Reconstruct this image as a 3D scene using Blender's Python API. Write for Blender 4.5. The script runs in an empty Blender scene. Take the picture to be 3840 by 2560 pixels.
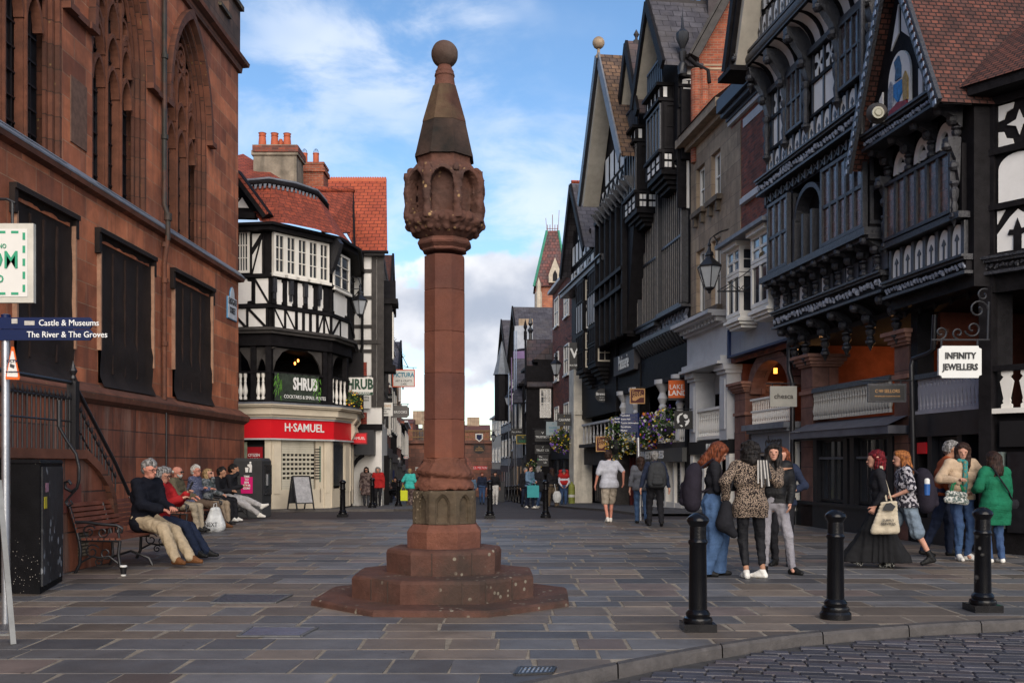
import bpy,math,random
import numpy as np
from mathutils import Vector,Matrix
from mathutils.geometry import tessellate_polygon
R=math.radians
random.seed(7)
rng=np.random.default_rng(5)
scene=bpy.context.scene
COL=scene.collection
CAMZ,HOR,FPX,CX=1.40,1742.0,3733.3,1920.0
cam_d=bpy.data.cameras.new("camera"); cam=bpy.data.objects.new("camera",cam_d); COL.objects.link(cam)
cam.location=(0,0,CAMZ); cam.rotation_euler=(R(90),0,0)
cam_d.lens=35; cam_d.sensor_width=36; cam_d.shift_y=(HOR-1280)/3840
cam_d.clip_start=.1; cam_d.clip_end=2000
scene.camera=cam
SUN_EL,SUN_AZ=29,170
w=bpy.data.worlds.new("World"); scene.world=w; w.use_nodes=True
nt=w.node_tree; N=nt.nodes; L=nt.links; N.clear()
def wn(t,**k):
 n=N.new(t)
 for a,b in k.items(): setattr(n,a,b)
 return n
sky=wn('ShaderNodeTexSky',sky_type='NISHITA',sun_disc=False)
sky.sun_elevation=R(SUN_EL); sky.sun_rotation=R(SUN_AZ); sky.air_density=1.0; sky.dust_density=.4; sky.ozone_density=2.2
tc=wn('ShaderNodeTexCoord'); sep=wn('ShaderNodeSeparateXYZ'); L.new(tc.outputs['Generated'],sep.inputs[0])
def mth(op,a,b=None,clamp=False):
 n=wn('ShaderNodeMath',operation=op,use_clamp=clamp)
 for i,v in enumerate((a,b)):
  if v is None: continue
  if isinstance(v,(int,float)): n.inputs[i].default_value=v
  else: L.new(v,n.inputs[i])
 return n.outputs[0]
def ramp(f,a,b):
 m=wn('ShaderNodeMapRange',interpolation_type='SMOOTHSTEP'); m.inputs[1].default_value=a; m.inputs[2].default_value=b
 L.new(f,m.inputs[0]); return m.outputs[0]
def cnoise(loc,sc,scale,detail,rough,dist=0):
 mp=wn('ShaderNodeMapping'); mp.inputs['Location'].default_value=loc; mp.inputs['Scale'].default_value=sc
 L.new(tc.outputs['Generated'],mp.inputs[0])
 n=wn('ShaderNodeTexNoise'); n.inputs['Scale'].default_value=scale; n.inputs['Detail'].default_value=detail
 n.inputs['Roughness'].default_value=rough; n.inputs['Distortion'].default_value=dist
 L.new(mp.outputs[0],n.inputs[0]); return n.outputs[0]
Z=sep.outputs[2]
big=cnoise((3.1,.2,1.7),(1.0,1,1.5),3.2,4,.5,.2)
wisp=cnoise((.5,2.2,.9),(1.0,.7,2.3),7,9,.6,.3)
cirrus=mth('MULTIPLY',ramp(big,.42,.68),ramp(wisp,.40,.66))
cirrus=mth('MULTIPLY',cirrus,.68)
cum=cnoise((1.62,.7,2.35),(1.0,1,1.25),6.2,9,.52)
low=mth('SUBTRACT',1,ramp(Z,.13,.25))
cumm=ramp(mth('ADD',cum,mth('MULTIPLY',low,.27)),.62,.675)
cumm=mth('MULTIPLY',cumm,mth('SUBTRACT',1,ramp(Z,.19,.28)))
shade=ramp(cnoise((1.62,.7,2.40),(1.0,1,1.25),6.2,6,.5),.36,.62)
mixs=wn('ShaderNodeMix',data_type='RGBA'); mixs.inputs[6].default_value=(5.4,5.4,5.6,1); mixs.inputs[7].default_value=(2.3,2.6,3.2,1)
L.new(shade,mixs.inputs[0])
m1=wn('ShaderNodeMix',data_type='RGBA'); m1.inputs[7].default_value=(4.7,5.0,5.5,1)
hs=wn('ShaderNodeHueSaturation'); hs.inputs['Saturation'].default_value=1.12; hs.inputs['Value'].default_value=.88; L.new(sky.outputs[0],hs.inputs['Color']); L.new(cirrus,m1.inputs[0]); L.new(hs.outputs[0],m1.inputs[6])
m2=wn('ShaderNodeMix',data_type='RGBA'); L.new(cumm,m2.inputs[0]); L.new(m1.outputs[2],m2.inputs[6]); L.new(mixs.outputs[2],m2.inputs[7])
bg=wn('ShaderNodeBackground'); bg.inputs[1].default_value=.15
out=wn('ShaderNodeOutputWorld'); L.new(m2.outputs[2],bg.inputs[0]); L.new(bg.outputs[0],out.inputs[0])
sd=bpy.data.lights.new("sun",'SUN'); sd.energy=3.0; sd.angle=R(60); sd.color=(1,.87,.72)
sun=bpy.data.objects.new("sun",sd); COL.objects.link(sun)
sv=Vector((math.sin(R(SUN_AZ))*math.cos(R(SUN_EL)),math.cos(R(SUN_AZ))*math.cos(R(SUN_EL)),math.sin(R(SUN_EL))))
sun.rotation_euler=sv.to_track_quat('Z','Y').to_euler(); sun.location=sv*60
vs=scene.view_settings; vs.view_transform='Standard'; vs.look='None'; vs.gamma=1; vs.exposure=.5; vs.use_curve_mapping=False
scene.cycles.max_bounces=6; scene.cycles.diffuse_bounces=3
MC={}
def mat(name,c=(.5,.5,.5),rough=.8,var=.2,scale=4,bump=.15,metal=0,brick=None,c2=None,mortar=None,msize=.02,
 stain=0,stainc=(.05,.04,.035),emit=None,spec=.3,coord='UV',pale=0,tint=False,offs=.5,alpha=None,spots=None,bscale=None,streak=0):
 if name in MC: return MC[name]
 m=bpy.data.materials.new(name); m.use_nodes=True; MC[name]=m
 nt=m.node_tree; N=nt.nodes; L=nt.links; b=N['Principled BSDF']
 def nn(t,**k):
  n=N.new(t)
  for a,v in k.items(): setattr(n,a,v)
  return n
 tc=nn('ShaderNodeTexCoord'); co=tc.outputs[coord]; oc=tc.outputs['Object']
 def noise(vec,s,d=5,r=.6,sc=None):
  if sc:
   mp=nn('ShaderNodeMapping'); mp.inputs['Scale'].default_value=sc; L.new(vec,mp.inputs[0]); vec=mp.outputs[0]
  n=nn('ShaderNodeTexNoise'); n.inputs['Scale'].default_value=s; n.inputs['Detail'].default_value=d; n.inputs['Roughness'].default_value=r
  L.new(vec,n.inputs[0]); return n.outputs[0]
 def mr(f,a,b_,c_=0,d_=1):
  n=nn('ShaderNodeMapRange'); n.inputs[1].default_value=a; n.inputs[2].default_value=b_; n.inputs[3].default_value=c_; n.inputs[4].default_value=d_
  L.new(f,n.inputs[0]); return n.outputs[0]
 def mix(fac,a,b_,mode='MIX'):
  n=nn('ShaderNodeMix',data_type='RGBA',blend_type=mode)
  for s,v in ((0,fac),(6,a),(7,b_)):
   if isinstance(v,tuple): n.inputs[s].default_value=(*v,1) if len(v) == 3 else v
   elif isinstance(v,(int,float)): n.inputs[s].default_value=v
   else: L.new(v,n.inputs[s])
  return n.outputs[2]
 hgt=None
 if brick:
  bk=nn('ShaderNodeTexBrick'); L.new(co,bk.inputs[0]); bk.offset=offs
  bk.inputs['Scale'].default_value=1; bk.inputs['Brick Width'].default_value=brick[0]; bk.inputs['Row Height'].default_value=brick[1]
  bk.inputs['Mortar Size'].default_value=msize; bk.inputs['Mortar Smooth'].default_value=.3; bk.inputs['Bias'].default_value=0
  bk.inputs['Color1'].default_value=(*c,1); bk.inputs['Color2'].default_value=(*(c2 or tuple(x*.6 for x in c)),1)
  bk.inputs['Mortar'].default_value=(*(mortar or tuple(x*.5 for x in c)),1)
  colr=bk.outputs[0]; hgt=mr(bk.outputs[1],0,1,1,0)
 elif c2:
  colr=mix(mr(noise(oc if coord != 'UV' else co,scale*.35,4),.38,.62),c,c2)
 else:
  colr=mix(0,c,c)
 if tint:
  at=nn('ShaderNodeAttribute'); at.attribute_name='tint'; colr=mix(1,colr,at.outputs[0],'MULTIPLY')
 nz=noise(oc,scale,6,.65)
 if var: colr=mix(1,colr,mix(mr(nz,.3,.7),(1-var,)*3,(1+var,)*3),'MULTIPLY')
 if stain: colr=mix(mr(noise(oc,.55,6,.7),.5,.62,0,stain),colr,stainc)
 if streak: colr=mix(mr(noise(oc,1.0,5,.6,(3.2,3.2,.35)),.52,.66,0,streak),colr,stainc)
 if pale: colr=mix(mr(noise(oc,1.0,5,.6,(2.6,2.6,.3)),.55,.72,0,pale),colr,(.30,.20,.155))
 if spots:
  sp=nn('ShaderNodeTexVoronoi'); sp.inputs['Scale'].default_value=spots[0]; L.new(oc,sp.inputs[0])
  msk=mr(sp.outputs[0],spots[1],spots[1]*.8)
  g=mr(noise(oc,1.6,3),.5,.56)
  mm=nn('ShaderNodeMath',operation='MULTIPLY'); L.new(msk,mm.inputs[0]); L.new(g,mm.inputs[1])
  colr=mix(mm.outputs[0],colr,spots[2])
 L.new(colr,b.inputs['Base Color']); b.inputs['Roughness'].default_value=rough; b.inputs['Metallic'].default_value=metal
 b.inputs['Specular IOR Level'].default_value=spec
 if bump:
  bp=nn('ShaderNodeBump'); bp.inputs['Strength'].default_value=bump; bp.inputs['Distance'].default_value=.02
  fn=noise(oc,bscale or scale*6,6,.7)
  if hgt is not None:
   ad=nn('ShaderNodeMath',operation='ADD'); mu=nn('ShaderNodeMath',operation='MULTIPLY'); mu.inputs[1].default_value=.35
   L.new(fn,mu.inputs[0]); L.new(mu.outputs[0],ad.inputs[0]); L.new(hgt,ad.inputs[1]); fn=ad.outputs[0]
  L.new(fn,bp.inputs['Height']); L.new(bp.outputs[0],b.inputs['Normal'])
 if emit:
  b.inputs['Emission Color'].default_value=(*emit[0],1); b.inputs['Emission Strength'].default_value=emit[1]
 if alpha is not None: b.inputs['Alpha'].default_value=alpha
 return m
def tag(o,label=None,cat=None,group=None,kind=None):
 if label: o['label']=label
 if cat: o['category']=cat
 if group: o['group']=group
 if kind: o['kind']=kind
 return o
def thing(name,label,cat,loc=(0,0,0),group=None):
 o=bpy.data.objects.new(name,None); COL.objects.link(o); o.location=loc; o.empty_display_size=.2
 return tag(o,label,cat,group)
def rootloc(p):
 v=Vector((0,0,0))
 while p is not None: v=v+p.location; p=p.parent
 return v
def copy_tree(o,parent=None):
 c=o.copy(); COL.objects.link(c); c.parent=parent
 for k in ('tmp',):
  pass
 for ch in [x for x in o.children]: copy_tree(ch,c)
 return c
EACH={'joint','coping','batten','pilaster','brace','post'}
class MB:
 auto=True
 def __init__(s): s.v=[]; s.f=[]; s.m=[]; s.t=[]
 def add(s,vs,fs,m=0,t=None):
  n=len(s.v); s.v += [tuple(p) for p in vs]; s.f += [tuple(i+n for i in f) for f in fs]; s.m += [m]*len(fs); s.t += [t]*len(fs); return s
 def hexa(s,c,m=0,t=None):
  return s.add(c,[(3,2,1,0),(4,5,6,7),(0,1,5,4),(1,2,6,5),(2,3,7,6),(3,0,4,7)],m,t)
 def box(s,x0,x1,y0,y1,z0,z1,m=0):
  return s.hexa([(x0,y0,z0),(x1,y0,z0),(x1,y1,z0),(x0,y1,z0),(x0,y0,z1),(x1,y0,z1),(x1,y1,z1),(x0,y1,z1)],m)
 def obox(s,o,a,b,c,m=0):
  o,a,b,c=map(Vector,(o,a,b,c))
  if a.cross(b).dot(c) < 0: a,b=b,a
  return s.hexa([o,o+a,o+a+b,o+b,o+c,o+a+c,o+a+b+c,o+b+c],m)
 def bar(s,p,q,w,h=None,up=(0,0,1),m=0):
  p,q=Vector(p),Vector(q); h=h or w; d=(q-p).normalized(); u=Vector(up)
  if abs(d.dot(u)) > .98: u=Vector((0,1,0))
  sx=d.cross(u).normalized(); sy=sx.cross(d).normalized()
  return s.obox(p-sx*w/2-sy*h/2,q-p,sx*w,sy*h,m)
 def prism(s,pts,vec,m=0,t=None):
  pts=[Vector(p) for p in pts]; vec=Vector(vec); n=len(pts)
  nr=Vector((0,0,0))
  for i in range(n): nr += pts[i].cross(pts[(i+1) % n])
  if nr.dot(vec) > 0: pts=pts[::-1]
  vs=pts+[p+vec for p in pts]
  return s.add(vs,[tuple(range(n)),tuple(range(2*n-1,n-1,-1))]+[(i,i+n,(i+1) % n+n,(i+1) % n) for i in range(n)],m,t)
 def tube(s,pts,r,n=8,m=0,closed=False,caps=True):
  pts=[Vector(p) for p in pts]; k=len(pts)
  rs=r if isinstance(r,(list,tuple)) else [r]*k
  up=None; base=len(s.v); rings=[]
  for i,p in enumerate(pts):
   if closed: d=(pts[(i+1) % k]-pts[i-1])
   else: d=(pts[min(i+1,k-1)]-pts[max(i-1,0)])
   d.normalize()
   if up is None: up=Vector((0,0,1)) if abs(d.z) < .9 else Vector((1,0,0))
   sx=d.cross(up).normalized(); up=sx.cross(d).normalized()
   rings.append([p+(sx*math.cos(a)+up*math.sin(a))*rs[i] for a in [2*math.pi*j/n for j in range(n)]])
  vs=[q for rg in rings for q in rg]; fs=[]
  for i in range(k if closed else k-1):
   a,b=i*n,((i+1) % k)*n
   for j in range(n): fs.append((a+j,a+(j+1) % n,b+(j+1) % n,b+j))
  if caps and not closed: fs += [tuple(range(n-1,-1,-1)),tuple((k-1)*n+j for j in range(n))]
  return s.add(vs,fs,m)
 def lathe(s,prof,c=(0,0,0),n=16,ph=0,m=0,sx=1,sy=1,axis='z'):
  vs=[]; fs=[]; k=len(prof); cx,cy,cz=c
  for r,z in prof:
   for j in range(n):
    a=ph+2*math.pi*j/n; v=(r*math.cos(a)*sx,r*math.sin(a)*sy,z)
    if axis == 'y': v=(v[0],z,v[1])
    if axis == 'x': v=(z,v[0],v[1])
    vs.append((cx+v[0],cy+v[1],cz+v[2]))
  for i in range(k-1):
   for j in range(n): fs.append((i*n+j,i*n+(j+1) % n,(i+1)*n+(j+1) % n,(i+1)*n+j))
  fs += [tuple(range(n-1,-1,-1)),tuple((k-1)*n+j for j in range(n))]
  return s.add(vs,fs,m)
 def ball(s,c,r,n=10,m=0,sc=(1,1,1)):
  k=max(4,n//2+1); prof=[]
  for i in range(1,k): a=math.pi*i/k; prof.append((r*math.sin(a),-r*math.cos(a)*sc[2]))
  return s.lathe(prof,c,n,0,m,sc[0],sc[1])
 def each(s,name,mats,parent=None,smooth=0,near=False):
  root=list(range(len(s.v)))
  def find(i):
   while root[i] != i: root[i]=root[root[i]]; i=root[i]
   return i
  for f in s.f:
   a=find(f[0])
   for i in f[1:]: root[find(i)]=a
  grp={}
  for k,f in enumerate(s.f): grp.setdefault(find(f[0]),[]).append(k)
  if near:
   if len(grp) > 1200 or len(grp) < 2: return None
   keys=list(grp); B=[]
   for q in keys:
    P=np.array([s.v[i] for k in grp[q] for i in s.f[k]]); B.append(np.concatenate([P.min(0),P.max(0)]))
   B=np.array(B); sz=(B[:,3:]-B[:,:3]).max(1); lab=np.arange(len(keys))
   for i in range(len(keys)):
    gap=np.maximum(0,np.maximum(B[:,:3]-B[i,3:],B[i,:3]-B[:,3:])); near_=np.sqrt((gap**2).sum(1)) < .42*np.maximum(sz,sz[i])
    ls=np.unique(lab[near_]); lab[np.isin(lab,ls)]=ls.min()
   if len(np.unique(lab)) < 2: return None
   g2={}
   for q,l in zip(keys,lab): g2.setdefault(l,[]).extend(grp[q])
   grp=g2
  out=[]
  for ks in grp.values():
   b=MB(); b.auto=False; mp={}
   for k in ks:
    ff=[]
    for i in s.f[k]:
     if i not in mp: mp[i]=len(b.v); b.v.append(s.v[i])
     ff.append(mp[i])
    b.f.append(tuple(ff)); b.m.append(s.m[k]); b.t.append(s.t[k])
   out.append(b.build(name,mats,parent,smooth))
  return out
 def build(s,name,mats,parent=None,smooth=0,tints=False):
  if not s.f: return None
  if s.auto and name in EACH: return s.each(name,mats,parent,smooth)[0]
  if s.auto and parent is not None and not tints:
   got=s.each(name,mats,parent,smooth,near=True)
   if got: return got[0]
  if not isinstance(mats,(list,tuple)): mats=[mats]
  me=bpy.data.meshes.new(name); off=rootloc(parent)
  V=np.array(s.v,dtype=np.float64);
  me.from_pydata((V-np.array(off)).tolist(),[],s.f)
  for mm in mats: me.materials.append(mm)
  me.polygons.foreach_set('material_index',s.m)
  uv=me.uv_layers.new(name='UVMap'); nl=len(me.loops)
  nv=np.zeros(len(me.polygons)*3); me.polygons.foreach_get('normal',nv); nv=nv.reshape(-1,3)
  lt=np.zeros(len(me.polygons),dtype=np.int32); me.polygons.foreach_get('loop_total',lt)
  lv=np.zeros(nl,dtype=np.int32); me.loops.foreach_get('vertex_index',lv)
  ln=np.repeat(nv,lt,axis=0); P=V[lv]
  hl=np.hypot(ln[:,0],ln[:,1]); hl[hl < 1e-6]=1
  tx,ty=-ln[:,1]/hl,ln[:,0]/hl
  flat=np.abs(ln[:,2]) > .9
  slope=np.sqrt(np.clip(1-ln[:,2]**2,.05,1))
  U=np.where(flat,P[:,0],P[:,0]*tx+P[:,1]*ty); Vv=np.where(flat,P[:,1],P[:,2]/slope)
  uv.data.foreach_set('uv',np.stack([U,Vv],1).astype(np.float32).ravel())
  if tints:
   ca=me.color_attributes.new('tint','FLOAT_COLOR','CORNER')
   tt=np.array([(*(t or (1,1,1)),1) for t in s.t],dtype=np.float32)
   ca.data.foreach_set('color',np.repeat(tt,lt,axis=0).ravel())
  if smooth:
   me.shade_smooth(); me.set_sharp_from_angle(angle=R(smooth))
  o=bpy.data.objects.new(name,me); COL.objects.link(o); o.parent=parent
  return o
def gz(Y): return 0.0 if Y < 30 else -(Y-30)*.0275
def G(px,py):
 Y=CAMZ*FPX/(py-HOR)
 if Y > 30:
  k=(py-HOR)/FPX; Y=(CAMZ-.0275*30)/(k-.0275)
 return ((px-CX)/FPX*Y,Y)
def AT(px,py,Y): return Vector(((px-CX)/FPX*Y,Y,CAMZ-(py-HOR)/FPX*Y))
class Fac:
 """a vertical plane from ground point a to b, its outward side towards the camera"""
 def __init__(s,a,b):
  s.a=Vector((a[0],a[1],0)); d=Vector((b[0]-a[0],b[1]-a[1],0)); s.len=d.length; s.d=d.normalized()
  n=Vector((s.d.y,-s.d.x,0)); s.n=n if n.dot(-s.a) > 0 else -n
 def P(s,px,py,o=0):
  r=Vector(((px-CX)/FPX,1,(HOR-py)/FPX)); a=s.a+s.n*o
  t=(a-Vector((0,0,CAMZ))).dot(s.n)/r.dot(s.n) if False else a.dot(s.n)/Vector((r.x,r.y,0)).dot(s.n)
  return Vector((r.x*t,r.y*t,CAMZ+r.z*t))
 def uz(s,px,py,o=0): p=s.P(px,py,o); return ((p-s.a).dot(s.d),p.z)
 def U(s,px,o=0): return s.uz(px,1000,o)[0]
 def Zz(s,px,py,o=0): return s.P(px,py,o).z
 def W(s,u,z,o=0): return s.a+s.d*u+s.n*o+Vector((0,0,z))
 def pz(s,mb,pts,o0,o1,m=0): mb.prism([s.W(u,z,o0) for u,z in pts],s.n*(o1-o0),m)
 def poly(s,mb,pts,o0,o1,m=0): s.pz(mb,[s.uz(x,y,o1) for x,y in pts],o0,o1,m)
 def rect(s,mb,u0,u1,z0,z1,o0,o1,m=0): s.pz(mb,[(u0,z0),(u1,z0),(u1,z1),(u0,z1)],o0,o1,m)
 def seg(s,mb,p,q,wd,o0,o1,m=0):
  dx,dz=q[0]-p[0],q[1]-p[1]; l=math.hypot(dx,dz) or 1; nx,nz=-dz/l*wd/2,dx/l*wd/2
  s.pz(mb,[(p[0]+nx,p[1]+nz),(p[0]-nx,p[1]-nz),(q[0]-nx,q[1]-nz),(q[0]+nx,q[1]+nz)],o0,o1,m)
 def beam(s,mb,a,b,wd,o0,o1,m=0): s.seg(mb,s.uz(*a,o1),s.uz(*b,o1),wd,o0,o1,m)
 def strip(s,mb,a,b,hpx0,hpx1,o0,o1,m=0):
  s.poly(mb,[a,b,(b[0],b[1]+hpx1),(a[0],a[1]+hpx0)],o0,o1,m)
 def hole(s,mb,outer,holes,o,depth,m=0,mr=None):
  loops=[[s.W(u,z,o) for u,z in lp] for lp in [outer]+holes]
  flat=[p for lp in loops for p in lp]; tris=tessellate_polygon(loops)
  fs=[]
  for t in tris:
   a,b,c=[flat[i] for i in t]
   fs.append(t if (b-a).cross(c-a).dot(s.n) > 0 else t[::-1])
  mb.add(flat,fs,m)
  for lp in holes:
   k=len(lp); vs=[s.W(u,z,o) for u,z in lp]+[s.W(u,z,o-depth) for u,z in lp]
   mb.add(vs,[(i,(i+1) % k,(i+1) % k+k,i+k) for i in range(k)],m if mr is None else mr)
def arch(u0,u1,zs,za,n=10,pw=1.0,close=None):
 """pointed (pw<1) or round arch points from left spring to right spring"""
 um=(u0+u1)/2; pts=[]
 for i in range(n+1):
  t=i/n; a=math.pi/2*t
  if pw >= 1: pts.append((um-(um-u0)*math.cos(a),zs+(za-zs)*math.sin(a)))
  else: pts.append((u0+(um-u0)*(1-math.cos(a*.78))/(1-math.cos(math.pi/2*.78)),zs+(za-zs)*math.sin(a*.78)/math.sin(math.pi/2*.78)))
 pts += [(2*um-u,z) for u,z in pts[-2::-1]]
 return pts
def text(fac,s,u,z,size,o,m,parent,name='lettering',th=.012,align='CENTER',sxs=1.0,italic=0,flip=False,bold=0):
 cu=bpy.data.curves.new(name,'FONT'); cu.body=s; cu.size=size; cu.extrude=th/2; cu.align_x=align; cu.align_y='CENTER'
 cu.shear=italic; cu.resolution_u=2; cu.offset=bold*size*2
 t=bpy.data.objects.new('t',cu); COL.objects.link(t); dg=bpy.context.evaluated_depsgraph_get(); dg.update()
 me=bpy.data.meshes.new_from_object(t.evaluated_get(dg)); bpy.data.objects.remove(t); bpy.data.curves.remove(cu)
 me.name=name; me.materials.clear(); me.materials.append(m)
 x=fac.d if (fac.d.x > 0 if abs(fac.d.x) > .3 else fac.n.cross(Vector((0,0,1))).dot(fac.d) < 0) else -fac.d
 x=-fac.n.cross(Vector((0,0,1)))
 zz=Vector((0,0,1)); nn_=x.cross(zz)*-1
 p=fac.W(u,z,o)-rootloc(parent); n=fac.n
 mt=Matrix(((x.x*sxs,0,n.x,p.x),(x.y*sxs,0,n.y,p.y),(0,1,n.z,p.z),(0,0,0,1)))
 me.transform(mt)
 o_=bpy.data.objects.new(name,me); COL.objects.link(o_); o_.parent=parent
 return o_
def nets(F,org,h):
 nx,ny,nz_=F.shape; S=F < 0
 c=np.zeros((nx-1,ny-1,nz_-1),np.int8)
 for dx in (0,1):
  for dy in (0,1):
   for dz in (0,1): c += S[dx:nx-1+dx,dy:ny-1+dy,dz:nz_-1+dz]
 I,J,K=np.nonzero((c > 0) & (c < 8)); n=len(I)
 idx=-np.ones(c.shape,np.int32); idx[I,J,K]=np.arange(n)
 acc=np.zeros((n,3)); cnt=np.zeros(n)
 for ax in range(3):
  o1,o2=[a for a in range(3) if a != ax]
  for a in (0,1):
   for b in (0,1):
    p=[I.copy(),J.copy(),K.copy()]; p[o1]=p[o1]+a; p[o2]=p[o2]+b
    q=[x.copy() for x in p]; q[ax]=q[ax]+1
    f0=F[p[0],p[1],p[2]]; f1=F[q[0],q[1],q[2]]; m=(f0 < 0) != (f1 < 0)
    t=np.where(m,f0/np.where(m,f0-f1,1),0)
    loc=np.zeros((n,3)); loc[:,o1]=a; loc[:,o2]=b; loc[:,ax]=t
    acc += loc*m[:,None]; cnt += m
 V=(np.stack([I,J,K],1)+acc/np.maximum(cnt,1)[:,None])*h+np.array(org)
 faces=[]
 for ax in range(3):
  o1,o2=[(1,2),(2,0),(0,1)][ax]
  sl0=[slice(None)]*3; sl1=[slice(None)]*3; sl0[ax]=slice(0,-1); sl1[ax]=slice(1,None)
  A=S[tuple(sl0)]; B=S[tuple(sl1)]; m=A != B
  E=np.array(np.nonzero(m)).T
  if not len(E): continue
  lim=c.shape
  ok=(E[:,o1] > 0) & (E[:,o2] > 0) & (E[:,o1] < lim[o1]) & (E[:,o2] < lim[o2]); E=E[ok]
  def cell(a,b):
   Q=E.copy(); Q[:,o1] -= a; Q[:,o2] -= b; return idx[Q[:,0],Q[:,1],Q[:,2]]
  q=np.stack([cell(1,1),cell(0,1),cell(0,0),cell(1,0)],1)
  fl=A[E[:,0],E[:,1],E[:,2]]
  q[~fl]=q[~fl][:,::-1]; faces.append(q)
 return V,np.concatenate(faces) if faces else np.zeros((0,4),int)
def netobj(V,Fq,name,mats,parent,smooth=True,mi=None,xf=None):
 if xf is not None: V=V @ np.array(xf.to_3x3()).T+np.array(xf.translation)
 V=V-np.array(rootloc(parent))
 me=bpy.data.meshes.new(name); nv,nf=len(V),len(Fq)
 me.vertices.add(nv); me.vertices.foreach_set('co',V.astype(np.float32).ravel())
 me.loops.add(nf*4); me.loops.foreach_set('vertex_index',Fq.astype(np.int32).ravel())
 me.polygons.add(nf); me.polygons.foreach_set('loop_start',np.arange(0,nf*4,4,dtype=np.int32))
 me.update(calc_edges=True); me.validate()
 for m in (mats if isinstance(mats,(list,tuple)) else [mats]): me.materials.append(m)
 if mi is not None: me.polygons.foreach_set('material_index',mi.astype(np.int32))
 if smooth: me.shade_smooth()
 o=bpy.data.objects.new(name,me); COL.objects.link(o); o.parent=parent
 return o
def grid(lo,hi,h):
 ax=[np.arange(lo[i],hi[i]+h,h,dtype=np.float32) for i in range(3)]
 return ax,np.meshgrid(*ax,indexing='ij')
def vnoise(X,Y,Z,s,seed=0):
 r=np.random.default_rng(seed); out=np.zeros_like(X); amp=1; tot=0
 for o in range(3):
  for _ in range(3):
   k=r.normal(size=3)*s*(1.9**o); out=out+amp*np.sin(X*k[0]+Y*k[1]+Z*k[2]+r.uniform(0,6.28))
  tot += amp*1.7; amp *= .55
 return out/tot
# ================================================================ ground
M_slab=mat('york_stone',(.104,.098,.093),.55,.22,2.5,.35,tint=True,spec=.45,coord='UV',bscale=22,stain=.4,stainc=(.05,.042,.036),spots=(6,.09,(.022,.019,.017)))
M_mortar=mat('mortar',(.21,.18,.14),.95,.35,6,.3)
M_sett=mat('granite_sett',(.05,.048,.056),.5,.25,9,.4,tint=True,spec=.5,bscale=40)
M_kerb=mat('granite_kerb',(.075,.067,.062),.6,.3,8,.5,bscale=50)
M_road=mat('red_brown_setts',(.055,.040,.037),.8,.2,1.2,.5,brick=(.22,.11),c2=(.044,.041,.044),mortar=(.03,.026,.024),msize=.006)
M_pave=mat('far_paving',(.065,.06,.058),.75,.25,1.2,.3,brick=(.8,.5),c2=(.08,.075,.078),mortar=(.12,.11,.1),msize=.015)
M_earth=mat('ground_base',(.09,.085,.08),.9,.2,1,.2)
g=MB()
xs=[-400,-60,-14,14,60,400]; ys=[-60,0,30,60,110,180,1200]
zz=lambda y:-.13+(gz(y) if y < 180 else gz(180))
vs=[(x,y,zz(y)) for y in ys for x in xs]; nx=len(xs)
g.add(vs,[(j*nx+i,j*nx+i+1,(j+1)*nx+i+1,(j+1)*nx+i) for j in range(len(ys)-1) for i in range(nx-1)])
tag(g.build('ground',M_earth),kind='structure')
KP=[(-3.5,3.2),(-1.2,5.0)]+[G(x,y) for x,y in ((2130,2534),(2370,2484),(2575,2444),(2766,2412),(2960,2385),(3179,2364),(3500,2341),(3839,2325))]+[(8.2,9.35),(14,8.0)]
def kc(x):
 for (a,b),(c,d) in zip(KP,KP[1:]):
  if a <= x <= c: return b+(d-b)*(x-a)/(c-a)
 return KP[0][1] if x < KP[0][0] else KP[-1][1]
def rowsx(y0,y1,h0,h1):
 y=y0; r=[]
 while y < y1:
  h=random.uniform(h0,h1); r.append((y,min(y+h,y1))); y += h
 return r
SL=MB(); END=25.6
def kx(x): return kc(x)+.13
for y0,y1 in rowsx(3.6,END,.36,.62):
 x=-10.5-random.random();
 while x < 12.5:
  wd=random.uniform(.38,1.0); x1=x+wd; jx=random.uniform(-.03,.03); g_=random.uniform(.010,.018)
  if y1 < kx(x) and y1 < kx(x1): x=x1; continue
  if -1.9 < x and x1 < .5 and 9.5 < y0 and y1 < 11.3: x=x1; continue
  cut=y0 < kx(x) or y0 < kx(x1); n=6 if cut else 1
  lo=[(x+g_+(wd-2*g_)*i/n,y0+g_) for i in range(n+1)]
  if cut:
   lo=[(a,max(b_,kx(a))) for a,b_ in lo if kx(a) < y1-g_-.03]
   if len(lo) < 2: x=x1; continue
   hi=[(lo[-1][0],y1-g_),(lo[0][0],y1-g_)]
  else: hi=[(x1-g_+jx,y1-g_),(x+g_+jx*.4,y1-g_)]
  q=random.random()
  c=(.98,1.0,1.05) if q < .34 else ((1.26,1.06,.87) if q < .72 else (.74,.77,.84))
  if q > .93: c=(1.15,.93,.84)
  b=random.uniform(.66,1.35); t=tuple(k*b for k in c)
  zt=random.uniform(0,.003)
  pts=lo+hi; m_=[sum(p[0] for p in pts)/len(pts),sum(p[1] for p in pts)/len(pts)]
  inn=[(px+(m_[0]-px)*.012,py+(m_[1]-py)*.012) for px,py in pts]; k=len(pts)
  vs=[(*p,-.02) for p in pts]+[(*p,zt-.004) for p in pts]+[(*p,zt) for p in inn]
  fs=[tuple(range(2*k,3*k))]+[(i,(i+1) % k,(i+1) % k+k,i+k) for i in range(k)]+[(i+k,(i+1) % k+k,(i+1) % k+2*k,i+2*k) for i in range(k)]
  SL.add(vs,fs,0,t)
  x=x1
tag(SL.build('pavement',M_slab,tints=True),kind='structure')
mo=MB(); xs=[-12+i*.5 for i in range(52)]
vs=[]
for x in xs: vs += [(x,max(3.6,kx(x)-.01),-.0025),(x,END+.02,-.0025)]
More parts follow.
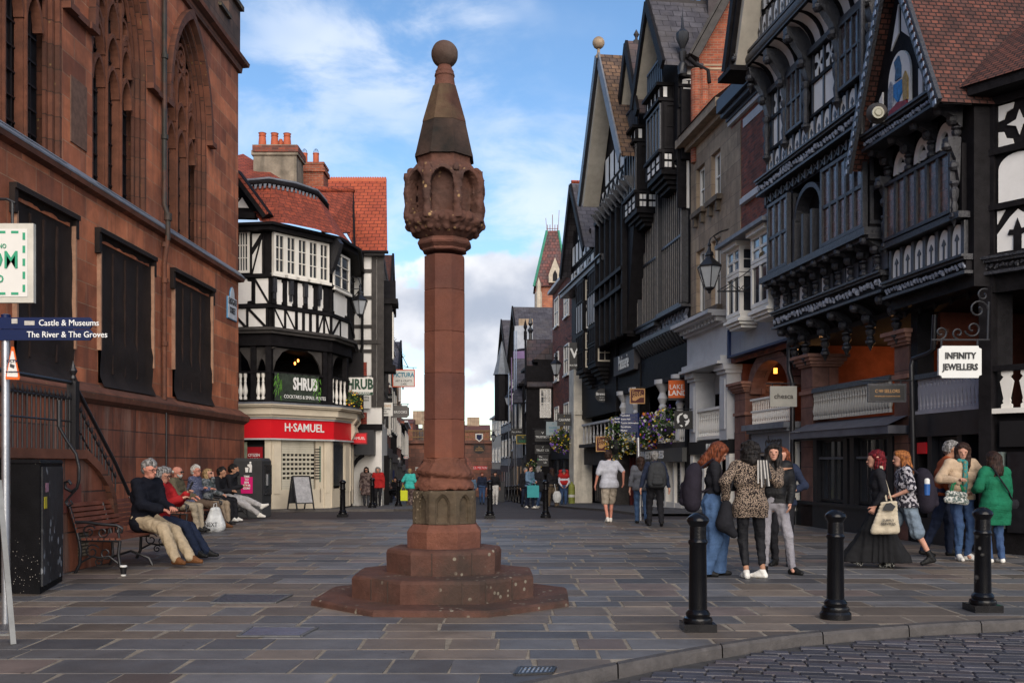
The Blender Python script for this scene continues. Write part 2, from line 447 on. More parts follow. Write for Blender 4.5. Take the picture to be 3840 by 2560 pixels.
mo.add(vs,[(2*i,2*i+2,2*i+3,2*i+1) for i in range(len(xs)-1)])
tag(mo.build('paving_mortar',M_mortar),kind='structure')
kb=MB(); x=-3.4
while x < 13.5:
 l=random.uniform(.7,1.0); xa,xb=x+.006,x+l-.006; n=4; t=random.uniform(.8,1.2)
 prof=[(.125,-.1),(.125,.004),(.02,.006),(0,-.015),(-.012,-.1)]
 vs=[]
 for i in range(n+1):
  xx=xa+(xb-xa)*i/n; yy=kc(xx)
  vs += [(xx,yy+o,z) for o,z in prof]
 k=len(prof); fs=[(i*k+j,i*k+j+1,(i+1)*k+j+1,(i+1)*k+j) for i in range(n) for j in range(k-1)]
 fs += [tuple(range(k)),tuple(range((n+1)*k-1,n*k-1,-1))]
 kb.add(vs,fs,0,(t,t,t*random.uniform(.95,1.05))); x += l
tag(kb.build('kerb',M_kerb,smooth=30),kind='structure')
ST=MB(); ang=R(-9); ca,sa=math.cos(ang),math.sin(ang)
v=0
while v < 9.2:
 hh=random.uniform(.105,.125); u=-5-random.random()*.2
 while u < 13:
  l=random.uniform(.17,.29)
  cs=[]
  for du,dv in ((.006,.006),(l-.006,.006),(l-.006,hh-.006),(.006,hh-.006)):
   a,b=u+du,v+dv+1.6; cs.append((a*ca-b*sa-1.4,a*sa+b*ca+.6))
  if all(p[1] < kc(p[0])-.015 for p in cs) and -4 < cs[0][0] < 10:
   q=random.random(); b=random.uniform(.6,1.35); t=(b,b,b*1.04) if q < .7 else ((b*1.15,b,b*.95) if q < .9 else (b*1.35,b*1.15,b))
   z=-.075+random.uniform(-.003,.003); m_=[sum(p[0] for p in cs)/4,sum(p[1] for p in cs)/4]
   inn=[(px+(m_[0]-px)*.06,py+(m_[1]-py)*.06) for px,py in cs]
   vs=[(*p,z-.03) for p in cs]+[(*p,z-.009) for p in cs]+[(*p,z) for p in inn]
   ST.add(vs,[(8,9,10,11)]+[(i,(i+1)%4,(i+1)%4+4,i+4) for i in range(4)]+[(i+4,(i+1)%4+4,(i+1)%4+8,i+8) for i in range(4)],0,t)
  u += l
 v += hh
tag(ST.build('roadway',M_sett,tints=True,smooth=40),kind='structure')
jb=MB(); jb.add([(-5,-2,-.09),(14,-2,-.09),(14,9.2,-.09),(-5,9.2,-.09)],[(0,1,2,3)])
tag(jb.build('sett_bed',mat('sett_joint',(.05,.047,.045),.95,.3,8,.3)),kind='structure')
def sheet(name,pts,z,m,n=14):
 b=MB(); vs=[]
 for y,xl,xr in pts: vs += [(xl,y,gz(y)+z),(xr,y,gz(y)+z)]
 b.add(vs,[(2*i,2*i+1,2*i+3,2*i+2) for i in range(len(pts)-1)]); return tag(b.build(name,m),kind='structure')
sheet('street',[(END,-14,12),(30,-14,12),(60,-12,7),(112,-15,1),(125,-16,0)],-.012,M_road)
def sl(Y): return -5.1-.088*(Y-36)
def sr(Y): return 9.69-.13*Y if Y < 50 else 3.19-.095*(Y-50)
lp=MB();
def footway(name,pts):
 b=MB(); k=len(pts); top=[(x,y,gz(y)+.05) for x,y in pts]; bot=[(x,y,gz(y)-.1) for x,y in pts]
 b.add(top+bot,[tuple(range(k))]+[(i,(i+1) % k,(i+1) % k+k,i+k) for i in range(k)]); return b
fw=MB()
def fstrip(mb,pts,m0=0,m1=1):
 vs=[]
 for y,a,b in pts:
  s=1 if b > a else -1
  vs += [(a,y,gz(y)+.06),(b-s*.14,y,gz(y)+.06),(b-s*.13,y,gz(y)+.066),(b,y,gz(y)+.062),(b,y,gz(y)-.1)]
 for i in range(len(pts)-1):
  for j in range(4):
   q=(i*5+j,i*5+j+1,(i+1)*5+j+1,(i+1)*5+j)
   mb.add([vs[k] for k in q],[(0,1,2,3)],m0 if j == 0 else m1)
fstrip(fw,[(29.6,-9.5,-8.3),(30.0,-9.5,-5.6),(30.3,-9.5,-3.6),(31.2,-9.5,-2.9),(34,-9,-2.75),(50,-8,-3.9),(110,-13,-9.4)])
tag(fw.build('footway',[M_pave,M_kerb]),kind='structure')
fr=MB()
fstrip(fr,[(27.3,9,3.55),(27.5,9,3.5),(30,9,2.9),(34,8,2.2),(40,6,1.6),(50,5,.9),(110,2,-4.0)])
tag(fr.build('footway',[M_pave,M_kerb]),kind='structure')
# ================================================================ the high cross
CXX,CXY=-.705,10.42; PM=CXY/FPX
def zc(py,r=0): return CAMZ-(py-HOR)/FPX*(CXY-r)
M_rs=mat('red_sandstone',(0.127,0.048,0.029),.85,.34,3,.9,c2=(.14,.057,.04),stain=.6,stainc=(.07,.045,.035),bscale=30,coord='Object')
M_rs2=mat('lichened_sandstone',(.088,.038,.026),.85,.3,4,.6,c2=(.085,.042,.031),stain=.75,stainc=(.035,.026,.02),bscale=30,spots=(12,.24,(.19,.165,.125)),coord='Object')
M_rs3=mat('mossy_sandstone',(0.076,0.054,0.034),.9,.35,5,.6,c2=(.055,.042,.026),stain=.3,stainc=(.25,.17,.10),bscale=30,spots=(26,.3,(.28,.22,.15)),coord='Object')
M_dk=mat('sooty_sandstone',(0.013,0.011,0.009),.9,.3,5,.5,c2=(.05,.03,.022),bscale=30,coord='Object')
CR=thing('market_cross','tall red sandstone market cross with octagonal steps, carved lantern head and ball finial','monument',(CXX,CXY,0))
PH=R(22.5)
def octo(name,rings,m,seed=0,joints=(),rot=0.0):
 """rings: (apothem, z). Worn octagonal stone as an implicit-free mesh: subdivided sides with a little wear"""
 b=MB(); r=random.Random(seed); vs=[]; n=8*6
 for ap,z in rings:
  for j in range(8):
   a0=PH+rot+j*math.pi/4; a1=a0+math.pi/4; Rr=ap/math.cos(math.pi/8)
   p0=(Rr*math.cos(a0),Rr*math.sin(a0)); p1=(Rr*math.cos(a1),Rr*math.sin(a1))
   for k in range(6):
    t=k/6; x=p0[0]+(p1[0]-p0[0])*t; y=p0[1]+(p1[1]-p0[1])*t
    f=.997 if k == 0 else 1
    q=1+r.uniform(-.0022,.0022)
    vs.append((CXX+x*f*q,CXY+y*f*q,z+r.uniform(-.002,.002)))
 fs=[(i*n+j,i*n+(j+1) % n,(i+1)*n+(j+1) % n,(i+1)*n+j) for i in range(len(rings)-1) for j in range(n)]
 fs += [tuple(range(n-1,-1,-1)),tuple((len(rings)-1)*n+j for j in range(n))]
 b.add(vs,fs); o=b.build(name,m,CR,smooth=20); return o
octo('ground_plinth',[(1.29,-.02),(1.285,.045),(1.26,.062),(1.1,.066),(.5,.068)],M_rs2,1,rot=R(-2))
s1=octo('step',[(.915,.03),(.917,.255),(.905,.28),(.88,.292),(.6,.296)],M_rs2,2,rot=R(1))
s2=octo('step',[(.562,.28),(.568,.50),(.555,.532),(.53,.545),(.3,.548)],M_rs2,3,rot=R(-7))
jn=MB()
for ap,z0,z1,angs,ro in ((.917,.07,.27,(-138,-122,-76,-62,-40),1),(.568,.30,.52,(-99,-58),-7)):
 for a in angs:
  a=R(a);
  best=min((ap/math.cos(a-(R(ro)+PH+math.pi/8+j*math.pi/4)) for j in range(8) if math.cos(a-(R(ro)+PH+math.pi/8+j*math.pi/4)) > .9),default=ap)
  d=Vector((math.cos(a),math.sin(a),0)); t=Vector((-d.y,d.x,0))
  p=Vector((CXX,CXY,z0))+d*(best-.02)
  jn.obox(p-t*.004,t*.008,d*.0245,(0,0,z1-z0))
jn.build('joint',mat('dark_joint',(.05,.035,.028),.95,.2,5,.1),CR)
octo('base_block',[(.375,.53),(.378,zc(1997,.37)),(.365,zc(1988,.36)),(.325,zc(1968,.33)),(.2,zc(1967,.33))],M_rs,4)
def sd_oct(X,Y,ap,rot=0):
 d=None
 for j in range(8):
  a=rot+PH+math.pi/8+j*math.pi/4; v=X*math.cos(a)+Y*math.sin(a)-ap; d=v if d is None else np.maximum(d,v)
 return d
z0,z1=zc(1968,.33),zc(1840,.33)
ax,(X,Y,Zg)=grid((-.38,-.38,z0-.03),(.38,.38,z1+.03),.009)
D=np.maximum(sd_oct(X,Y,.322),np.maximum(z0-Zg,Zg-z1)); D=np.maximum(D,(sd_oct(X,Y,.322)+(Zg-z1))*.7+.012)
for j in range(8):
 a=PH+math.pi/8+j*math.pi/4; tx=-X*math.sin(a)+Y*math.cos(a); nr=X*math.cos(a)+Y*math.sin(a)
 zz_=Zg-(z0+.02); hw=.056; hs=.17
 top=np.sqrt((np.abs(tx)+.06)**2+np.maximum(zz_-hs,0)**2)-(hw+.06)
 ar=np.maximum(np.where(zz_ < hs,np.abs(tx)-hw,top),-zz_)
 D=np.maximum(D,-np.maximum(ar,.280-nr))
 ar2=ar-.018
 D=np.maximum(D,-np.maximum(ar2,.306-nr))
D=D+vnoise(X,Y,Zg,26,3)*.0028
V,Fq=nets(D,(ax[0][0]+CXX,ax[1][0]+CXY,ax[2][0]),.009)
netobj(V,Fq,'arcaded_block',M_rs3,CR)
z0,z1=zc(1836,.28),zc(1716,.22)
ax,(X,Y,Zg)=grid((-.36,-.36,z0-.02),(.36,.36,z1+.02),.010)
t=(Zg-z0)/(z1-z0)
ap=np.interp(t,[0,.10,.22,.36,.46,.56,.68,.85,1.0],[.298,.305,.292,.262,.285,.292,.262,.222,.215]).astype(np.float32)
tilt=.22*X
ap=np.interp(np.clip(t+tilt*np.sin(np.clip(t,0,1)*3.14),0,1),[0,.10,.22,.36,.46,.56,.68,.85,1.0],[.298,.305,.292,.258,.288,.292,.262,.222,.215]).astype(np.float32)
D=np.maximum(sd_oct(X,Y,ap),np.maximum(z0-Zg,Zg-z1))*.8+vnoise(X,Y,Zg,17,5)*.011+vnoise(X,Y,Zg,45,6)*.004
V,Fq=nets(D,(ax[0][0]+CXX,ax[1][0]+CXY,ax[2][0]),.010)
netobj(V,Fq,'worn_base',M_rs,CR)
ys_=[1718,1572,1397,1240,1082,950]
for i,(a,b) in enumerate(zip(ys_,ys_[1:])):
 za,zb=zc(a,.2),zc(b,.2); ap=.2085-.001*i
 octo('shaft_drum',[(ap-.006,za),(ap,za+.006),(ap,zb-.006),(ap-.006,zb)],mat('shaft_stone_%d' % (i % 3),[(.140,.046,.025),(.120,.040,.023),(.145,.05,.029)][i % 3],.82,.22,3,.35,c2=[(.10,.036,.024),(.09,.033,.023),(.11,.04,.026)][i % 3],stain=.35,stainc=(.10,.055,.04),bscale=36,coord='Object'),10+i)
octo('collar',[(.206,zc(950)),(.225,zc(946)),(.222,zc(938)),(.268,zc(926)),(.275,zc(920)),(.262,zc(910)),(.24,zc(902))],M_rs,20)
zb,zt=zc(905),zc(600)
h_=.0105
ax,(X,Y,Zg)=grid((-.48,-.48,zb-.1),(.48,.48,zt+.1),h_)
rot=R(0); t=np.clip((Zg-zb)/(zt-zb),0,1)
ap=np.interp(t,[0,.07,.16,.24,.3,.55,.72,.84,.93,1],[.23,.315,.40,.405,.385,.385,.375,.345,.29,.27]).astype(np.float32)
body=np.maximum(sd_oct(X,Y,ap-.02,rot),np.maximum(zb-.01-Zg,Zg-zt-.03))*.85
for j in range(8):
 a=rot+PH+j*math.pi/4; cx_,cy_=.392*math.cos(a),.392*math.sin(a)
 d=np.maximum(np.hypot(X-cx_,Y-cy_)-.036-.006*np.sin(Zg*31+j),np.maximum(zb+.17-Zg,Zg-zb-.66+.05*math.sin(j*2.3)))
 body=np.minimum(body,d-.012)
 d2=np.sqrt((X-cx_*.94)**2+(Y-cy_*.94)**2+((Zg-zb-.68)*.8)**2)-.040
 body=np.minimum(body,d2)
k=.0
for j in range(8):
 a=rot+PH+math.pi/8+j*math.pi/4; tx=-X*math.sin(a)+Y*math.cos(a); nr=X*math.cos(a)+Y*math.sin(a)
 zz_=Zg-(zb+.24); hw=.110; hs=.27
 topa=np.sqrt((np.abs(tx)+.05)**2+np.maximum(zz_-hs,0)**2)-(hw+.05)
 ar=np.maximum(np.where(zz_ < hs,np.abs(tx)-hw,topa),-zz_)
 hood=np.maximum(np.abs(ar-.026)-.024,np.maximum(.3-nr,np.maximum(nr-.408+.35*np.maximum(0,Zg-zb-.62),hs-.05-zz_)))
 body=np.minimum(body,hood)
 body=np.maximum(body,-np.maximum(ar,.225-nr))
 for q in (-.11,0,.11):
  s_=np.sqrt((tx-q)**2+((nr-.365)*1.0)**2+((Zg-zb-.17-.02*math.cos(q*40+j)))**2)-.045
  body=np.minimum(body,s_)
  s_=np.sqrt((tx-q*.8-.04)**2+((nr-.31))**2+((Zg-zb-.09))**2)-.036
  body=np.minimum(body,s_)
body=np.minimum(body,np.maximum(sd_oct(X,Y,.272,rot),np.maximum(zb+.1-Zg,Zg-zt)))
D=body+vnoise(X,Y,Zg,14,7)*.010+vnoise(X,Y,Zg,48,8)*.004
V,Fq=nets(D,(ax[0][0]+CXX,ax[1][0]+CXY,ax[2][0]),h_)
netobj(V,Fq,'lantern_head',mat('head_stone',(0.094,0.038,0.024),.88,.3,4,.6,c2=(.085,.04,.029),stain=.5,stainc=(.05,.035,.03),bscale=28,spots=(14,.25,(.33,.21,.10)),coord='Object'),CR)
octo('spire_stone',[(.30,zc(602)),(.298,zc(592)),(.292,zc(585)),(.225,zc(474)),(.221,zc(469))],M_dk,31)
octo('spire_stone',[(.224,zc(469)),(.222,zc(463)),(.123,zc(334)),(.119,zc(328))],mat('spire_top',(0.052,0.023,0.015),.85,.3,4,.5,c2=(.12,.085,.045),stain=.4,stainc=(.07,.05,.035),bscale=30,coord='Object'),32)
nk=MB(); nk.lathe([(.112,zc(330)),(.110,zc(322)),(.101,zc(300)),(.098,zc(292)),(.107,zc(287)),(.102,zc(279)),(.094,zc(276)),(.097,zc(270)),(.082,zc(262)),(.07,zc(250)),(.06,zc(240))],(CXX,CXY,0),24)
nk.build('neck',M_rs,CR,smooth=30)
nr_=zc(205); ax,(X,Y,Zg)=grid((-.18,-.18,nr_-.18),(.18,.18,nr_+.18),.009)
D=np.sqrt(X**2+Y**2+(Zg-nr_)**2)-.141+vnoise(X,Y,Zg,20,9)*.003
V,Fq=nets(D,(ax[0][0]+CXX,ax[1][0]+CXY,ax[2][0]),.009)
netobj(V,Fq,'ball_finial',mat('ball_stone',(0.066,0.036,0.026),.85,.3,5,.5,c2=(.10,.07,.055),stain=.3,bscale=30,coord='Object'),CR)
# ================================================================ church on the left
CL=Fac((-8.54+.03*6,6),(-8.54+.03*28,28))
def cu(Y): return (Y-6)/CL.d.y
M_ch=mat('church_sandstone',(.52,.175,.082),.88,.36,1.3,.7,brick=(.92,.40),c2=(.24,.078,.042),mortar=(.40,.22,.13),msize=.009,streak=.45,pale=.3,stain=.35,stainc=(.10,.05,.037),bscale=24)
M_ch2=mat('church_base_stone',(.28,.092,.048),.88,.4,1.3,.7,brick=(1.1,.52),c2=(.15,.054,.034),mortar=(.05,.028,.022),msize=.012,streak=.7,stain=.5,stainc=(.05,.03,.026),bscale=24,pale=.6)
M_mould=mat('moulded_stone',(.19,.072,.042),.85,.3,3,.4,brick=(5,.42),c2=(.10,.042,.028),mortar=(.05,.028,.02),msize=.012,stain=.6,stainc=(.075,.042,.03),bscale=24,spots=(5,.14,(.22,.14,.06)))
M_mull=mat('mullion_stone',(.17,.066,.038),.9,.3,5,.4,stain=.3)
M_lead=mat('lead_weathering',(.17,.185,.215),.55,.25,4,.2,stain=.3,stainc=(.09,.09,.06))
M_glassd=mat('dark_leaded_glass',(.012,.012,.014),.35,.3,8,.2,spec=.4)
M_iron=mat('black_iron',(.012,.012,.014),.42,.2,8,.1,spec=.5)
M_black=M_iron
M_mesh=mat('black_protective_mesh',(.017,.011,.009),.8,.5,1.5,.5,bscale=6)
M_dpipe=mat('green_black_pipe',(.035,.033,.028),.6,.3,4,.2,stain=.6,stainc=(.13,.05,.03))
CH=thing('church','large red sandstone church with tall traceried windows and battlements on the left','church',(CL.a.x,16,0))
z_base,z_str,z_cor=2.74,6.63,12.62
def winloop(Y0,Y1,zs,zsp,za):
 a=arch(cu(Y0),cu(Y1),zsp,za,10,.8); return [(cu(Y1),zs)]+[(cu(Y0),zs)]+a if False else [(cu(Y0),zs)]+a+[(cu(Y1),zs)]
UW=[(11.3,13.9),(15.1,17.72),(18.9,21.5),(22.7,25.36)]
b=MB()
holes=[winloop(a,c,z_str+.18,9.75,12.1) for a,c in UW]
lows=[(12.2,14.6),(16.1,18.05),(19.15,21.7),(23.0,25.6)]
CL.hole(b,[(-4,z_str),(cu(28),z_str),(cu(28),z_cor),(-4,z_cor)],holes,0,.55,0,1)
CL.hole(b,[(-4,z_base),(cu(28),z_base),(cu(28),z_str),(-4,z_str)],[[(cu(a),2.98),(cu(c),2.98),(cu(c),5.7),(cu(a),5.7)] for a,c in lows],.003,.28,0,1)
q=MB(); CL.rect(q,-4,cu(27.6),z_base,12.5,-1.2,-.68); q.build('dark_backing',mat('church_dark',(.008,.008,.009),.9,0,1,0),CH)  # added dark box behind the windows, stops sky light leaking through
p0,p1=CL.W(cu(28),0),CL.W(cu(28),0,-9)
b.add([p0,p1,p1+Vector((0,0,z_cor)),p0+Vector((0,0,z_cor))],[(0,1,2,3)])
b.build('wall',[M_ch,M_mould],CH)
b=MB(); CL.rect(b,-4,cu(28)+.1,-.2,z_base,-.4,.14); b.build('plinth_wall',M_ch2,CH)
b=MB()
def course(mb,z,prof,u0,u1,ret=True):
 for (oa,za),(ob,zb2) in zip(prof,prof[1:]):
  mb.add([CL.W(u0,z+za,oa),CL.W(u1+oa,z+za,oa),CL.W(u1+ob,z+zb2,ob),CL.W(u0,z+zb2,ob)],[(0,1,2,3)])
  mb.add([CL.W(u1+oa,z+za,oa),CL.W(u1+oa,z+za,-1),CL.W(u1+ob,z+zb2,-1),CL.W(u1+ob,z+zb2,ob)],[(0,1,2,3)])
course(b,z_base,[(.13,-.22),(.24,-.12),(.26,-.02),(.24,.03),(.03,.2)],-4,cu(28)); b.build('base_course',M_mould,CH)
b=MB(); course(b,z_str,[(.0,-.12),(.13,-.08),(.15,0),(.13,.035)],-4,cu(28)); b.build('string_course',M_mould,CH)
b=MB(); course(b,z_str+.035,[(.155,-.03),(.16,.0),(.03,.15),(0,.16)],-4,cu(28)); b.build('lead_flashing',M_lead,CH)
b=MB(); course(b,z_cor,[(.0,-.22),(.08,-.2),(.1,-.05),(.24,.02),(.26,.12),(.05,.24)],-4,cu(28)); b.build('cornice',M_mould,CH)
b=MB(); CL.rect(b,-4,cu(28)+.05,z_cor+.2,z_cor+.85,-.4,.04)
for y in range(9):
 Y1=28.06-y*1.9; CL.rect(b,cu(Y1-1.0),cu(Y1),z_cor+.85,z_cor+1.55,-.4,.04)
b.build('parapet',mat('parapet_stone',(.13,.075,.055),.9,.3,3,.5,brick=(.8,.4),c2=(.08,.052,.04),mortar=(.05,.035,.03),msize=.012,stain=.5),CH)
b=MB()
for y in range(9):
 Y1=28.06-y*1.9; CL.rect(b,cu(Y1-1.05),cu(Y1)+.05,z_cor+1.55,z_cor+1.68,-.45,.14); CL.rect(b,cu(Y1-1.9),cu(Y1-1.05),z_cor+.85,z_cor+.95,-.45,.13)
b.build('coping',mat('coping_stone',(.07,.06,.05),.9,.35,5,.4,spots=(8,.3,(.2,.17,.07))),CH)
for (a,c),hl in zip(UW,holes):
 ua,ub=cu(a),cu(c); w_=ub-ua; zs=z_str+.18; sp,za=9.75,12.1
 if c < 15:
  pb=MB(); CL.rect(pb,ua,ub,zs,za,-.6,-.54); pb.build('window',M_glassd,CH); continue
 fr=MB()
 for k,(ins,o0,o1) in enumerate(((.0,-.10,-.01),(.09,-.18,-.10),(.17,-.24,-.18))):
  outer=[(ua+ins,zs)]+arch(ua+ins,ub-ins,sp,za-ins*1.1,10,.8)+[(ub-ins,zs)]
  inner=[(ua+ins+.07,zs)]+arch(ua+ins+.07,ub-ins-.07,sp,za-(ins+.07)*1.15,10,.8)+[(ub-ins-.07,zs)]
  for i in range(len(outer)-1):
   CL.pz(fr,[outer[i],outer[i+1],inner[i+1],inner[i]],o0,o1)
 win=fr.build('window',M_mould,CH)
 ml=MB(); lm=[ua+w_*.37,ua+w_*.5+w_*.13]
 for u in lm:
  zt=sp+1.15
  CL.rect(ml,u-.05,u+.05,zs,zt,-.32,-.17); CL.rect(ml,u-.02,u+.02,zs,zt,-.17,-.12)
 ed=[ua+.34,lm[0],lm[1],ub-.34]
 for i in range(3):
  for zsp,zap in ((8.9,9.45),(9.55,10.1),(10.15,10.8)):
   if zsp > 10 and i != 1: zsp,zap=9.6,10.35
   pts=arch(ed[i]+.04,ed[i+1]-.04,zsp,zap,6,.8)
   for p,q in zip(pts,pts[1:]): CL.seg(ml,p,q,.075,-.32,-.15)
 for cxu,cz,rr in ((ed[1]-.2,10.4,.2),(ed[2]+.2,10.4,.2),(ed[1]-.02,10.85,.16),(ed[2]+.02,10.85,.16),((ed[1]+ed[2])/2,11.2,.26),((ed[1]+ed[2])/2,11.2,.12)):
  pts=[(cxu+rr*math.cos(t_),cz+rr*1.25*math.sin(t_)) for t_ in [2*math.pi*i/12 for i in range(13)]]
  for p,q in zip(pts,pts[1:]): CL.seg(ml,p,q,.07,-.32,-.16)
 for i in range(3):
  for zz_ in (8.4,9.15):
   pts=arch(ed[i]+.02,ed[i+1]-.02,zz_-.18,zz_+.12,4,.8)
 ml.build('mullion',M_mull,win)
 br=MB(); z=zs+.3
 while z < 11.4:
  CL.rect(br,ua+.3,ub-.3,z,z+.03,-.34,-.30); z += .42
 for i in range(1,10):
  u=ua+.3+(w_-.6)*i/10; CL.rect(br,u-.01,u+.01,zs,11,-.34,-.31)
 br.build('saddle_bars',M_iron,win)
 gl=MB(); CL.pz(gl,[(ua+.2,zs)]+arch(ua+.2,ub-.2,sp,za-.25,8,.8)+[(ub-.2,zs)],-.42,-.36); gl.build('pane',M_glassd,win)
 sl_=MB(); sl_.add([CL.W(ua,z_str+.12,.10),CL.W(ub,z_str+.12,.10),CL.W(ub,z_str+.3,-.35),CL.W(ua,z_str+.3,-.35)],[(0,1,2,3)])
 sl_.build('sill',mat('mossy_sill',(.12,.09,.045),.95,.4,9,.6,c2=(.10,.075,.055)),win)
 hm=MB(); oo=arch(ua-.16,ub+.16,sp-.1,za+.28,12,.8); ii=arch(ua-.03,ub+.03,sp-.1,za+.05,12,.8)
 for i in range(len(oo)-1): CL.pz(hm,[oo[i],oo[i+1],ii[i+1],ii[i]],0,.14)
 CL.rect(hm,ub+.0,ub+.34,sp-.22,sp-.1,0,.16); CL.rect(hm,ua-.34,ua,sp-.22,sp-.1,0,.16)
 if c < 24: CL.rect(hm,ub+.34,ub+.84,sp-.22,sp-.1,0,.12)
 hm.build('hood_mould',M_mould,win)
for a,c in lows[1:]:
 ua,ub=cu(a),cu(c); mb=MB()
 n=12; m_=14; vs=[]
 for i in range(n+1):
  for j in range(m_+1):
   u=ua-.02+(ub-ua+.04)*i/n; z=2.9+(5.85-2.9)*j/m_; e=.02+.05*math.sin(i*1.3+j*.4)*math.sin(j*.9)*.3+(.06*abs(math.sin(j*.35)) if j < 5 else 0)+.03*random.random()
   if j == 0: e=.2
   vs.append(CL.W(u,z,e*.6-.05+(.06 if j in (0,m_) or i in (0,n) else 0)))
 mb.add(vs,[(i*(m_+1)+j,(i+1)*(m_+1)+j,(i+1)*(m_+1)+j+1,i*(m_+1)+j+1) for i in range(n) for j in range(m_)])
 for q in (.27,.5,.74):
  u=ua+(ub-ua)*q; CL.seg(mb,(u,3.2),(u+.03,5.6),.05,-.06,.0,1)
 mo_=mb.build('window_mesh',[M_mesh,mat('meshed_mullion',(.03,.017,.013),.9,.4,4,.5)],CH,smooth=60)
 fb=MB(); CL.rect(fb,ub+.0,ub+.055,3.5,5.72,.0,.09); CL.rect(fb,ua-.055,ua,3.6,5.5,.0,.08)
 fb.build('batten',mat('pale_batten',(.34,.19,.12),.8,.25,6,.2),mo_)
 hh=MB(); CL.rect(hh,ua-.15,ub+.12,5.84,5.93,.0,.13,0)
 CL.rect(hh,ua-.15,ua-.05,5.45,5.84,.0,.10,0); CL.rect(hh,ub+.02,ub+.12,5.5,5.84,.0,.10,0)
 hh.build('hood_mould',M_mesh,mo_)
b=MB(); u0,u1=CL.U(262),CL.U(322); CL.rect(b,u0,u1,7.25,8.45,0,.025)
pq=b.build('inscribed_panel',mat('plaque_stone',(.15,.085,.06),.9,.3,8,.3),CH)
b=MB(); u=CL.U(613,.1)
b.tube([CL.W(u,2.85,.12),CL.W(u,5.9,.12)],.055,10,1); b.tube([CL.W(u,6.4,.2),CL.W(u,6.95,.2),CL.W(u,7.2,.12),CL.W(u,13.0,.12)],.055,10,0); b.tube([CL.W(u,5.85,.12),CL.W(u,6.5,.2)],.055,10,1)
for z in (4.1,5.5,6.3,8.7,10.5): b.tube([CL.W(u,z-.05,.13),CL.W(u,z+.05,.13)],.075,10,0 if z > 6.6 else 1)
for z in (6.9,): b.tube([CL.W(u,z-.06,.2),CL.W(u,z+.1,.2)],.085,10,0)
b.build('downpipe',[M_dpipe,mat('rusty_pipe',(.12,.045,.025),.7,.35,6,.3,stain=.5,stainc=(.04,.03,.028))],CH,smooth=40)
b=MB(); u=CL.U(620,.15); b.tube([CL.W(u,.1,.17),CL.W(u,2.7,.17)],.02,8); b.build('cable',M_iron,CH)
SG=thing('street_sign','white cast street name plate with blue edge high on the church corner','street sign',CL.P(868,1155,.02))
b=MB(); u0,u1=CL.U(853,.02),CL.U(886,.02); z0,z1=CL.Zz(870,1198),CL.Zz(870,1120); um=(u0+u1)/2
pl=[(u0,z0),(u1,z0),(u1,z1),(um+.18,z1+.02)]+[(um+.18*math.cos(t),z1+.02+.28*math.sin(t)) for t in [R(30*i) for i in range(1,6)]]+[(um-.18,z1+.02),(u0,z1)]
CL.pz(b,[((x-um)*1.07+um,(z-z0)*1.03+z0-.02) for x,z in pl],.003,.03); b.build('rim',mat('sign_blue_rim',(.03,.22,.42),.5,.1,5,0),SG)
b=MB(); CL.pz(b,pl,.03,.04); b.build('plate',mat('sign_white',(.55,.58,.62),.5,.15,5,0),SG)
Mblk=mat('letter_black',(.015,.015,.017),.5,0,5,0)
text(CL,'EASTGATE\nSTREET',um,(z0+z1)/2+.05,.24,.045,Mblk,SG,sxs=.62)
# ================================================================ building kit
M_tim=mat('black_timber',(.011,.010,.011),.6,.4,5,.4,spec=.08)
M_tims=mat('satin_black_timber',(.020,.021,.026),.36,.4,5,.5,spec=.7)
M_timg=mat('weathered_timber',(.05,.045,.042),.75,.35,5,.4)
M_wht=mat('white_render',(.74,.72,.68),.85,.10,1.2,.15,stain=.15,stainc=(.4,.38,.33))
M_whtp=mat('white_paint',(.76,.73,.66),.5,.08,2,.1,stain=.12,stainc=(.4,.36,.28))
M_cream=mat('cream_paint',(.60,.53,.41),.55,.1,1.5,.12,stain=.15,stainc=(.38,.32,.23))
M_glass=mat('window_glass',(.03,.034,.04),.06,.4,1.2,.0,spec=.8)
M_glassm=mat('dim_window_glass',(.022,.019,.017),.3,.6,5,.15,spec=.5,bscale=9)
M_tile=mat('red_clay_tile',(.30,.062,.030),.8,.3,3,.55,brick=(.22,.16),c2=(.20,.045,.026),mortar=(.07,.02,.014),msize=.012,stain=.2,stainc=(.1,.03,.02))
M_tileb=mat('bright_clay_tile',(.36,.075,.032),.8,.2,2,.5,brick=(.30,.19),c2=(.28,.055,.028),mortar=(.09,.022,.014),msize=.016)
M_tiled=mat('dull_clay_tile',(.125,.043,.029),.85,.4,3,.7,brick=(.13,.085),c2=(.06,.028,.023),mortar=(.018,.010,.009),msize=.013)
M_slate=mat('slate_roof',(.075,.07,.078),.6,.35,3,.5,brick=(.45,.30),c2=(.05,.045,.052),mortar=(.02,.018,.02),msize=.015,stain=.3,stainc=(.10,.085,.07))
M_slatew=mat('purple_slate_roof',(.095,.062,.06),.65,.35,3,.5,brick=(.5,.33),c2=(.062,.055,.06),mortar=(.02,.018,.02),msize=.015,stain=.35,stainc=(.11,.095,.075))
M_brick=mat('red_brick',(.33,.085,.04),.85,.3,3,.4,brick=(.23,.078),c2=(.20,.055,.032),mortar=(.24,.17,.12),msize=.008)
M_brickd=mat('dark_red_brick',(.27,.07,.04),.85,.3,3,.4,brick=(.23,.078),c2=(.10,.04,.032),mortar=(.13,.09,.07),msize=.007)
M_stone=mat('buff_stone',(.36,.27,.18),.85,.25,2,.35,brick=(.95,.42),c2=(.27,.195,.13),mortar=(.16,.12,.09),msize=.008,streak=.35,stain=.3,stainc=(.09,.07,.055))
M_stoneg=mat('grey_painted_stone',(.50,.50,.50),.6,.12,2,.12,stain=.2,stainc=(.3,.29,.28))
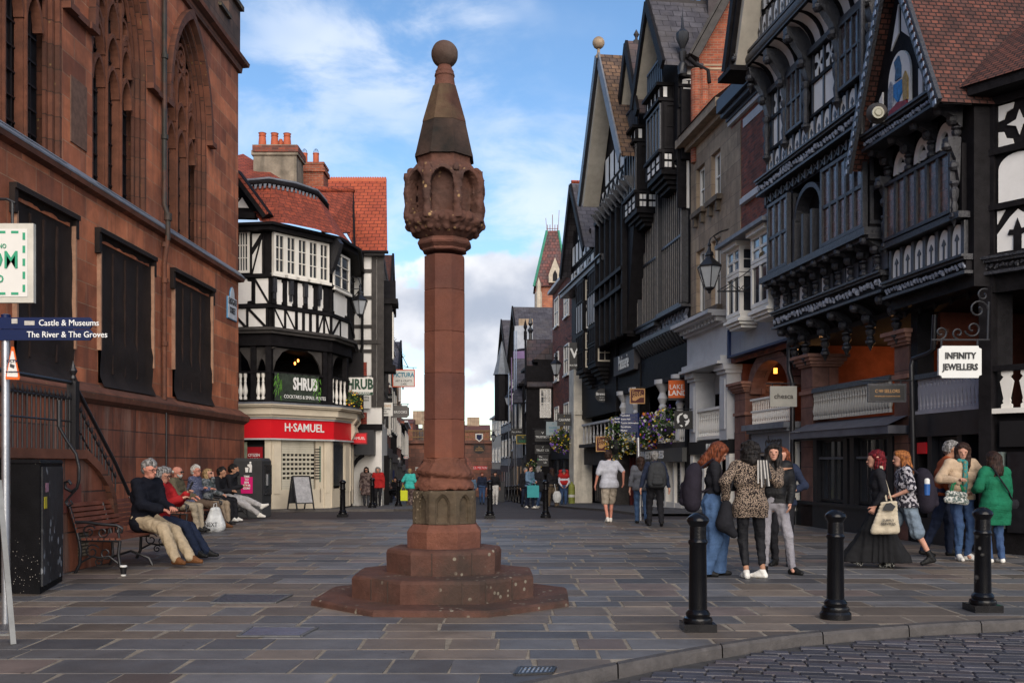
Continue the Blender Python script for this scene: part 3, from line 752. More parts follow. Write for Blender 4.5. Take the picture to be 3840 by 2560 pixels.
M_rend=mat('grey_render',(.24,.20,.15),.95,.35,3,.4,streak=.5,stainc=(.08,.07,.055),stain=.4)
M_terra=mat('terracotta_pot',(.42,.10,.045),.7,.15,4,.1)
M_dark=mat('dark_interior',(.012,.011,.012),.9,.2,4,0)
M_grey=mat('dark_grey_paint',(.04,.041,.045),.5,.1,4,.05)
M_leadg=mat('lead_sheet',(.15,.16,.18),.5,.25,5,.2)
M_carve=mat('carved_black_timber',(.020,.020,.024),.36,.6,14,1.0,spec=.6,bscale=26)
M_metal=mat('galvanised_steel',(.38,.39,.41),.35,.15,5,.05,metal=.8)
def arr(mk,name,mats,parent,mats_=None):
 """each piece of a repeated part as its own object"""
 out=[]
 for f in mk:
  b=MB(); f(b); out.append(b.build(name,mats,parent))
 return out
def window(fac,par,u0,u1,z0,z1,o,nx,nz,fr=M_whtp,fw=.07,bw=.025,dp=.06,pane=M_glass,sill=None,rec=.05,lights=0):
 """mullioned window: frame (with its glazing bars) as the part, pane as its sub-part"""
 b=MB(); R_=fac.rect
 R_(b,u0,u0+fw,z0,z1,o-dp,o); R_(b,u1-fw,u1,z0,z1,o-dp,o); R_(b,u0+fw,u1-fw,z1-fw,z1,o-dp,o-.002); R_(b,u0+fw,u1-fw,z0,z0+fw,o-dp,o-.002)
 iu0,iu1,iz0,iz1=u0+fw,u1-fw,z0+fw,z1-fw
 if lights:
  for i in range(1,lights):
   u=iu0+(iu1-iu0)*i/lights; R_(b,u-fw*.55,u+fw*.55,iz0,iz1,o-dp,o-.004)
 for i in range(1,nx):
  u=iu0+(iu1-iu0)*i/nx
  if lights and abs((i*lights/nx)-round(i*lights/nx)) < 1e-6: continue
  R_(b,u-bw/2,u+bw/2,iz0,iz1,o-dp,o-.012)
 for j in range(1,nz):
  z=iz0+(iz1-iz0)*j/nz; R_(b,iu0,iu1,z-bw/2,z+bw/2,o-dp,o-.015)
 if sill: R_(b,u0-.06,u1+.06,z0-.09,z0-.002,o-dp,o+sill)
 w_=b.build('window',fr,par)
 p=MB(); R_(p,iu0-.01,iu1+.01,iz0-.01,iz1+.01,o-dp-.015,o-rec); p.build('pane',pane,w_)
 return w_
TURN=[(.5,0),(.5,.10),(.30,.13),(.42,.17),(.62,.26),(.66,.34),(.5,.46),(.34,.58),(.30,.66),(.44,.69),(.30,.72),(.34,.82),(.44,.85),(.5,.88),(.5,1)]
def balusters(fac,par,u0,u1,z0,z1,o,n,m=M_whtp,r=.05,name='baluster',flat=False,dz=0):
 b=MB(); p0=fac.W(u0,z0,o); H=z1-z0
 if not flat: b.lathe([(r*a*2*.75,H*t) for a,t in TURN],p0,8)
 else:
  ww=r; pts=[(-ww,0),(ww,0),(ww,.1),(ww*.6,.14),(ww*.75,.2),(ww*.6,.26),(ww,.55),(ww*1.25,.72),(ww*.6,.84),(ww,.9),(ww,1),(-ww,1),(-ww,.9),(-ww*.6,.84),(-ww*1.25,.72),(-ww,.55),(-ww*.6,.26),(-ww*.75,.2),(-ww*.6,.14),(-ww,.1)]
  fac.pz(b,[(u0+a,z0+t*H) for a,t in pts],o-.015,o+.015)
 f=b.build(name,m,par,smooth=40 if not flat else 0)
 for i in range(1,n):
  c=f.copy(); COL.objects.link(c); c.parent=par; t=i/(n-1); c.location=f.location+fac.d*(u1-u0)*t+Vector((0,0,dz*t))
def cells(fac,wb,tb,u0,u1,z0,z1,n,kind,o=0,post=.07,tp=.05):
 """timber framed storey band: white infill over dark boarding, with real timbers between"""
 w_=(u1-u0)/n
 for i in range(n):
  a,c=u0+w_*i+post/2,u0+w_*(i+1)-post/2; m=(a+c)/2; h=z1-z0; k=kind if isinstance(kind,str) else kind[i % len(kind)]
  q=lambda pts,e=.02: fac.pz(wb,pts,o,o+e)
  if k == 'plain': q([(a,z0),(c,z0),(c,z1),(a,z1)])
  elif k == 'dark': pass
  elif k == 'arch':
   q([(a,z0)]+arch(a,c,z0+h*.55,z1-.02,5,1)+[(c,z0)])
   s_=(c-a)*.13; t=z0+h*.45
   fac.pz(tb,[(m-s_*.5,z0),(m+s_*.5,z0),(m+s_*.5,t),(m+s_*1.6,t+.02),(m+s_*1.2,t+h*.1),(m,t+h*.22),(m-s_*1.2,t+h*.1),(m-s_*1.6,t+.02),(m-s_*.5,t)],o+.022,o+.035)
  elif k == 'cusp':
   e=(c-a)*.17; f=h*.10
   q([(a+e,z0),(m-e*.8,z0),(m,z0-f*.0),(m+e*.8,z0),(c-e,z0),(c-e*.9,z0+f),(c,z0+f*1.2),(c,z0+f*2.4),(c-e*.1,z0+f*2.6),(c,z1-f*2.4),(c,z1-f*1.2),(c-e*.9,z1-f),(c-e,z1),(a+e,z1),(a+e*.9,z1-f),(a,z1-f*1.2),(a,z1-f*2.4),(a+e*.1,z0+f*2.6),(a,z0+f*2.4),(a,z0+f*1.2),(a+e*.9,z0+f)])
  elif k == 'cross':
   cz=(z0+z1)/2; hw,hh=(c-a)*.42,h*.42
   for sx in (-1,1):
    for sz in (-1,1):
     q([(m,cz+sz*hh*.12),(m+sx*hw*.12,cz),(m+sx*hw*.55,cz+sz*hh*.3),(m+sx*hw,cz+sz*hh*.35),(m+sx*hw*.95,cz+sz*hh*.9),(m+sx*hw*.35,cz+sz*hh),(m+sx*hw*.3,cz+sz*hh*.55)])
   q([(m-hw*.16,cz),(m,cz-hh*.16),(m+hw*.16,cz),(m,cz+hh*.16)],.023)
  elif k == 'star':
   cz=(z0+z1)/2; hw,hh=(c-a)/2,h/2
   for sx in (-1,1):
    for sz in (-1,1):
     q([(m+sx*hw,cz+sz*hh),(m+sx*hw*.25,cz+sz*hh),(m+sx*hw*.32,cz+sz*hh*.72),(m+sx*hw*.62,cz+sz*hh*.62),(m+sx*hw*.74,cz+sz*hh*.3),(m+sx*hw,cz+sz*hh*.25)])
   q([(m+rr*hw*math.cos(R(45*j)),cz+rr*hh*math.sin(R(45*j))) for j,rr in enumerate([.6,.22]*4)])
  elif k in ('d/','d\\','x','v'):
   q([(a,z0),(c,z0),(c,z1),(a,z1)])
   e=max(.05,min(.12,(c-a)*.14))
   if k in ('d/','x'): fac.seg(tb,(a,z0),(c,z1),e,o+.022,o+.04)
   if k in ('d\\','x'): fac.seg(tb,(c,z0),(a,z1),e,o+.022,o+.041)
  elif k == 'oval':
   q([(m+(c-a)*.36*math.cos(R(t*30)),z0+h*.86+h*.1*math.sin(R(t*30))) for t in range(12)])
   q([(a+(c-a)*.1,z0+.04)]+arch(a+(c-a)*.1,c-(c-a)*.1,z0+h*.6,z0+h*.72,4,1)+[(c-(c-a)*.1,z0+.04)])
  elif k == 'quad':
   for sx in (0,1):
    for sz in (0,1):
     q([(a+(c-a)*(.06+.5*sx),z0+h*(.08+.5*sz)),(a+(c-a)*(.44+.5*sx),z0+h*(.08+.5*sz)),(a+(c-a)*(.44+.5*sx),z0+h*(.42+.5*sz)),(a+(c-a)*(.06+.5*sx),z0+h*(.42+.5*sz))])
 for i in range(n+1):
  u=u0+w_*i; fac.rect(tb,u-post/2,u+post/2,z0,z1,o-.02,o+tp)
def rail(fac,tb,u0,u1,z,h,o0,o1,m=0,dz=0):
 fac.pz(tb,[(u0,z),(u1,z+dz),(u1,z+dz+h),(u0,z+h)],o0,o1,m)
def hang_sign(label,cat,c,wd,ht,yaw=0,th=.05,face=None,rim=None,lines=(),bracket=None,shape=None,rimw=.04,name='hanging_sign',group=None,extra=None):
 """board centred at c, its face towards -y turned by yaw (deg); lines: (text, dz, size, mat, sxs[, dx])"""
 c=Vector(c); T=thing(name,label,cat,c,group); a=R(yaw)
 d=Vector((math.cos(a),math.sin(a),0)); f=Fac((c-d*10)[:2],(c+d*10)[:2]); f.d=d; f.a=Vector((c.x,c.y,0))-d*0
 f.n=Vector((d.y,-d.x,0))
 b=MB(); pts=shape or [(-wd/2,-ht/2),(wd/2,-ht/2),(wd/2,ht/2),(-wd/2,ht/2)]
 f.pz(b,[(u,z+c.z) for u,z in pts],-th/2,th/2);
 if rim:
  b.build('frame',rim,T); b=MB(); k=[(u*(1-rimw/wd*2),z*(1-rimw/ht*2)) for u,z in pts]
  f.pz(b,[(u,z+c.z) for u,z in k],th/2,th/2+.006); b.build('panel',face,T)
 else: b.build('board',face,T)
 for ln in lines:
  s,dz,sz,m,sx=ln[:5]; dx=ln[5] if len(ln) > 5 else 0
  text(f,s,dx,c.z+dz,sz,th/2+.009,m,T,sxs=sx,bold=ln[6] if len(ln) > 6 else 0)
 if bracket:
  b=MB();
  for bb in bracket:
   if isinstance(bb,list): b.tube([f.W(u,z+c.z,0) for u,z in bb],.014,6)
  b.build('bracket',M_iron,T)
 if extra: extra(f,T,c)
 return T
def scroll(cx_,cz_,r,a0,turns,n=16,sgn=1):
 return [(cx_+r*(1-.75*i/n)*math.cos(a0+sgn*turns*2*math.pi*i/n),cz_+r*(1-.75*i/n)*math.sin(a0+sgn*turns*2*math.pi*i/n)) for i in range(n+1)]
C_W=mat('sign_white_face',(.62,.61,.57),.5,.04,3,0); C_K=mat('sign_black_face',(.012,.012,.013),.4,.1,3,0)
C_R=mat('sign_red_face',(.62,.012,.02),.4,.05,3,0); C_LW=mat('letter_white',(.75,.75,.72),.5,0,3,0); C_GD=mat('letter_gold',(.5,.27,.10),.45,.1,6,0)
C_NB=mat('sign_navy',(.004,.011,.055),.4,.1,3,0,spec=.2); C_OR=mat('sign_orange',(.62,.11,.012),.5,.05,3,0); C_MR=mat('sign_maroon',(.075,.012,.010),.5,.1,4,0)
C_DG=mat('letter_dark_green',(.012,.05,.025),.5,0,3,0)
# ================================================================ corner shop building on the left (red fascia below, balcony bar above)
def GP(px,Y): return ((px-CX)/FPX*Y,Y)
SA=Fac(GP(780,30.9),GP(1014,30.6)); SB=Fac(GP(1014,30.6),GP(1236,32.4)); SC=Fac(GP(1236,32.4),GP(1304,34.0)); SD=Fac(GP(1304,34.0),GP(1341,43.5))
HS=thing('corner_building','black and white timbered corner building with red tiled roof, balcony bar and red shop fascia','building',(GP(1100,33)[0],34,0))
LA,LB,LC_=SA.len,SB.len,SC.len
zt=lambda f,px,py,o=0: f.uz(px,py,o)[1]
def ring(mb,z0,z1,o,m=0,o0=-.3,side=7.0,dz=0):
 pts=[SA.W(-2,0,o)]
 def corner(f,g):
  p,d=f.W(0,0,o),f.d; q,e=g.W(0,0,o),g.d; den=d.x*e.y-d.y*e.x
  t=((q.x-p.x)*e.y-(q.y-p.y)*e.x)/den; return p+d*t
 pts += [corner(SA,SB),corner(SB,SC),corner(SC,SD),SD.W(side,0,o)]
 inn=[SA.W(-2,0,o0),SA.W(LA,0,o0-.2),SB.W(LB,0,o0-.5),SC.W(LC_,0,o0-.6),SD.W(side,0,o0)]
 vs=[]
 for p,q in zip(pts,inn): vs += [p+Vector((0,0,z0)),p+Vector((0,0,z1)),q+Vector((0,0,z1)),q+Vector((0,0,z0))]
 mb.add(vs,[(i*4+j,i*4+4+j,i*4+4+(j+1)%4,i*4+(j+1)%4) for i in range(4) for j in range(4)]+[(0,1,2,3),(19,18,17,16)],m)
b=MB(); ring(b,0,2.75,-.12); ring(b,5.32,8.55,0,o0=-1.2); b.build('wall',M_tim,HS)
b=MB(); ring(b,0,.35,.03); b.build('plinth',M_stone,HS)
b=MB()
for f,u0,u1 in ((SA,-2,.75),(SA,LA-1.35,LA-.9),(SA,LA-.15,LA+.05),(SB,0,.35),(SB,LB-.28,LB-.02),(SC,.0,.12),(SC,LC_-.55,LC_-.05),(SD,.1,.7),(SD,2.2,2.9),(SD,4.6,6.8)):
 f.rect(b,u0,u1,.0,2.2,-.1,.08)
 f.rect(b,u0+.06,u1-.06,.5,2.05,.08,.10)
b.build('pilaster',M_cream,HS)
b=MB()
for f,l in ((SA,LA),(SB,LB),(SC,LC_),(SD,6.8)):
 f.rect(b,-.02 if f is not SA else -2,l,.0,.62,-.1,.05)
b.build('stall_riser',M_cream,HS)
b=MB(); z=.45; k=0
u0s,u1s=.42,SB.U(1176)
while z < 2.18:
 if .95 < z < 1.75 and k % 2:
  for j in range(8):
   a=u0s+(u1s-u0s)*(j+.1)/8; SB.rect(b,a,u0s+(u1s-u0s)*(j+.28)/8,z,z+.07,-.05,.0)
 else: SB.rect(b,u0s,u1s,z,z+.068,-.05,.012)
 z += .072; k += 1
b.build('roller_shutter',mat('cream_slat',(.50,.47,.38),.5,.1,3,.1,streak=.3,stainc=(.25,.2,.14)),HS)
b=MB(); SB.rect(b,u0s,u1s,0,2.2,-.09,-.055); b.build('shutter_backing',M_dark,HS)
dr=MB(); a,c=SB.U(1182),LB-.3; SB.rect(dr,a,c,.1,2.2,-.04,.03); SB.rect(dr,a+.2,c-.15,.2,.72,.03,.05); dr_o=dr.build('door',M_cream,HS)
dp=MB(); SB.rect(dp,a+.14,c-.1,.85,2.0,.03,.045); dp.build('pane',mat('green_grey_glass',(.14,.2,.15),.15,.2,3,0),dr_o)
dl=MB()
for i in range(12): SB.rect(dl,a+.17,c-.35,.95+i*.085,.98+i*.085,.046,.052)
dl.build('blind',M_dark,dr_o)
b=MB();
SA.rect(b,SA.U(884),SA.U(930),.7,2.1,.05,.09); b.build('window',mat('sage_glass',(.22,.24,.17),.2,.2,3,0),HS)
b=MB(); SA.rect(b,LA-.87,LA-.19,.35,2.0,-.08,-.02); b.build('display_window',M_dark,HS)
b=MB(); SA.rect(b,LA-.8,LA-.25,.5,1.95,-.02,.02); pp=b.build('poster',mat('poster_red',(.30,.012,.02),.4,.1,3,0),HS)
text(SA,'CITIZEN\nCASIO\n  \nG-SHOCK',LA-.52,1.5,.13,.03,C_LW,pp,sxs=.8)
b=MB(); SC.rect(b,.16,LC_-.6,.7,2.15,.0,.06); b.build('display_window',M_glass,HS)
for a_,c_ in ((.75,2.15),(2.95,4.55)):
 b=MB(); SD.rect(b,a_,c_,.7,2.15,.0,.06); b.build('display_window',M_glass,HS)
b=MB(); ring(b,2.22,2.80,.16); fs_=b.build('fascia',C_R,HS)
uu=SB.U(1156,.16); text(SB,'H·SAMUEL',SB.U(1141,.16),2.55,.36,.175,C_LW,fs_,sxs=.95,bold=.008)
b=MB(); ring(b,2.17,2.215,.2); ring(b,2.81,2.86,.2); b.build('fascia_trim',M_stoneg,HS)
b=MB(); ring(b,2.865,2.94,.25); ring(b,2.942,3.16,.33); ring(b,3.162,3.21,.42); ring(b,3.212,3.25,.47); b.build('cornice',M_cream,HS)
b=MB(); ring(b,3.255,3.31,.44); b.build('lead_ledge',M_leadg,HS)
b=MB()
for f,u in ((SC,LC_-.1),(SD,2.4),(SD,6.2)):
 q=[(.1,2.2),(.18,2.25),(.3,2.5),(.24,2.75),(.38,2.95),(.05,2.95)]
 b.prism([f.W(u,z,o) for o,z in q],f.d*.16)
b.build('console_bracket',M_cream,HS)
fl=MB(); ring(fl,3.16,3.25,.0,o0=-3.2); fl.build('balcony_floor',M_timg,HS)
zB,zT=3.31,5.02
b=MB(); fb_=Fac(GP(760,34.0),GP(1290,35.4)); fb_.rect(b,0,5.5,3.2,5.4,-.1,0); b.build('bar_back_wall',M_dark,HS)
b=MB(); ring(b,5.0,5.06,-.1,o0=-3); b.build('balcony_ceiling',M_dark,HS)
for f,u,w_ in ((SA,SA.U(952),.17),(SA,LA-.05,.18),(SA,SA.U(893),.1),(SB,LB-.22,.16),(SC,.10,.12),(SC,LC_-.12,.14),(SD,2.3,.2),(SD,5.5,.2)):
 p=MB(); f.rect(p,u-w_/2,u+w_/2,zB,5.1,-.12,.05); f.rect(p,u-w_/2-.03,u+w_/2+.03,zB,zB+.12,-.14,.07); p.build('post',M_tim,HS)
b=MB()
for f,u,s in ((SA,SA.U(962),1),(SA,SA.U(1000),-1),(SA,SA.U(940),-1),(SB,.12,1),(SB,LB-.32,-1),(SC,.2,1)):
 pts=[(u,4.3),(u+s*.10,4.6),(u+s*.34,4.9),(u+s*.62,5.02),(u,5.02)]
 f.pz(b,pts,-.07,-.01)
b.build('brace',M_timg,HS)
b=MB(); ring(b,5.06,5.42,.10); b.build('beam',M_tim,HS)
text(SB,'Crtx',1.55,5.3,.2,.12,mat('faded_letter',(.12,.11,.10),.8,.2,5,0),HS,italic=.3,sxs=.9) if False else None
b=MB(); ring(b,5.425,5.52,.22); ring(b,5.52,5.60,.30); b.build('moulding',M_timg,HS)
b=MB()
for f,u0,u1 in ((SA,-1.5,LA),(SB,.0,LB-.3),(SC,.18,LC_-.2),(SD,0,5.5)):
 f.rect(b,u0,u1,4.22,4.28,-.07,.07); f.rect(b,u0,u1,3.36,3.41,-.05,.05)
b.build('handrail',M_tim,HS)
ua=SA.U(893)
balusters(SA,HS,SA.U(902),SA.U(920),3.41,4.22,0,2,r=.075)
balusters(SA,HS,SA.U(969),SA.U(987),3.41,4.22,0,2,r=.075)
balusters(SB,HS,.25,LB-.55,3.41,4.22,0,9,r=.06)
balusters(SC,HS,.25,LC_-.3,3.41,4.22,0,4,r=.06)
balusters(SD,HS,.5,5,3.41,4.22,0,12,r=.06)
bn=thing('banner','dark green bar banner with white lettering tied over the balcony balusters','banner',SB.W(1,3.8,.1))
b=MB(); n=18; vs=[]
for i in range(n+1):
 u=.10+(LB-.5-.10)*i/n; o=.075+.012*math.sin(i*2.1)
 vs += [SB.W(u,3.38,o),SB.W(u,4.24,o)]
b.add(vs,[(2*i,2*i+2,2*i+3,2*i+1) for i in range(n)]); b.build('cloth',mat('banner_green',(.03,.04,.03),.6,.5,5,.2),bn,smooth=60)
C_LWb=C_LW
text(SB,'SHRUB',1.27,3.92,.52,.095,C_LW,bn,sxs=.60,bold=.018); text(SB,'COCKTAILS & SMALL PLATES',1.27,3.52,.155,.095,C_LW,bn,sxs=.83)
b=MB(); random.seed(3)
for s_,u in ((0,.2),(1,LB-.62)):
 for i in range(26):
  z=3.5+random.random()*.7; a=random.uniform(-.12,.12); b.prism([SB.W(u+a,z,.1),SB.W(u+a+.05,z+.03,.1),SB.W(u+a*1.6,z-.14,.1)],SB.n*.004)
b.build('leaf_print',mat('leaf_green',(.10,.25,.04),.6,.3,5,0),bn)
M_bulb=mat('glowing_bulb',(.9,.4,.1),.5,0,1,0,emit=((1,.32,.06),5))
bx_=[(1028,1296),(1050,1290),(1092,1291),(1108,1307),(1121,1298),(1140,1300),(1133,1309),(974,1320),(1118,1352),(1106,1362)]
for i,(px,py) in enumerate(bx_):
 b=MB(); p=AT(px,py,32.6 if px > 1000 else 32.0); b.ball(p,.032,8,sc=(1,1,1.8)); b.tube([p+Vector((0,0,.05)),p+Vector((0,0,5.0-p.z))],.006,4,1)
 tag(b.build('pendant_bulb',[M_bulb,M_iron]),['glowing filament bulb in the balcony bar, top left of the banner','second glowing bulb from the left above the banner','glowing bulb over the middle of the banner','lower glowing bulb of the central cluster','upper glowing bulb in the central cluster','rightmost glowing bulb above the banner','lowest right glowing bulb of the cluster','glowing bulb between the two left posts','dim red bulb deep in the bar','dim red bulb beside the deep one'][i],'lamp','filament bulbs in the balcony bar')
wb,tb=MB(),MB()
cells(SA,wb,tb,-.6,SA.U(1004),5.62,6.20,4,['d\\','d/','d\\','d\\'],.02)
cells(SB,wb,tb,.08,.95,5.62,6.20,2,['d\\','d\\'],.02); cells(SB,wb,tb,.95,LB-.55,5.62,6.20,3,'plain',.02,post=.1); cells(SB,wb,tb,LB-.55,LB,5.62,6.20,2,['d/','d\\'],.02)
cells(SC,wb,tb,.05,LC_-.05,5.62,6.20,2,['d/','plain'],.02)
cells(SD,wb,tb,.1,5.5,5.62,6.2,8,'plain',.02)
tt=MB(); ring(tt,6.22,6.33,.10); ring(tt,5.60,5.64,.1); tt.build('rail',M_tim,HS)
cells(SA,wb,tb,-.6,SA.U(953),6.36,7.12,2,'cusp',.02,post=.12)
cells(SA,wb,tb,SA.U(953),LA,6.36,7.12,1,['d\\'],.02)
cells(SB,wb,tb,.10,LB-.22,6.36,7.12,5,'cusp',.02,post=.16)
cells(SC,wb,tb,.1,LC_-.1,6.36,7.12,1,'cusp',.02,post=.15)
cells(SD,wb,tb,.1,5.5,6.36,7.12,7,'cusp',.02,post=.15)
tt=MB(); ring(tt,7.15,7.25,.12); tt.build('rail',M_tim,HS)
cells(SA,wb,tb,SA.U(944),SA.U(990),7.28,8.5,1,['d/'],.02)
SA.seg(tb,(SA.U(944),7.9),(SA.U(990),8.5),.12,.04,.07)
cells(SD,wb,tb,1.5,5.5,7.28,8.5,5,'plain',.02)
b=MB()
for u in (.08,.72,1.28,1.84,2.4):
 if u < LB: SB.rect(b,u-.07,u+.07,6.7,7.15,.02,.14); SB.rect(b,u-.045,u+.045,6.5,6.7,.02,.10)
b.build('carved_bracket',M_carve,HS)
window(SA,HS,SA.U(884),SA.U(940),7.30,8.62,.08,4,3,fw=.08)
zt1,zb1=7.28,8.52
W_=LB-.16
for i in range(5):
 u0=.02+W_*i/5; window(SB,HS,u0,u0+W_/5-.004,7.27,8.53,.16,2,3,fw=.075,dp=.12,sill=.05)
window(SC,HS,.12,LC_-.08,7.2,8.4,.12,2,3,fw=.07,sill=.05)
wb.build('infill_panel',M_wht,HS); tb.build('timber_frame',M_tim,HS)
b=MB(); pr=[(0,7.9),(.05,7.6),(.25,7.75),(.5,8.2),(.62,8.5),(.45,8.68),(0,8.68)]
b.prism([SB.W(LB-.1,z,o+.02) for o,z in pr],SB.d*.14); b.build('scroll_bracket',M_carve,HS)
tb=MB(); ring(tb,8.55,8.68,.34); ring(tb,8.68,8.76,.46); tb.build('eaves',M_tim,HS)
def quadsurf(name,pts,m,par,th=.08):
 b=MB(); pts=[Vector(p) for p in pts]; n=(pts[1]-pts[0]).cross(pts[2]-pts[0]).normalized()
 if n.z < 0: n=-n
 b.prism(pts,-n*th); return b.build(name,m,par)
def curve_roof():
 b=MB(); rows=6; vs=[]; base=[SA.W(SA.U(1000),0,.50),SB.W(.25,0,.60),SB.W(LB*.5,0,.66),SB.W(LB-.15,0,.55),SC.W(LC_*.45,0,.45)]
 top=[AT(905,700,31.4),AT(1010,690,31.3),AT(1110,708,31.9),AT(1190,735,32.6),AT(1224,775,33.2)]
 for r_ in range(rows+1):
  t=r_/rows
  for p,q in zip(base,top):
   v=p.lerp(Vector((q.x,q.y,0)),t); z=8.76+(q.z-8.76)*(t*.8+t*t*.2); vs.append((v.x,v.y,z))
 k=len(base); b.add(vs,[(r_*k+i,r_*k+i+1,(r_+1)*k+i+1,(r_+1)*k+i) for r_ in range(rows) for i in range(k-1)])
 return b.build('roof',M_tile,HS),top
rf,top=curve_roof()
b=MB(); b.tube([AT(890,668,31.5)]+[p+Vector((0,-.06,.05)) for p in top]+[AT(1222,800,33.4)],.10,8); b.build('gutter',M_tim,HS,smooth=50)
b=MB(); b.tube([AT(890,662,31.5)]+[p+Vector((0,-.02,.17)) for p in top],.05,8); b.build('lead_ridge',M_leadg,HS,smooth=50)
b=MB(); n=24
for i in range(n):
 t=i/n*(len(top)-1); j=int(t); p=top[j].lerp(top[j+1],t-j); q=top[j].lerp(top[min(j+1,4)],min(1,t-j+.12))
 b.prism([p+Vector((0,-.12,.0)),p+(q-p)*.9+Vector((0,-.12,.0)),p+(q-p)*.75+Vector((0,-.2,-.17)),p+(q-p)*.2+Vector((0,-.2,-.17))],(0,.015,0))
b.build('lead_scallops',M_leadg,HS)
quadsurf('roof',[AT(1213,870,33.6),AT(1316,872,35.3),AT(1325,713,36.6),AT(1165,713,35.0)],M_tile,HS)
quadsurf('roof',[AT(800,690,31.6),AT(1110,712,32.6),AT(1055,665,36),AT(912,577,36.5),AT(860,590,36)],M_tile,HS)
b=MB(); b.tube([AT(1165,712,35.0),AT(1325,713,36.6)],.12,8); b.build('ridge_tiles',M_tileb,HS,smooth=50)
for px in (1196,1230,1261,1295):
 b=MB(); b.ball(AT(px,707,35.2+(px-1165)/100),.07,8); b.build('ridge_knob',M_stone,HS)
b=MB(); SA.poly(b,[(850,790),(1000,812),(886,660),(850,640)],-.4,.12); b.build('gable_wall',M_tim,HS)
b=MB(); SA.beam(b,(880,640),(1002,806),.16,.12,.5); SA.beam(b,(872,652),(992,812),.12,.5,.56)
SA.poly(b,[(850,796),(955,796),(955,818),(850,815)],.1,.35); b.build('bargeboard',M_tim,HS)
b=MB(); SA.poly(b,[(880,778),(932,780),(908,740)],.12,.16); SA.poly(b,[(870,752),(895,745),(880,722)],.12,.16); b.build('gable_infill',M_wht,HS)
quadsurf('dormer_roof',[SA.P(1006,800,.55),SA.P(884,636,.55),AT(905,640,33.4),AT(1030,790,31.9)],M_tile,HS)
def stack(px0,px1,pyt,pyb,Y,dep,m,name='chimney',cap=True,par=None):
 x0,x1=AT(px0,0,Y).x,AT(px1,0,Y).x; z0,z1=AT(0,pyb,Y).z,AT(0,pyt,Y).z
 c=MB(); c.box(x0,x1,Y,Y+dep,z0,z1)
 if cap: c.box(x0-.06,x1+.06,Y-.06,Y+dep+.06,z1-.28,z1-.12); c.box(x0-.03,x1+.03,Y-.03,Y+dep+.03,z1+.0,z1+.08)
 return c.build(name,m,par or HS)
c1=stack(950,1112,552,720,34.4,1.1,M_rend)
b=MB(); x0,x1=AT(946,0,34.3).x,AT(1118,0,34.3).x; z1=AT(0,552,34.4).z; b.box(x0,x1,34.3,35.6,z1-.18,z1+.03); b.build('brick_cap',M_brickd,c1)
for px,py in ((984,499),(1030,500),(1077,501)):
 p=AT(px,548,34.9); h=AT(px,py,34.9).z-p.z; b=MB()
 b.lathe([(.14,0),(.135,h*.3),(.115,h*.72),(.135,h*.74),(.115,h*.78),(.13,h*.95),(.145,h*.97),(.12,h),(.09,h*.98)],p,14); b.build('chimney_pot',M_terra,c1,smooth=40)
b=MB(); p=AT(1053,548,35.1); b.ball(p+Vector((0,0,.05)),.1,10,sc=(1,1,2.2)); b.build('cowl',M_terra,c1)
c2=stack(1118,1213,616,730,36.2,.9,M_brick)
for px in (1142,1185):
 p=AT(px,612,36.6); h=.27*1.2; b=MB(); b.lathe([(.11,0),(.108,h),(.12,h),(.12,h+.03),(.09,h+.03)],p,12); pt=b.build('chimney_pot',M_terra,c2,smooth=40)
 b=MB()
 for a in range(4):
  ca_,sa_=math.cos(a*.785),math.sin(a*.785)
  b.tube([p+Vector((ca_*.1*math.cos(t),sa_*.1*math.cos(t),h+.03+.17*math.sin(t))) for t in [math.pi*i/8 for i in range(9)]],.006,4)
 b.build('wire_guard',mat('blue_wire',(.1,.2,.35),.5,0,3,0),pt)
def lantern(label,c,s=1.0,arm=None,up=True,group=None):
 """four-sided street lantern hanging or standing at c (centre of glass)"""
 c=Vector(c); T=thing('street_lantern',label,'lantern',c,group); V=lambda x,y,z: c+Vector((x,y,z))*s
 b=MB(); b.lathe([(.30,.20),(.31,.23),(.20,.33),(.10,.42),(.08,.47),(.11,.49),(.10,.55),(.05,.60),(.03,.70),(.05,.73),(.02,.80),(.001,.86)],c,6,R(30)) if False else b.lathe([(r_*s,z*s) for r_,z in [(.30,.20),(.31,.23),(.20,.33),(.10,.42),(.08,.47),(.11,.49),(.10,.55),(.05,.60),(.03,.70),(.05,.73),(.02,.80),(.001,.86)]],c,6,R(30))
 b.build('lamp_hood',M_iron,T)
 b=MB(); b.lathe([(.001,-.42*s),(.04*s,-.40*s),(.05*s,-.35*s),(.13*s,-.30*s),(.13*s,-.27*s),(.02*s,-.27*s)],c,6,R(30));
 for j in range(6):
  a=R(30)+j*math.pi/3; b.bar(V(.13*math.cos(a),.13*math.sin(a),-.28),V(.29*math.cos(a),.29*math.sin(a),.20),.018*s)
 b.build('lamp_frame',M_iron,T)
 b=MB(); b.lathe([(.115*s,-.27*s),(.27*s,.20*s)],c,6,R(30)); b.build('lamp_glass',mat('lantern_glass',(.34,.36,.38),.15,.1,4,0,spec=.6),T)
 if arm:
  b=MB();
  for a in arm: b.tube([Vector(p) for p in a],.02*s,6)
  b.build('bracket',M_iron,T,smooth=50)
 return T
TB_=thing('timbered_house','tall narrow black and white house with steep bright red tiled roof behind the corner building','house',(-5.8,40,0))
T1=Fac(GP(1312,38.0),GP(1432,38.0)); xe=GP(1432,38)[0]; T2=Fac((xe,38),(xe-.55,44))
b=MB(); b.add([T1.W(0,-.4),T1.W(T1.len,-.4),T1.W(T1.len,9.7),T1.W(0,9.7)],[(0,1,2,3)]); b.add([T2.W(0,-.5),T2.W(6,-.5),T2.W(6,9.6),T2.W(0,9.6)],[(0,1,2,3)]); b.build('wall',M_wht,TB_)
b=MB(); zq=lambda py: T1.Zz(1350,py)
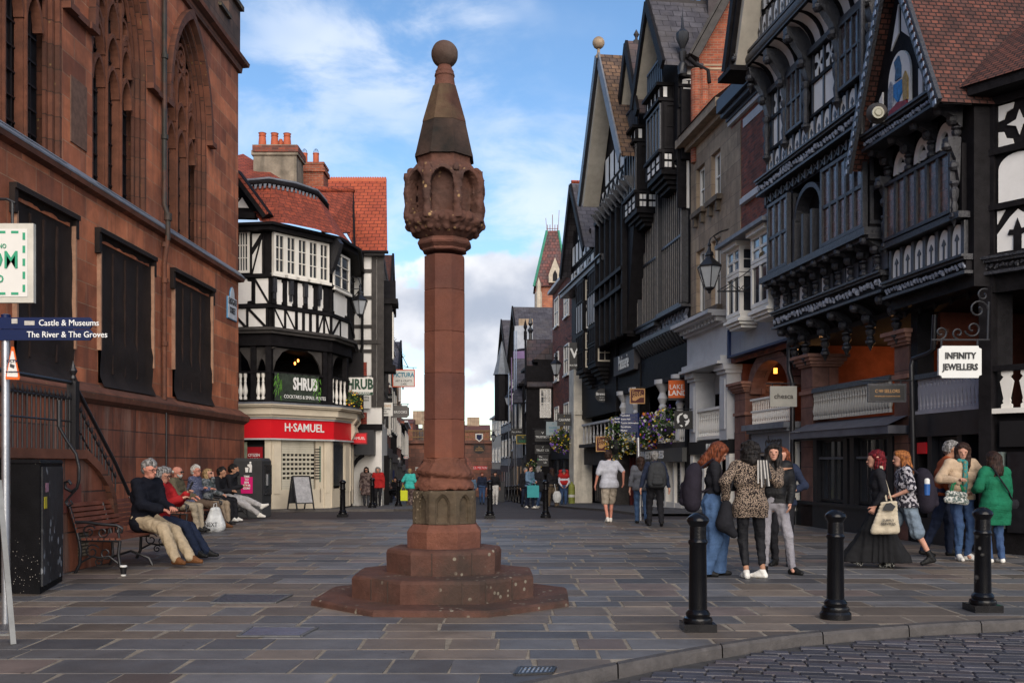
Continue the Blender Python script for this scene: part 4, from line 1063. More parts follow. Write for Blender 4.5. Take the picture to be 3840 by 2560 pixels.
for px0,px1 in ((1308,1321),(1358,1364),(1394,1412),(1414,1440)): T1.rect(b,T1.U(px0),T1.U(px1),3.6,zq(955),0,.06)
for py in (1010,1218,1310,1110): T1.rect(b,0,T1.U(1400),zq(py)-.13,zq(py),0,.05)
T1.rect(b,0,T1.len,zq(1290),zq(1275),0,.09); T1.rect(b,-.1,T1.len+.1,zq(958)-.05,zq(940),-.1,.2)
for i in range(7): T2.rect(b,.1+i*.95,.35+i*.95,3,9.6,0,.06)
for z in (4.2,5.4,6.6,7.8,9.2): T2.rect(b,0,6,z,z+.16,0,.07)
b.build('timber_frame',M_timg,TB_)
b=MB(); T1.rect(b,T1.U(1322),T1.U(1376),zq(1412),zq(1358),.01,.04); T1.rect(b,T1.U(1322),T1.U(1376),zq(1595),zq(1546),.01,.04); b.build('herringbone_brick',mat('herringbone',(.34,.06,.035),.85,.3,3,.5,brick=(.3,.09),c2=(.24,.04,.03),mortar=(.12,.05,.04),msize=.012),TB_)
quadsurf('roof',[AT(1336,938,37.75),AT(1452,940,37.75),AT(1449,676,40.3),AT(1210,676,40.3),AT(1300,870,38.6)],M_tileb,TB_,.1)
b=MB(); n=26
x0,x1,zr=AT(1212,0,40.3).x,AT(1449,0,40.3).x,AT(0,672,40.3).z
b.box(x0,x1,40.25,40.4,zr-.1,zr+.02)
for i in range(n):
 c_=x0+(x1-x0)*(i+.5)/n; b.lathe([(.045,-.03),(.045,.03)],(c_,40.32,zr+.05),8,axis='y')
b.build('ridge_crest',M_terra,TB_)
b=MB(); pa,pb=AT(1330,945,37.7),AT(1323,715,40.1); b.bar(pa,pb,.08,.25); b.tube([AT(1334,944,37.6),AT(1456,946,37.6)],.06,8); b.build('gutter',M_tim,TB_)
b=MB(); b.tube([AT(1360,950,37.7),AT(1358,1290,37.7),AT(1352,1330,37.7),AT(1336,1340,37.7),AT(1334,1380,37.7)],.05,8); b.build('downpipe',M_tim,TB_,smooth=50)
b=MB(); T2.rect(b,.3,1.6,5.0,5.25,0,.5); T2.rect(b,.4,1.5,5.25,7.6,0,.38); T2.rect(b,.3,1.6,7.6,7.8,0,.6); T2.pz(b,[(.3,7.8),(1.6,7.8),(.95,8.6)],0,.5); b.build('oriel',M_tim,TB_)
window(T2,TB_,.5,1.4,5.5,7.3,.42,3,3)
b=MB(); T1.rect(b,T1.U(1316),T1.U(1410),zq(1705),zq(1614),.05,.7); b.build('grey_canopy',M_grey,TB_)
b=MB(); T1.rect(b,T1.U(1311),T1.U(1322),-.4,zq(1705),0,.3); T1.rect(b,T1.U(1322),T1.len,-.4,zq(1705),-2.2,-2.1); T1.rect(b,0,T1.len,zq(1613),zq(1590),-.1,.15); b.build('shopfront',M_tim,TB_)
b=MB(); b.tube([AT(1316,1790,37.6),AT(1322,1750,37.6),AT(1340,1722,37.5),AT(1362,1706,37.4)],.07,8); b.build('brace',M_tim,TB_,smooth=50)
sg=lambda px,py,Y: AT(px,py,Y)
K_=lambda Y: Y/FPX
def S(label,px,py,wpx,hpx,Y,face,lines,rim=None,br=None,yaw=0,cat='sign',**k):
 s=K_(Y); W_,H_=wpx*s,hpx*s
 L_=[(t[0],t[1]*s,t[2]*s,t[3],t[4],(t[5]*s if len(t) > 5 else 0),(t[6] if len(t) > 6 else 0)) for t in lines]
 if br is None: br=[[(-W_*.65,H_/2+.06),(W_*.5,H_/2+.06)],[(-W_*.4,H_/2),(-W_*.4,H_/2+.06)],[(W_*.4,H_/2),(W_*.4,H_/2+.06)]]
 return hang_sign(label,cat,sg(px,py,Y),W_,H_,yaw,face=face,rim=rim,lines=L_,bracket=br,**k)
C_TL=mat('letter_teal',(.01,.20,.30),.5,0,3,0)
S('white bar sign with dark lettering and green strip beside the corner balcony',1342,1448,114,66,34.2,C_W,[('SHRUB',6,52,C_DG,.72,0,.02),('BAR & RESTAURANT',-27,11,C_LW,.95)],
 extra=lambda f,T,c: (lambda b: (f.rect(b,-.52,.52,c.z-.30,c.z-.20,.026,.03),b.build('green_strip',C_DG,T)))(MB()))
S('small red shop sign projecting beside the red fascia',1339,1643,76,42,34.4,C_R,[('H·SAMUEL',0,15,C_LW,.9)],rim=mat('red_dark',(.25,.01,.015),.5,0,3,0),br=[[(-.5,.1),(-.35,.1)]])
S('white hanging cafe sign with orange border and teal lettering',1514,1418,84,66,42,C_W,[('PiCTURA',12,23,C_TL,.85,0,.012),('ART & CRAFTS',-10,10,Mblk,.95),('CAFE',-22,10,Mblk,.95)],rim=mat('rim_orange',(.65,.10,.03),.5,0,3,0),
 br=[[(-1.2,.45),(.55,.45)],[(.4,.37),(.4,.45)],[(-.4,.37),(-.4,.45)]])
S('white sign with gold and black lettering for eyebrow threading',1436,1534,74,50,38.4,C_W,[('THE BROWS',12,14,C_GD,.8),('Eyebrow Threading',1,7.5,Mblk,.95),('Specialists',-7,7.5,Mblk,.95),('07710 448981',-17,8,Mblk,.95)])
S('white board partly hidden behind the bar sign',1366,1505,50,52,37.8,C_W,[('Threading',16,10,Mblk,.9),('Specialists',5,10,Mblk,.9)],br=[[(-.4,.3),(.3,.3)]])
S('grey shop sign with clipped corners and pale lettering behind the eyebrow sign',1502,1543,66,46,41,mat('sign_grey',(.11,.105,.10),.5,.1,3,0),[('BROOKS',-2,14,C_LW,.9)],shape=[(-.36,-.25),(.28,-.25),(.30,-.19),(.36,-.17),(.36,.17),(.30,.19),(.28,.25),(-.36,.25)])
S('small black sign above the eyebrow sign',1452,1491,38,34,43,C_K,[('CATFACE',2,10,C_LW,.85)])
S('pale round topped barber sign',1421,1588,48,34,40,mat('pale_grey',(.4,.4,.4),.5,.1,3,0),[('CITY BARBER',0,9,Mblk,.8)])
for i,(px,py,w_,h_,Y,f_,t_) in enumerate([(1429,1686,20,28,55,C_W,'PLAY'),(1447,1710,20,20,60,C_W,''),(1491,1724,18,18,70,C_W,''),(1522,1714,16,10,80,C_W,''),(1500,1741,22,10,75,C_K,'')]):
 lb=['small white upright shop sign on the left side of the street','small blank white sign further down the left side','pale square sign far down the left pavement','little white bank sign with red mark on the far brick wall','small black sign with yellow script far down the street'][i]
 def ex(f,T,c,i=i):
  if i == 3:
   b=MB(); s=K_(80)
   for sx in (-1,1): f.pz(b,[(sx*6*s,c.z-3*s),(sx*6*s,c.z+3*s),(sx*1*s,c.z)],.03,.036)
   b.build('red_mark',C_R,T)
 S(lb,px,py,w_,h_,Y,f_,[(t_,0,7,Mblk,.9)] if t_ else [],extra=ex)
c=AT(1350,1150,34.5)
lantern('black hexagonal lantern on scrolled bracket at the corner building',c,.95,[[AT(1310,1100,34.5),AT(1330,1108,34.5),AT(1345,1095,34.5),AT(1353,1070,34.5),AT(1345,1045,34.5),AT(1322,1035,34.5),AT(1312,1050,34.5),AT(1322,1065,34.5),AT(1332,1055,34.5)],[AT(1308,1085,34.5),AT(1352,1082,34.5),AT(1350,1110,34.5)]])
ab=thing('sandwich_board','black framed pavement board with photo poster outside the corner shop','sandwich board',AT(1128,1915,29.6)[:2]+(0,) if False else (AT(1128,1915,29.8).x,29.8,0))
x0=ab.location.x
for s_ in (-1,1):
 b=MB(); t=Vector((math.cos(R(40)),math.sin(R(40)),0)); nrm=Vector((t.y,-t.x,0))
 o=Vector((x0,29.8,.06)); top=o+Vector((0,0,1.0)); bot=o+nrm*s_*.3
 b.bar(bot-t*.28,top-t*.28+nrm*s_*.02,.035); b.bar(bot+t*.28,top+t*.28+nrm*s_*.02,.035); b.bar(top-t*.28,top+t*.28,.035); b.bar(bot.lerp(top,.2)-t*.28,bot.lerp(top,.2)+t*.28,.03)
 lg=b.build('board_frame',M_iron,ab)
 b=MB(); p0,p1=bot.lerp(top,.2),top+Vector((0,0,-.02)); b.obox(p0-t*.26,t*.52,p1-p0,nrm*.008); b.build('poster',mat('grey_poster',(.30,.30,.31),.5,.3,8,0) if s_ > 0 else M_grey,ab)
# ================================================================ right hand side: the Rows
RX=lambda Y: 9.69-.13*Y
RF=Fac((RX(12),12),(RX(52),52)); ru=lambda Y: (Y-12)/RF.d.y
def YR(px,o=0):
 return (9.69-o*1.0084)/((px-CX)/FPX+.13)
def UR(px,o=0): return RF.U(px,o)
def band(fac,parent,rows,u0,u1,o,white,timber,post=.09):
 for r_ in rows:
  z0,z1,kind,n=r_[:4]; cells(fac,white,timber,u0,u1,z0,z1,n,kind,o,post=r_[4] if len(r_) > 4 else post)
def cove(fac,parent,u0,u1,z0,z1,o0,o1,n,mw=None):
 """quarter round plaster cove with dark ribs"""
 b=MB(); k=7; vs=[]
 pr=[(o0+(o1-o0)*(1-math.cos(math.pi/2*i/k)),z0+(z1-z0)*math.sin(math.pi/2*i/k)) for i in range(k+1)]
 for o,z in pr: vs += [fac.W(u0,z,o),fac.W(u1,z,o)]
 b.add(vs,[(2*i,2*i+1,2*i+3,2*i+2) for i in range(k)]); c=b.build('cove',mw or M_wht,parent,smooth=50)
 b=MB()
 for j in range(n+1):
  u=u0+(u1-u0)*j/n; q=[fac.W(u-.035,z,o+.0) for o,z in pr]+[fac.W(u-.035,z-.05*(1-i/k)-.01,o+.05) for i,(o,z) in list(enumerate(pr))[::-1]]
  b.prism(q,fac.d*.07)
 b.build('rib',M_tim,c)
def bracket(fac,parent,u,z0,z1,o,dep,wd=.2,name='carved_bracket'):
 """scrolled console: deep at the head, a figure-like baluster below, pointed drop"""
 b=MB(); h=z1-z0
 pr=[(.02,z0+h*.45),(dep*.18,z0+h*.5),(dep*.30,z0+h*.62),(dep*.42,z0+h*.74),(dep*.8,z0+h*.88),(dep*1.0,z0+h*.93),(dep*1.02,z1),(0,z1)]
 b.prism([fac.W(u-wd/2,z,o+e) for e,z in pr],fac.d*wd)
 b.ball(fac.W(u,z0+h*.66,o+dep*.34),wd*.62,8); b.ball(fac.W(u,z0+h*.90,o+dep*.9),wd*.55,8)
 b.lathe([(.001,z0-.12-0),(wd*.35,z0+.02),(wd*.5,z0+.04),(wd*.5,z0+.09),(wd*.3,z0+.12),(wd*.42,z0+h*.15),(wd*.28,z0+h*.22),(wd*.45,z0+h*.28),(wd*.50,z0+h*.36),(wd*.3,z0+h*.40),(wd*.52,z0+h*.44),(wd*.5,z0+h*.47)],fac.W(u,0,o+wd*.45),8)
 b.build(name,M_carve,parent,smooth=30)
def frieze(fac,parent,u0,u1,z0,z1,o,m=None):
 b=MB(); fac.rect(b,u0,u1,z0,z1,o-.3,o); fr=b.build('frieze',M_tim,parent)
 b=MB(); h=z1-z0; n=int((u1-u0)/(h*.55)); r_=random.Random(4)
 for i in range(n):
  u=u0+(u1-u0)*(i+.5)/n
  b.ball(fac.W(u+r_.uniform(-.02,.02),(z0+z1)/2+h*r_.uniform(-.16,.16),o+.005),h*r_.uniform(.13,.24),6,sc=(1,1,1.2))
  b.bar(fac.W(u-h*.2,z0+h*r_.uniform(.2,.5),o+.012),fac.W(u+h*.22,z1-h*r_.uniform(.2,.4),o+.012),.03,.03)
 b.build('carving',m or mat('pale_carving',(.26,.28,.33),.5,.5,12,.8),fr)
 b=MB(); fac.rect(b,u0-.03,u1+.03,z1,z1+.05,o-.3,o+.06); fac.rect(b,u0-.03,u1+.03,z0-.05,z0,o-.3,o+.05)
 fac.rect(b,u0-.03,u1+.03,z1+.05,z1+.09,o-.3,o+.10); b.build('moulding',M_carve,fr)
def pillar(fac,parent,u,w_,zc0,o=0,m=None):
 b=MB(); m=m or mat('dark_red_stone',(.20,.095,.07),.85,.3,4,.4,brick=(2,.45),c2=(.14,.075,.06),mortar=(.07,.04,.035),msize=.01,stain=.4)
 R_=fac.rect; R_(b,u-w_/2,u+w_/2,-.1,zc0,o-w_,o)
 b.build('pillar',m,parent)
 b=MB()
 for e,z0,z1 in ((.04,zc0-.62,zc0-.54),(.05,zc0,zc0+.05),(.09,zc0+.05,zc0+.12),(.14,zc0+.12,zc0+.2),(.19,zc0+.2,zc0+.27)): R_(b,u-w_/2-e,u+w_/2+e,z0,z1,o-w_-e,o+e)
 b.build('capital',mat('capital_stone',(.25,.13,.095),.85,.3,4,.4),parent)
B1=thing('timbered_building','richly carved black and white building with huge gable, dated frieze and grey balusters','building',(RX(21),21,0))
ya,yb=18.35,23.35; ua,ub=ru(ya),ru(yb)
def wallbox(fac,parent,u0,u1,z0,z1,o,dep=5,m=None,name='wall'):
 b=MB(); fac.rect(b,u0,u1,z0,z1,-dep,o); return b.build(name,m or M_tim,parent)
wallbox(RF,B1,ua,ub,4.3,12.6,.0); wallbox(RF,B1,ua,ub+.1,4.98,8.0,.42,1); wallbox(RF,B1,ua,ub+.2,8.05,10.2,.60,1)
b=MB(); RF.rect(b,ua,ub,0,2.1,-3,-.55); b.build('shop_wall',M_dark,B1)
b=MB(); RF.rect(b,ua,ub,-.1,.5,-.5,.0); RF.rect(b,ua,ub,.5,.58,-.5,.03); RF.rect(b,ua,ub,1.95,2.12,-.5,.02)
for Y in (19.0,20.55,20.85,22.3): RF.rect(b,ru(Y)-.09,ru(Y)+.09,.58,1.95,-.5,.01)
b.build('shopfront',mat('black_shop_paint',(.016,.016,.019),.35,.3,6,.1),B1)
for a,c in ((19.1,20.45),(20.95,22.2)):
 window(RF,B1,ru(a),ru(c),.6,1.95,-.1,4,1,fr=mat('black_shop_paint'),fw=.05,bw=.03,dp=.06,rec=.04)
 b=MB(); RF.rect(b,ru(a),ru(c),1.52,1.57,-.1,-.04); b.build('transom',mat('worn_grey_rail',(.10,.11,.13),.4,.2,4,0),B1)
b=MB(); b.add([RF.W(ua,2.36,-.1),RF.W(ub-.6,2.36,-.1),RF.W(ub-.6,2.13,.42),RF.W(ua,2.13,.42)],[(0,1,2,3)]); RF.rect(b,ua,ub-.6,1.98,2.128,-.4,.40); b.build('canopy',mat('grey_canopy',(.10,.10,.115),.6,.25,3,.2),B1)
b=MB(); RF.rect(b,ua,ub+.2,2.12,2.35,-4,-.12); b.build('gallery_floor',M_timg,B1)
b=MB(); RF.rect(b,ua,ub,2.35,4.3,-4,-3.6); b.build('gallery_wall',mat('warm_brick_wall',(.20,.06,.035),.85,.3,3,.3),B1)
b=MB(); RF.rect(b,ua,ub,4.2,4.3,-4,.1); b.build('gallery_ceiling',M_dark,B1)
ug0,ug1=ru(18.95),ru(22.35)
balusters(RF,B1,ug0+.05,ug1-.05,2.4,3.0,0,30,m=mat('grey_white_paint',(.36,.345,.31),.6,.2,5,.2),r=.055)
b=MB(); RF.rect(b,ug0,ug1,3.0,3.07,-.07,.07); RF.rect(b,ug0,ug1,3.07,3.11,-.05,.05); b.build('handrail',M_carve,B1)
pillar(RF,B1,ru(22.75),.62,3.62); pillar(RF,B1,ru(18.6),.5,3.62)
b=MB(); RF.rect(b,ub-.05,ub+.05,2.3,4.3,-4,-.7); RF.rect(b,ua-.05,ua+.05,2.3,4.3,-4,-.6); b.build('party_wall',mat('warm_brick_wall'),B1)
cove(RF,B1,ua,ub,4.25,4.55,.0,.42,9,mw=M_tim)
for Y in (18.6,19.6,20.6,21.6,22.6,23.2): bracket(RF,B1,ru(Y),3.75,4.55,.0,.46,.2)
frieze(RF,B1,ua,ub+.1,4.62,4.88,.5)
wb,tb=MB(),MB()
cells(RF,wb,tb,ua,ub,4.98,5.32,9,['plain','dark'],.43,post=.28)
for i in range(10):
 u=ua+.2+(ub-ua-.3)*i/9; bracket(RF,B1,u,4.97,5.62,.42,.38,.17)
b=MB(); RF.rect(b,ua,ub+.1,5.62,5.76,.2,.86); RF.rect(b,ua,ub+.1,5.55,5.62,.2,.78); b.build('sill_moulding',M_carve,B1)
M_lead_g=mat('leaded_lights',(.05,.042,.042),.15,.6,7,.3,brick=(.14,.2),c2=(.075,.035,.028),mortar=(.09,.085,.08),msize=.008,spec=.8,offs=.5)
RFo=.78
for a,c,n in ((18.5,20.35,5),(21.95,23.15,3)):
 wallbox(RF,B1,ru(a),ru(c),5.76,7.42,.68,.7)
 window(RF,B1,ru(a)+.03,ru(c)-.03,5.80,7.38,.80,n,2,fr=M_carve,fw=.07,bw=.07,dp=.1,pane=M_lead_g,rec=.05)
def side(fac,u,o0,o1):
 a,c=fac.W(u,0,o0),fac.W(u,0,o1); return Fac((c.x,c.y),(a.x,a.y))
for Y in (18.5,21.95):
 f=side(RF,ru(Y)-.01,.0,.80); window(f,B1,.12,f.len-.1,5.85,6.55,.02,1,1,fr=M_carve,pane=M_lead_g); window(f,B1,.12,f.len-.1,6.65,7.35,.02,1,1,fr=M_carve,pane=M_lead_g)
b=MB(); RF.pz(b,[(ru(20.5),5.8),(ru(20.5),6.9)]+[],0,.1) if False else None
b=MB(); a_,c_=ru(20.4),ru(21.9); pts=[(a_,5.8)]+arch(a_+.1,c_-.1,6.7,7.3,8,1)+[(c_,5.8),(c_,7.4),(a_,7.4)]
ar_=arch(a_+.1,c_-.1,6.7,7.3,8,1)
for p,q in zip(ar_,ar_[1:]): RF.seg(b,p,q,.1,.42,.7)
for t in (.0,.33,.66,1): RF.rect(b,a_+.08+(c_-a_-.16)*t-.05,a_+.08+(c_-a_-.16)*t+.05,5.8,6.75,.42,.72)
b.build('arcade',M_carve,B1)
window(RF,B1,a_+.15,c_-.15,5.85,6.75,.5,4,2,fr=M_carve,pane=M_lead_g)
cells(RF,wb,tb,ua,ub,7.46,7.66,16,'dark',.70,post=.05)
for i in range(16):
 u=ua+(ub-ua)*(i+.5)/16; RF.seg(tb,(u-.1,7.48),(u+.1,7.64),.03,.70,.73); RF.seg(tb,(u+.1,7.48),(u-.1,7.64),.03,.70,.73)
wallbox(RF,B1,ua,ub+.2,7.43,7.68,.69,.8)
frieze(RF,B1,ua,ub+.2,7.74,7.98,.84)
dd=text(RF,'1888',ru(21.9),7.86,.26,.885,mat('pale_carving'),B1,sxs=1.2)
cells(RF,wb,tb,ua,ub+.1,8.10,8.66,14,'arch',.61,post=.075)
U3=[18.4,19.75,21.2,22.3,23.35]
for Y in U3: bracket(RF,B1,ru(Y),8.5,10.62,.62,.55,.2)
def tall(a,c):
 cells(RF,wb,tb,ru(a)+.1,ru(c)-.1,9.45,10.0,2,'cross',.61,post=.06); cells(RF,wb,tb,ru(a)+.1,ru(c)-.1,8.74,9.38,2,'plain',.61,post=.06)
 b_=MB(); RF.rect(b_,ru(a),ru(c),8.68,8.74,.5,.68); RF.rect(b_,ru(a),ru(c),9.38,9.45,.5,.68); b_.build('rail',M_tim,B1)
tall(22.4,23.25); tall(19.85,21.1)
for a,c,n in ((21.3,22.2,3),(18.5,19.65,4)):
 window(RF,B1,ru(a)+.02,ru(c)-.02,8.70,10.0,.76,n,2,fr=M_carve,fw=.06,bw=.055,dp=.14,pane=M_lead_g)
b=MB(); RF.rect(b,ua,ub+.2,10.0,10.12,.5,.74); b.build('rail',M_carve,B1)
cove(RF,B1,ua,ub+.2,10.12,10.68,.62,1.12,12)
b=MB(); b.tube([RF.W(ua,10.82,1.12),RF.W(ub+.3,10.82,1.12)],.13,10); RF.rect(b,ua,ub+.3,10.68,10.72,.9,1.2); RF.rect(b,ua,ub+.3,10.94,11.0,.9,1.22); b.build('jetty_beam',M_carve,B1,smooth=50)
g0,g1,gz0,gzA=ua-.2,ub+.1,11.0,17.2; gm=(g0+g1)/2
b=MB(); RF.pz(b,[(g0,gz0),(g1,gz0),(gm,gzA)],.4,.98); b.build('gable_wall',M_tim,B1)
cells(RF,wb,tb,ru(21.2),ub-.15,11.05,11.62,6,'arch',1.0,post=.08)
cells(RF,wb,tb,ru(21.2),ub-.55,11.75,12.4,5,['plain','arch'],1.0,post=.08)
cells(RF,wb,tb,ru(19),ub-1.1,12.5,13.6,5,['plain','arch'],1.0,post=.08)
b=MB(); RF.seg(b,(g1+.12,gz0-.25),(gm,gzA+.1),.42,1.0,1.45); b.build('verge_soffit',mat('cream_soffit',(.42,.38,.31),.8,.15,3,.1),B1)
b=MB(); RF.seg(b,(g1+.35,gz0-.3),(gm+.2,gzA+.1),.22,1.02,1.62); RF.seg(b,(g1+.12,gz0-.25),(gm+.0,gzA+.1),.10,1.46,1.56); RF.rect(b,g1-.1,g1+.75,gz0-.42,gz0-.30,.95,1.6); b.build('bargeboard',M_tim,B1)
bracket(RF,B1,g1-.02,10.2,10.95,1.0,.5,.16)
for i,(p,m_) in enumerate(((wb,M_wht),(tb,M_tims))): p.build(['infill_panel','timber_frame'][i],m_,B1)
B2_=thing('gabled_building','dark timbered building with steep carved gable holding a coat of arms above six leaded lights','building',(RX(17),17,0))
y0g,y1g=15.95,18.2; u0g,u1g=ru(y0g),ru(y1g)
wallbox(RF,B2_,u0g-.3,u1g,4.2,7.3,.42,4)
b=MB(); RF.rect(b,u0g-.6,u1g,0,2.1,-3,-.6); RF.rect(b,u0g-.6,u1g,2.2,4.2,-4,-3.4); b.build('shop_wall',M_dark,B2_)
b=MB(); RF.rect(b,u0g-.2,u1g,-.1,.45,-.5,.0); RF.rect(b,u0g-.2,u1g,1.9,2.3,-4,.08)
for Y in (15.95,16.7,17.6,18.15): RF.rect(b,ru(Y)-.07,ru(Y)+.07,.45,1.9,-.4,.02)
b.build('shopfront',mat('black_shop_paint'),B2_)
window(RF,B2_,ru(16.8),ru(17.5),.5,1.88,-.1,2,1,fr=mat('black_shop_paint'),fw=.05,bw=.03)
b=MB(); RF.rect(b,ru(16.0),ru(16.62),.0,1.88,-.5,-.3); dd=b.build('door',M_black,B2_)
b=MB(); RF.rect(b,ru(17.7),ru(18.0),1.60,1.80,.0,.03); rs=b.build('red_sign',C_R,B2_)
M_fl=mat('grey_lilac_paint',(.33,.32,.35),.6,.15,5,.15)
balusters(RF,B2_,ru(16.1),ru(17.95),2.33,2.93,0,17,m=M_fl,r=.05,flat=True)
b=MB(); RF.rect(b,ru(16.0),ru(18.05),2.3,2.36,-.06,.09); b.build('bottom_rail',M_fl,B2_)
b=MB(); RF.rect(b,ru(15.9),ru(18.05),2.93,3.02,-.07,.07); b.build('handrail',M_carve,B2_)
b=MB(); RF.rect(b,ru(18.0),ru(18.22),-.1,4.3,-.3,.02); b.build('post',M_tim,B2_); b=MB(); RF.rect(b,ru(15.75),ru(15.98),-.1,4.4,-.3,.05); b.build('post',M_tim,B2_)
b=MB(); RF.rect(b,ru(16.9),ru(17.9),2.35,4.1,-2.2,-2.1); b.build('yellow_brick',mat('yellow_brick_wall',(.30,.17,.05),.85,.2,3,.3,brick=(.23,.08),c2=(.22,.12,.04),mortar=(.12,.08,.04),msize=.01),B2_)
b=MB(); RF.rect(b,ru(16.1),ru(16.9),2.35,4.05,-2.15,-2.05); wd_=b.build('shop_window',mat('pale_blue_glass',(.12,.15,.165),.2,.3,2,0),B2_)
text(RF,'JEWELLERS',ru(16.5),3.7,.13,-2.03,Mblk,wd_,sxs=.7)
wb,tb=MB(),MB()
cove(RF,B2_,u0g-.2,u1g,4.15,4.4,.1,.46,5,mw=M_tim)
frieze(RF,B2_,u0g-.25,u1g,4.45,4.62,.52)
cells(RF,wb,tb,u0g-.1,u1g-.1,4.74,5.27,6,'arch',.44,post=.09)
b=MB(); RF.rect(b,u0g-.2,u1g,5.30,5.40,.3,.62); b.build('sill_moulding',M_carve,B2_)
wallbox(RF,B2_,u0g-.1,u1g,5.4,6.5,.5,.5)
window(RF,B2_,u0g,u1g-.12,5.42,6.46,.64,6,1,fr=M_carve,fw=.06,bw=.075,dp=.12,pane=mat('amber_leaded_lights',(.11,.045,.028),.25,.6,6,.3,brick=(.11,.13),c2=(.045,.03,.028),mortar=(.05,.04,.035),msize=.008,spec=.8))
for Y in (18.12,15.95): bracket(RF,B2_,ru(Y),5.3,6.6,.5,.22,.16)
for i in range(3):
 a=u0g+.05+(u1g-u0g-.2)*i/3; c=a+(u1g-u0g-.2)/3; ar_=arch(a+.08,c-.08,6.58,6.98,8,1); ai=arch(a+.2,c-.2,6.58,6.84,8,1)
 for p,q,s_,t_ in zip(ar_,ar_[1:],ai,ai[1:]): RF.pz(wb,[p,q,t_,s_],.44,.5)
 for k in range(6):
  a1,a2=R(8+28*k),R(30+28*k); m_=(a+c)/2; RF.pz(wb,[(m_,6.58),(m_-.13*math.cos(a1),6.58+.17*math.sin(a1)),(m_-.13*math.cos(a2),6.58+.17*math.sin(a2))],.44,.48)
for i in range(4): bracket(RF,B2_,u0g+(u1g-u0g-.1)*i/3+.02,6.5,7.1,.45,.42,.16)
frieze(RF,B2_,u0g-.15,u1g,7.12,7.27,.93)
ga,gc=u0g-.1,u1g+.05; gm=(ga+gc)/2; gA=9.85
b=MB(); RF.pz(b,[(ga,7.3),(gc,7.3),(gm,gA)],.2,.86); b.build('gable_wall',M_tim,B2_)
for pts in ([(ga+.2,7.36),(ga+.42,7.36),(ga+.42,7.85),(ga+.35,7.72)],[(gc-.42,7.36),(gc-.2,7.36),(gc-.42,7.8)],[(ga+.5,7.36),(ga+.62,7.36),(ga+.62,7.9),(ga+.5,7.8)],[(gc-.62,7.36),(gc-.5,7.36),(gc-.5,7.85),(gc-.62,7.95)],[(gm-.30,8.55),(gm-.05,8.75),(gm-.05,9.25)],[(gm+.30,8.55),(gm+.05,8.75),(gm+.05,9.25)]): RF.pz(wb,pts,.86,.885)
sh=[(gm-.36,7.38)]+arch(gm-.36,gm+.36,7.95,8.42,8,1)+[(gm+.36,7.38)]
b=MB(); RF.pz(b,sh,.86,.90); ca=b.build('coat_of_arms',M_wht,B2_)
for nm,col,pts in (('red_mantling',(.22,.02,.03),[(gm-.34,7.38),(gm+.34,7.38),(gm+.28,7.5),(gm,7.56),(gm-.28,7.5)]),('blue_shield',(.02,.16,.42),[(gm-.13,7.9),(gm+.13,7.9),(gm+.13,7.7),(gm,7.55),(gm-.13,7.7)]),('gold_supporter',(.33,.22,.07),[(gm-.32,7.5),(gm-.18,7.52),(gm-.16,7.9),(gm-.24,8.0),(gm-.32,7.85)]),('silver_supporter',(.22,.24,.28),[(gm+.18,7.52),(gm+.32,7.5),(gm+.32,7.85),(gm+.24,8.0),(gm+.16,7.9)]),('crest',(.03,.09,.18),[(gm-.09,7.95),(gm+.09,7.95),(gm+.06,8.12),(gm+.12,8.28),(gm-.02,8.34),(gm-.09,8.15)])):
 b=MB(); RF.pz(b,pts,.90,.93); b.build(nm,mat(nm,col,.5,.5,18,.3),ca)
b=MB()
RF.seg(b,(gc+.28,6.78),(gm,gA+.3),.2,1.05,1.12); RF.seg(b,(ga-.28,7.0),(gm,gA+.3),.2,1.05,1.12)
b.build('bargeboard',M_carve,B2_)
b=MB()
for s_,e,zz_ in ((1,gc,6.78),(-1,ga,7.0)):
 for i in range(22):
  t=i/22; p=(e+s_*.28+(gm-e-s_*.28)*t,zz_+(gA+.3-zz_)*t); RF.pz(b,[(p[0]-.035,p[1]-.02),(p[0]+.035,p[1]-.05),(p[0]+.04,p[1]+.03),(p[0]-.03,p[1]+.06)],1.12,1.14)
b.build('fretwork',mat('blue_white_fret',(.20,.25,.34),.5,.3,6,.2),B2_)
b=MB(); b.add([RF.W(gc+.36,6.84,1.1),RF.W(gm,gA+.42,1.1),RF.W(gm,gA+.42,-3),RF.W(gc+.36,6.84,-1)],[(0,1,2,3)]); b.build('roof',M_tiled,B2_)
b=MB(); b.add([RF.W(gm,gA+.42,1.13),RF.W(ga-.30,7.02,1.13),RF.W(ga-.30,7.02,-2),RF.W(gm,gA+.42,-6)],[(0,1,2,3)]); b.build('roof',M_tiled,B2_)
b=MB(); b.add([RF.W(gm,gA+.40,1.0),RF.W(ga-.28,7.0,1.0),RF.W(ga-.28,7.0,.5),RF.W(gm,gA+.4,.5)],[(0,1,2,3)]); b.build('soffit',M_tim,B2_)
b=MB(); b.tube([RF.W(gm,gA+.46,1.1),RF.W(gm,gA+.46,-6)],.09,8); b.build('ridge_tiles',M_tileb,B2_)
for p,m_,nm in ((wb,M_wht,'infill_panel'),(tb,M_tims,'timber_frame')): p.build(nm,m_,B2_)
c0=RF.W(ru(15.75),0,.12); CF=Fac((c0.x,c0.y),(c0.x+1.9,c0.y-2.45))
B3=thing('timbered_corner_house','black framed end house with star shaped white panels at the far right edge','house',(8.4,15,0))
b=MB(); CF.rect(b,0,3.1,4.1,7.35,-4,0); CF.rect(b,0,3.1,0,2.2,-4,-.1); CF.rect(b,0,3.1,2.2,4.1,-4,-1.8); b.build('wall',M_tim,B3)
wb,tb=MB(),MB()
cells(CF,wb,tb,.1,1.7,6.35,7.0,2,'star',.01,post=.16); cells(CF,wb,tb,.1,1.7,5.42,6.22,2,'oval',.01,post=.2) if False else None
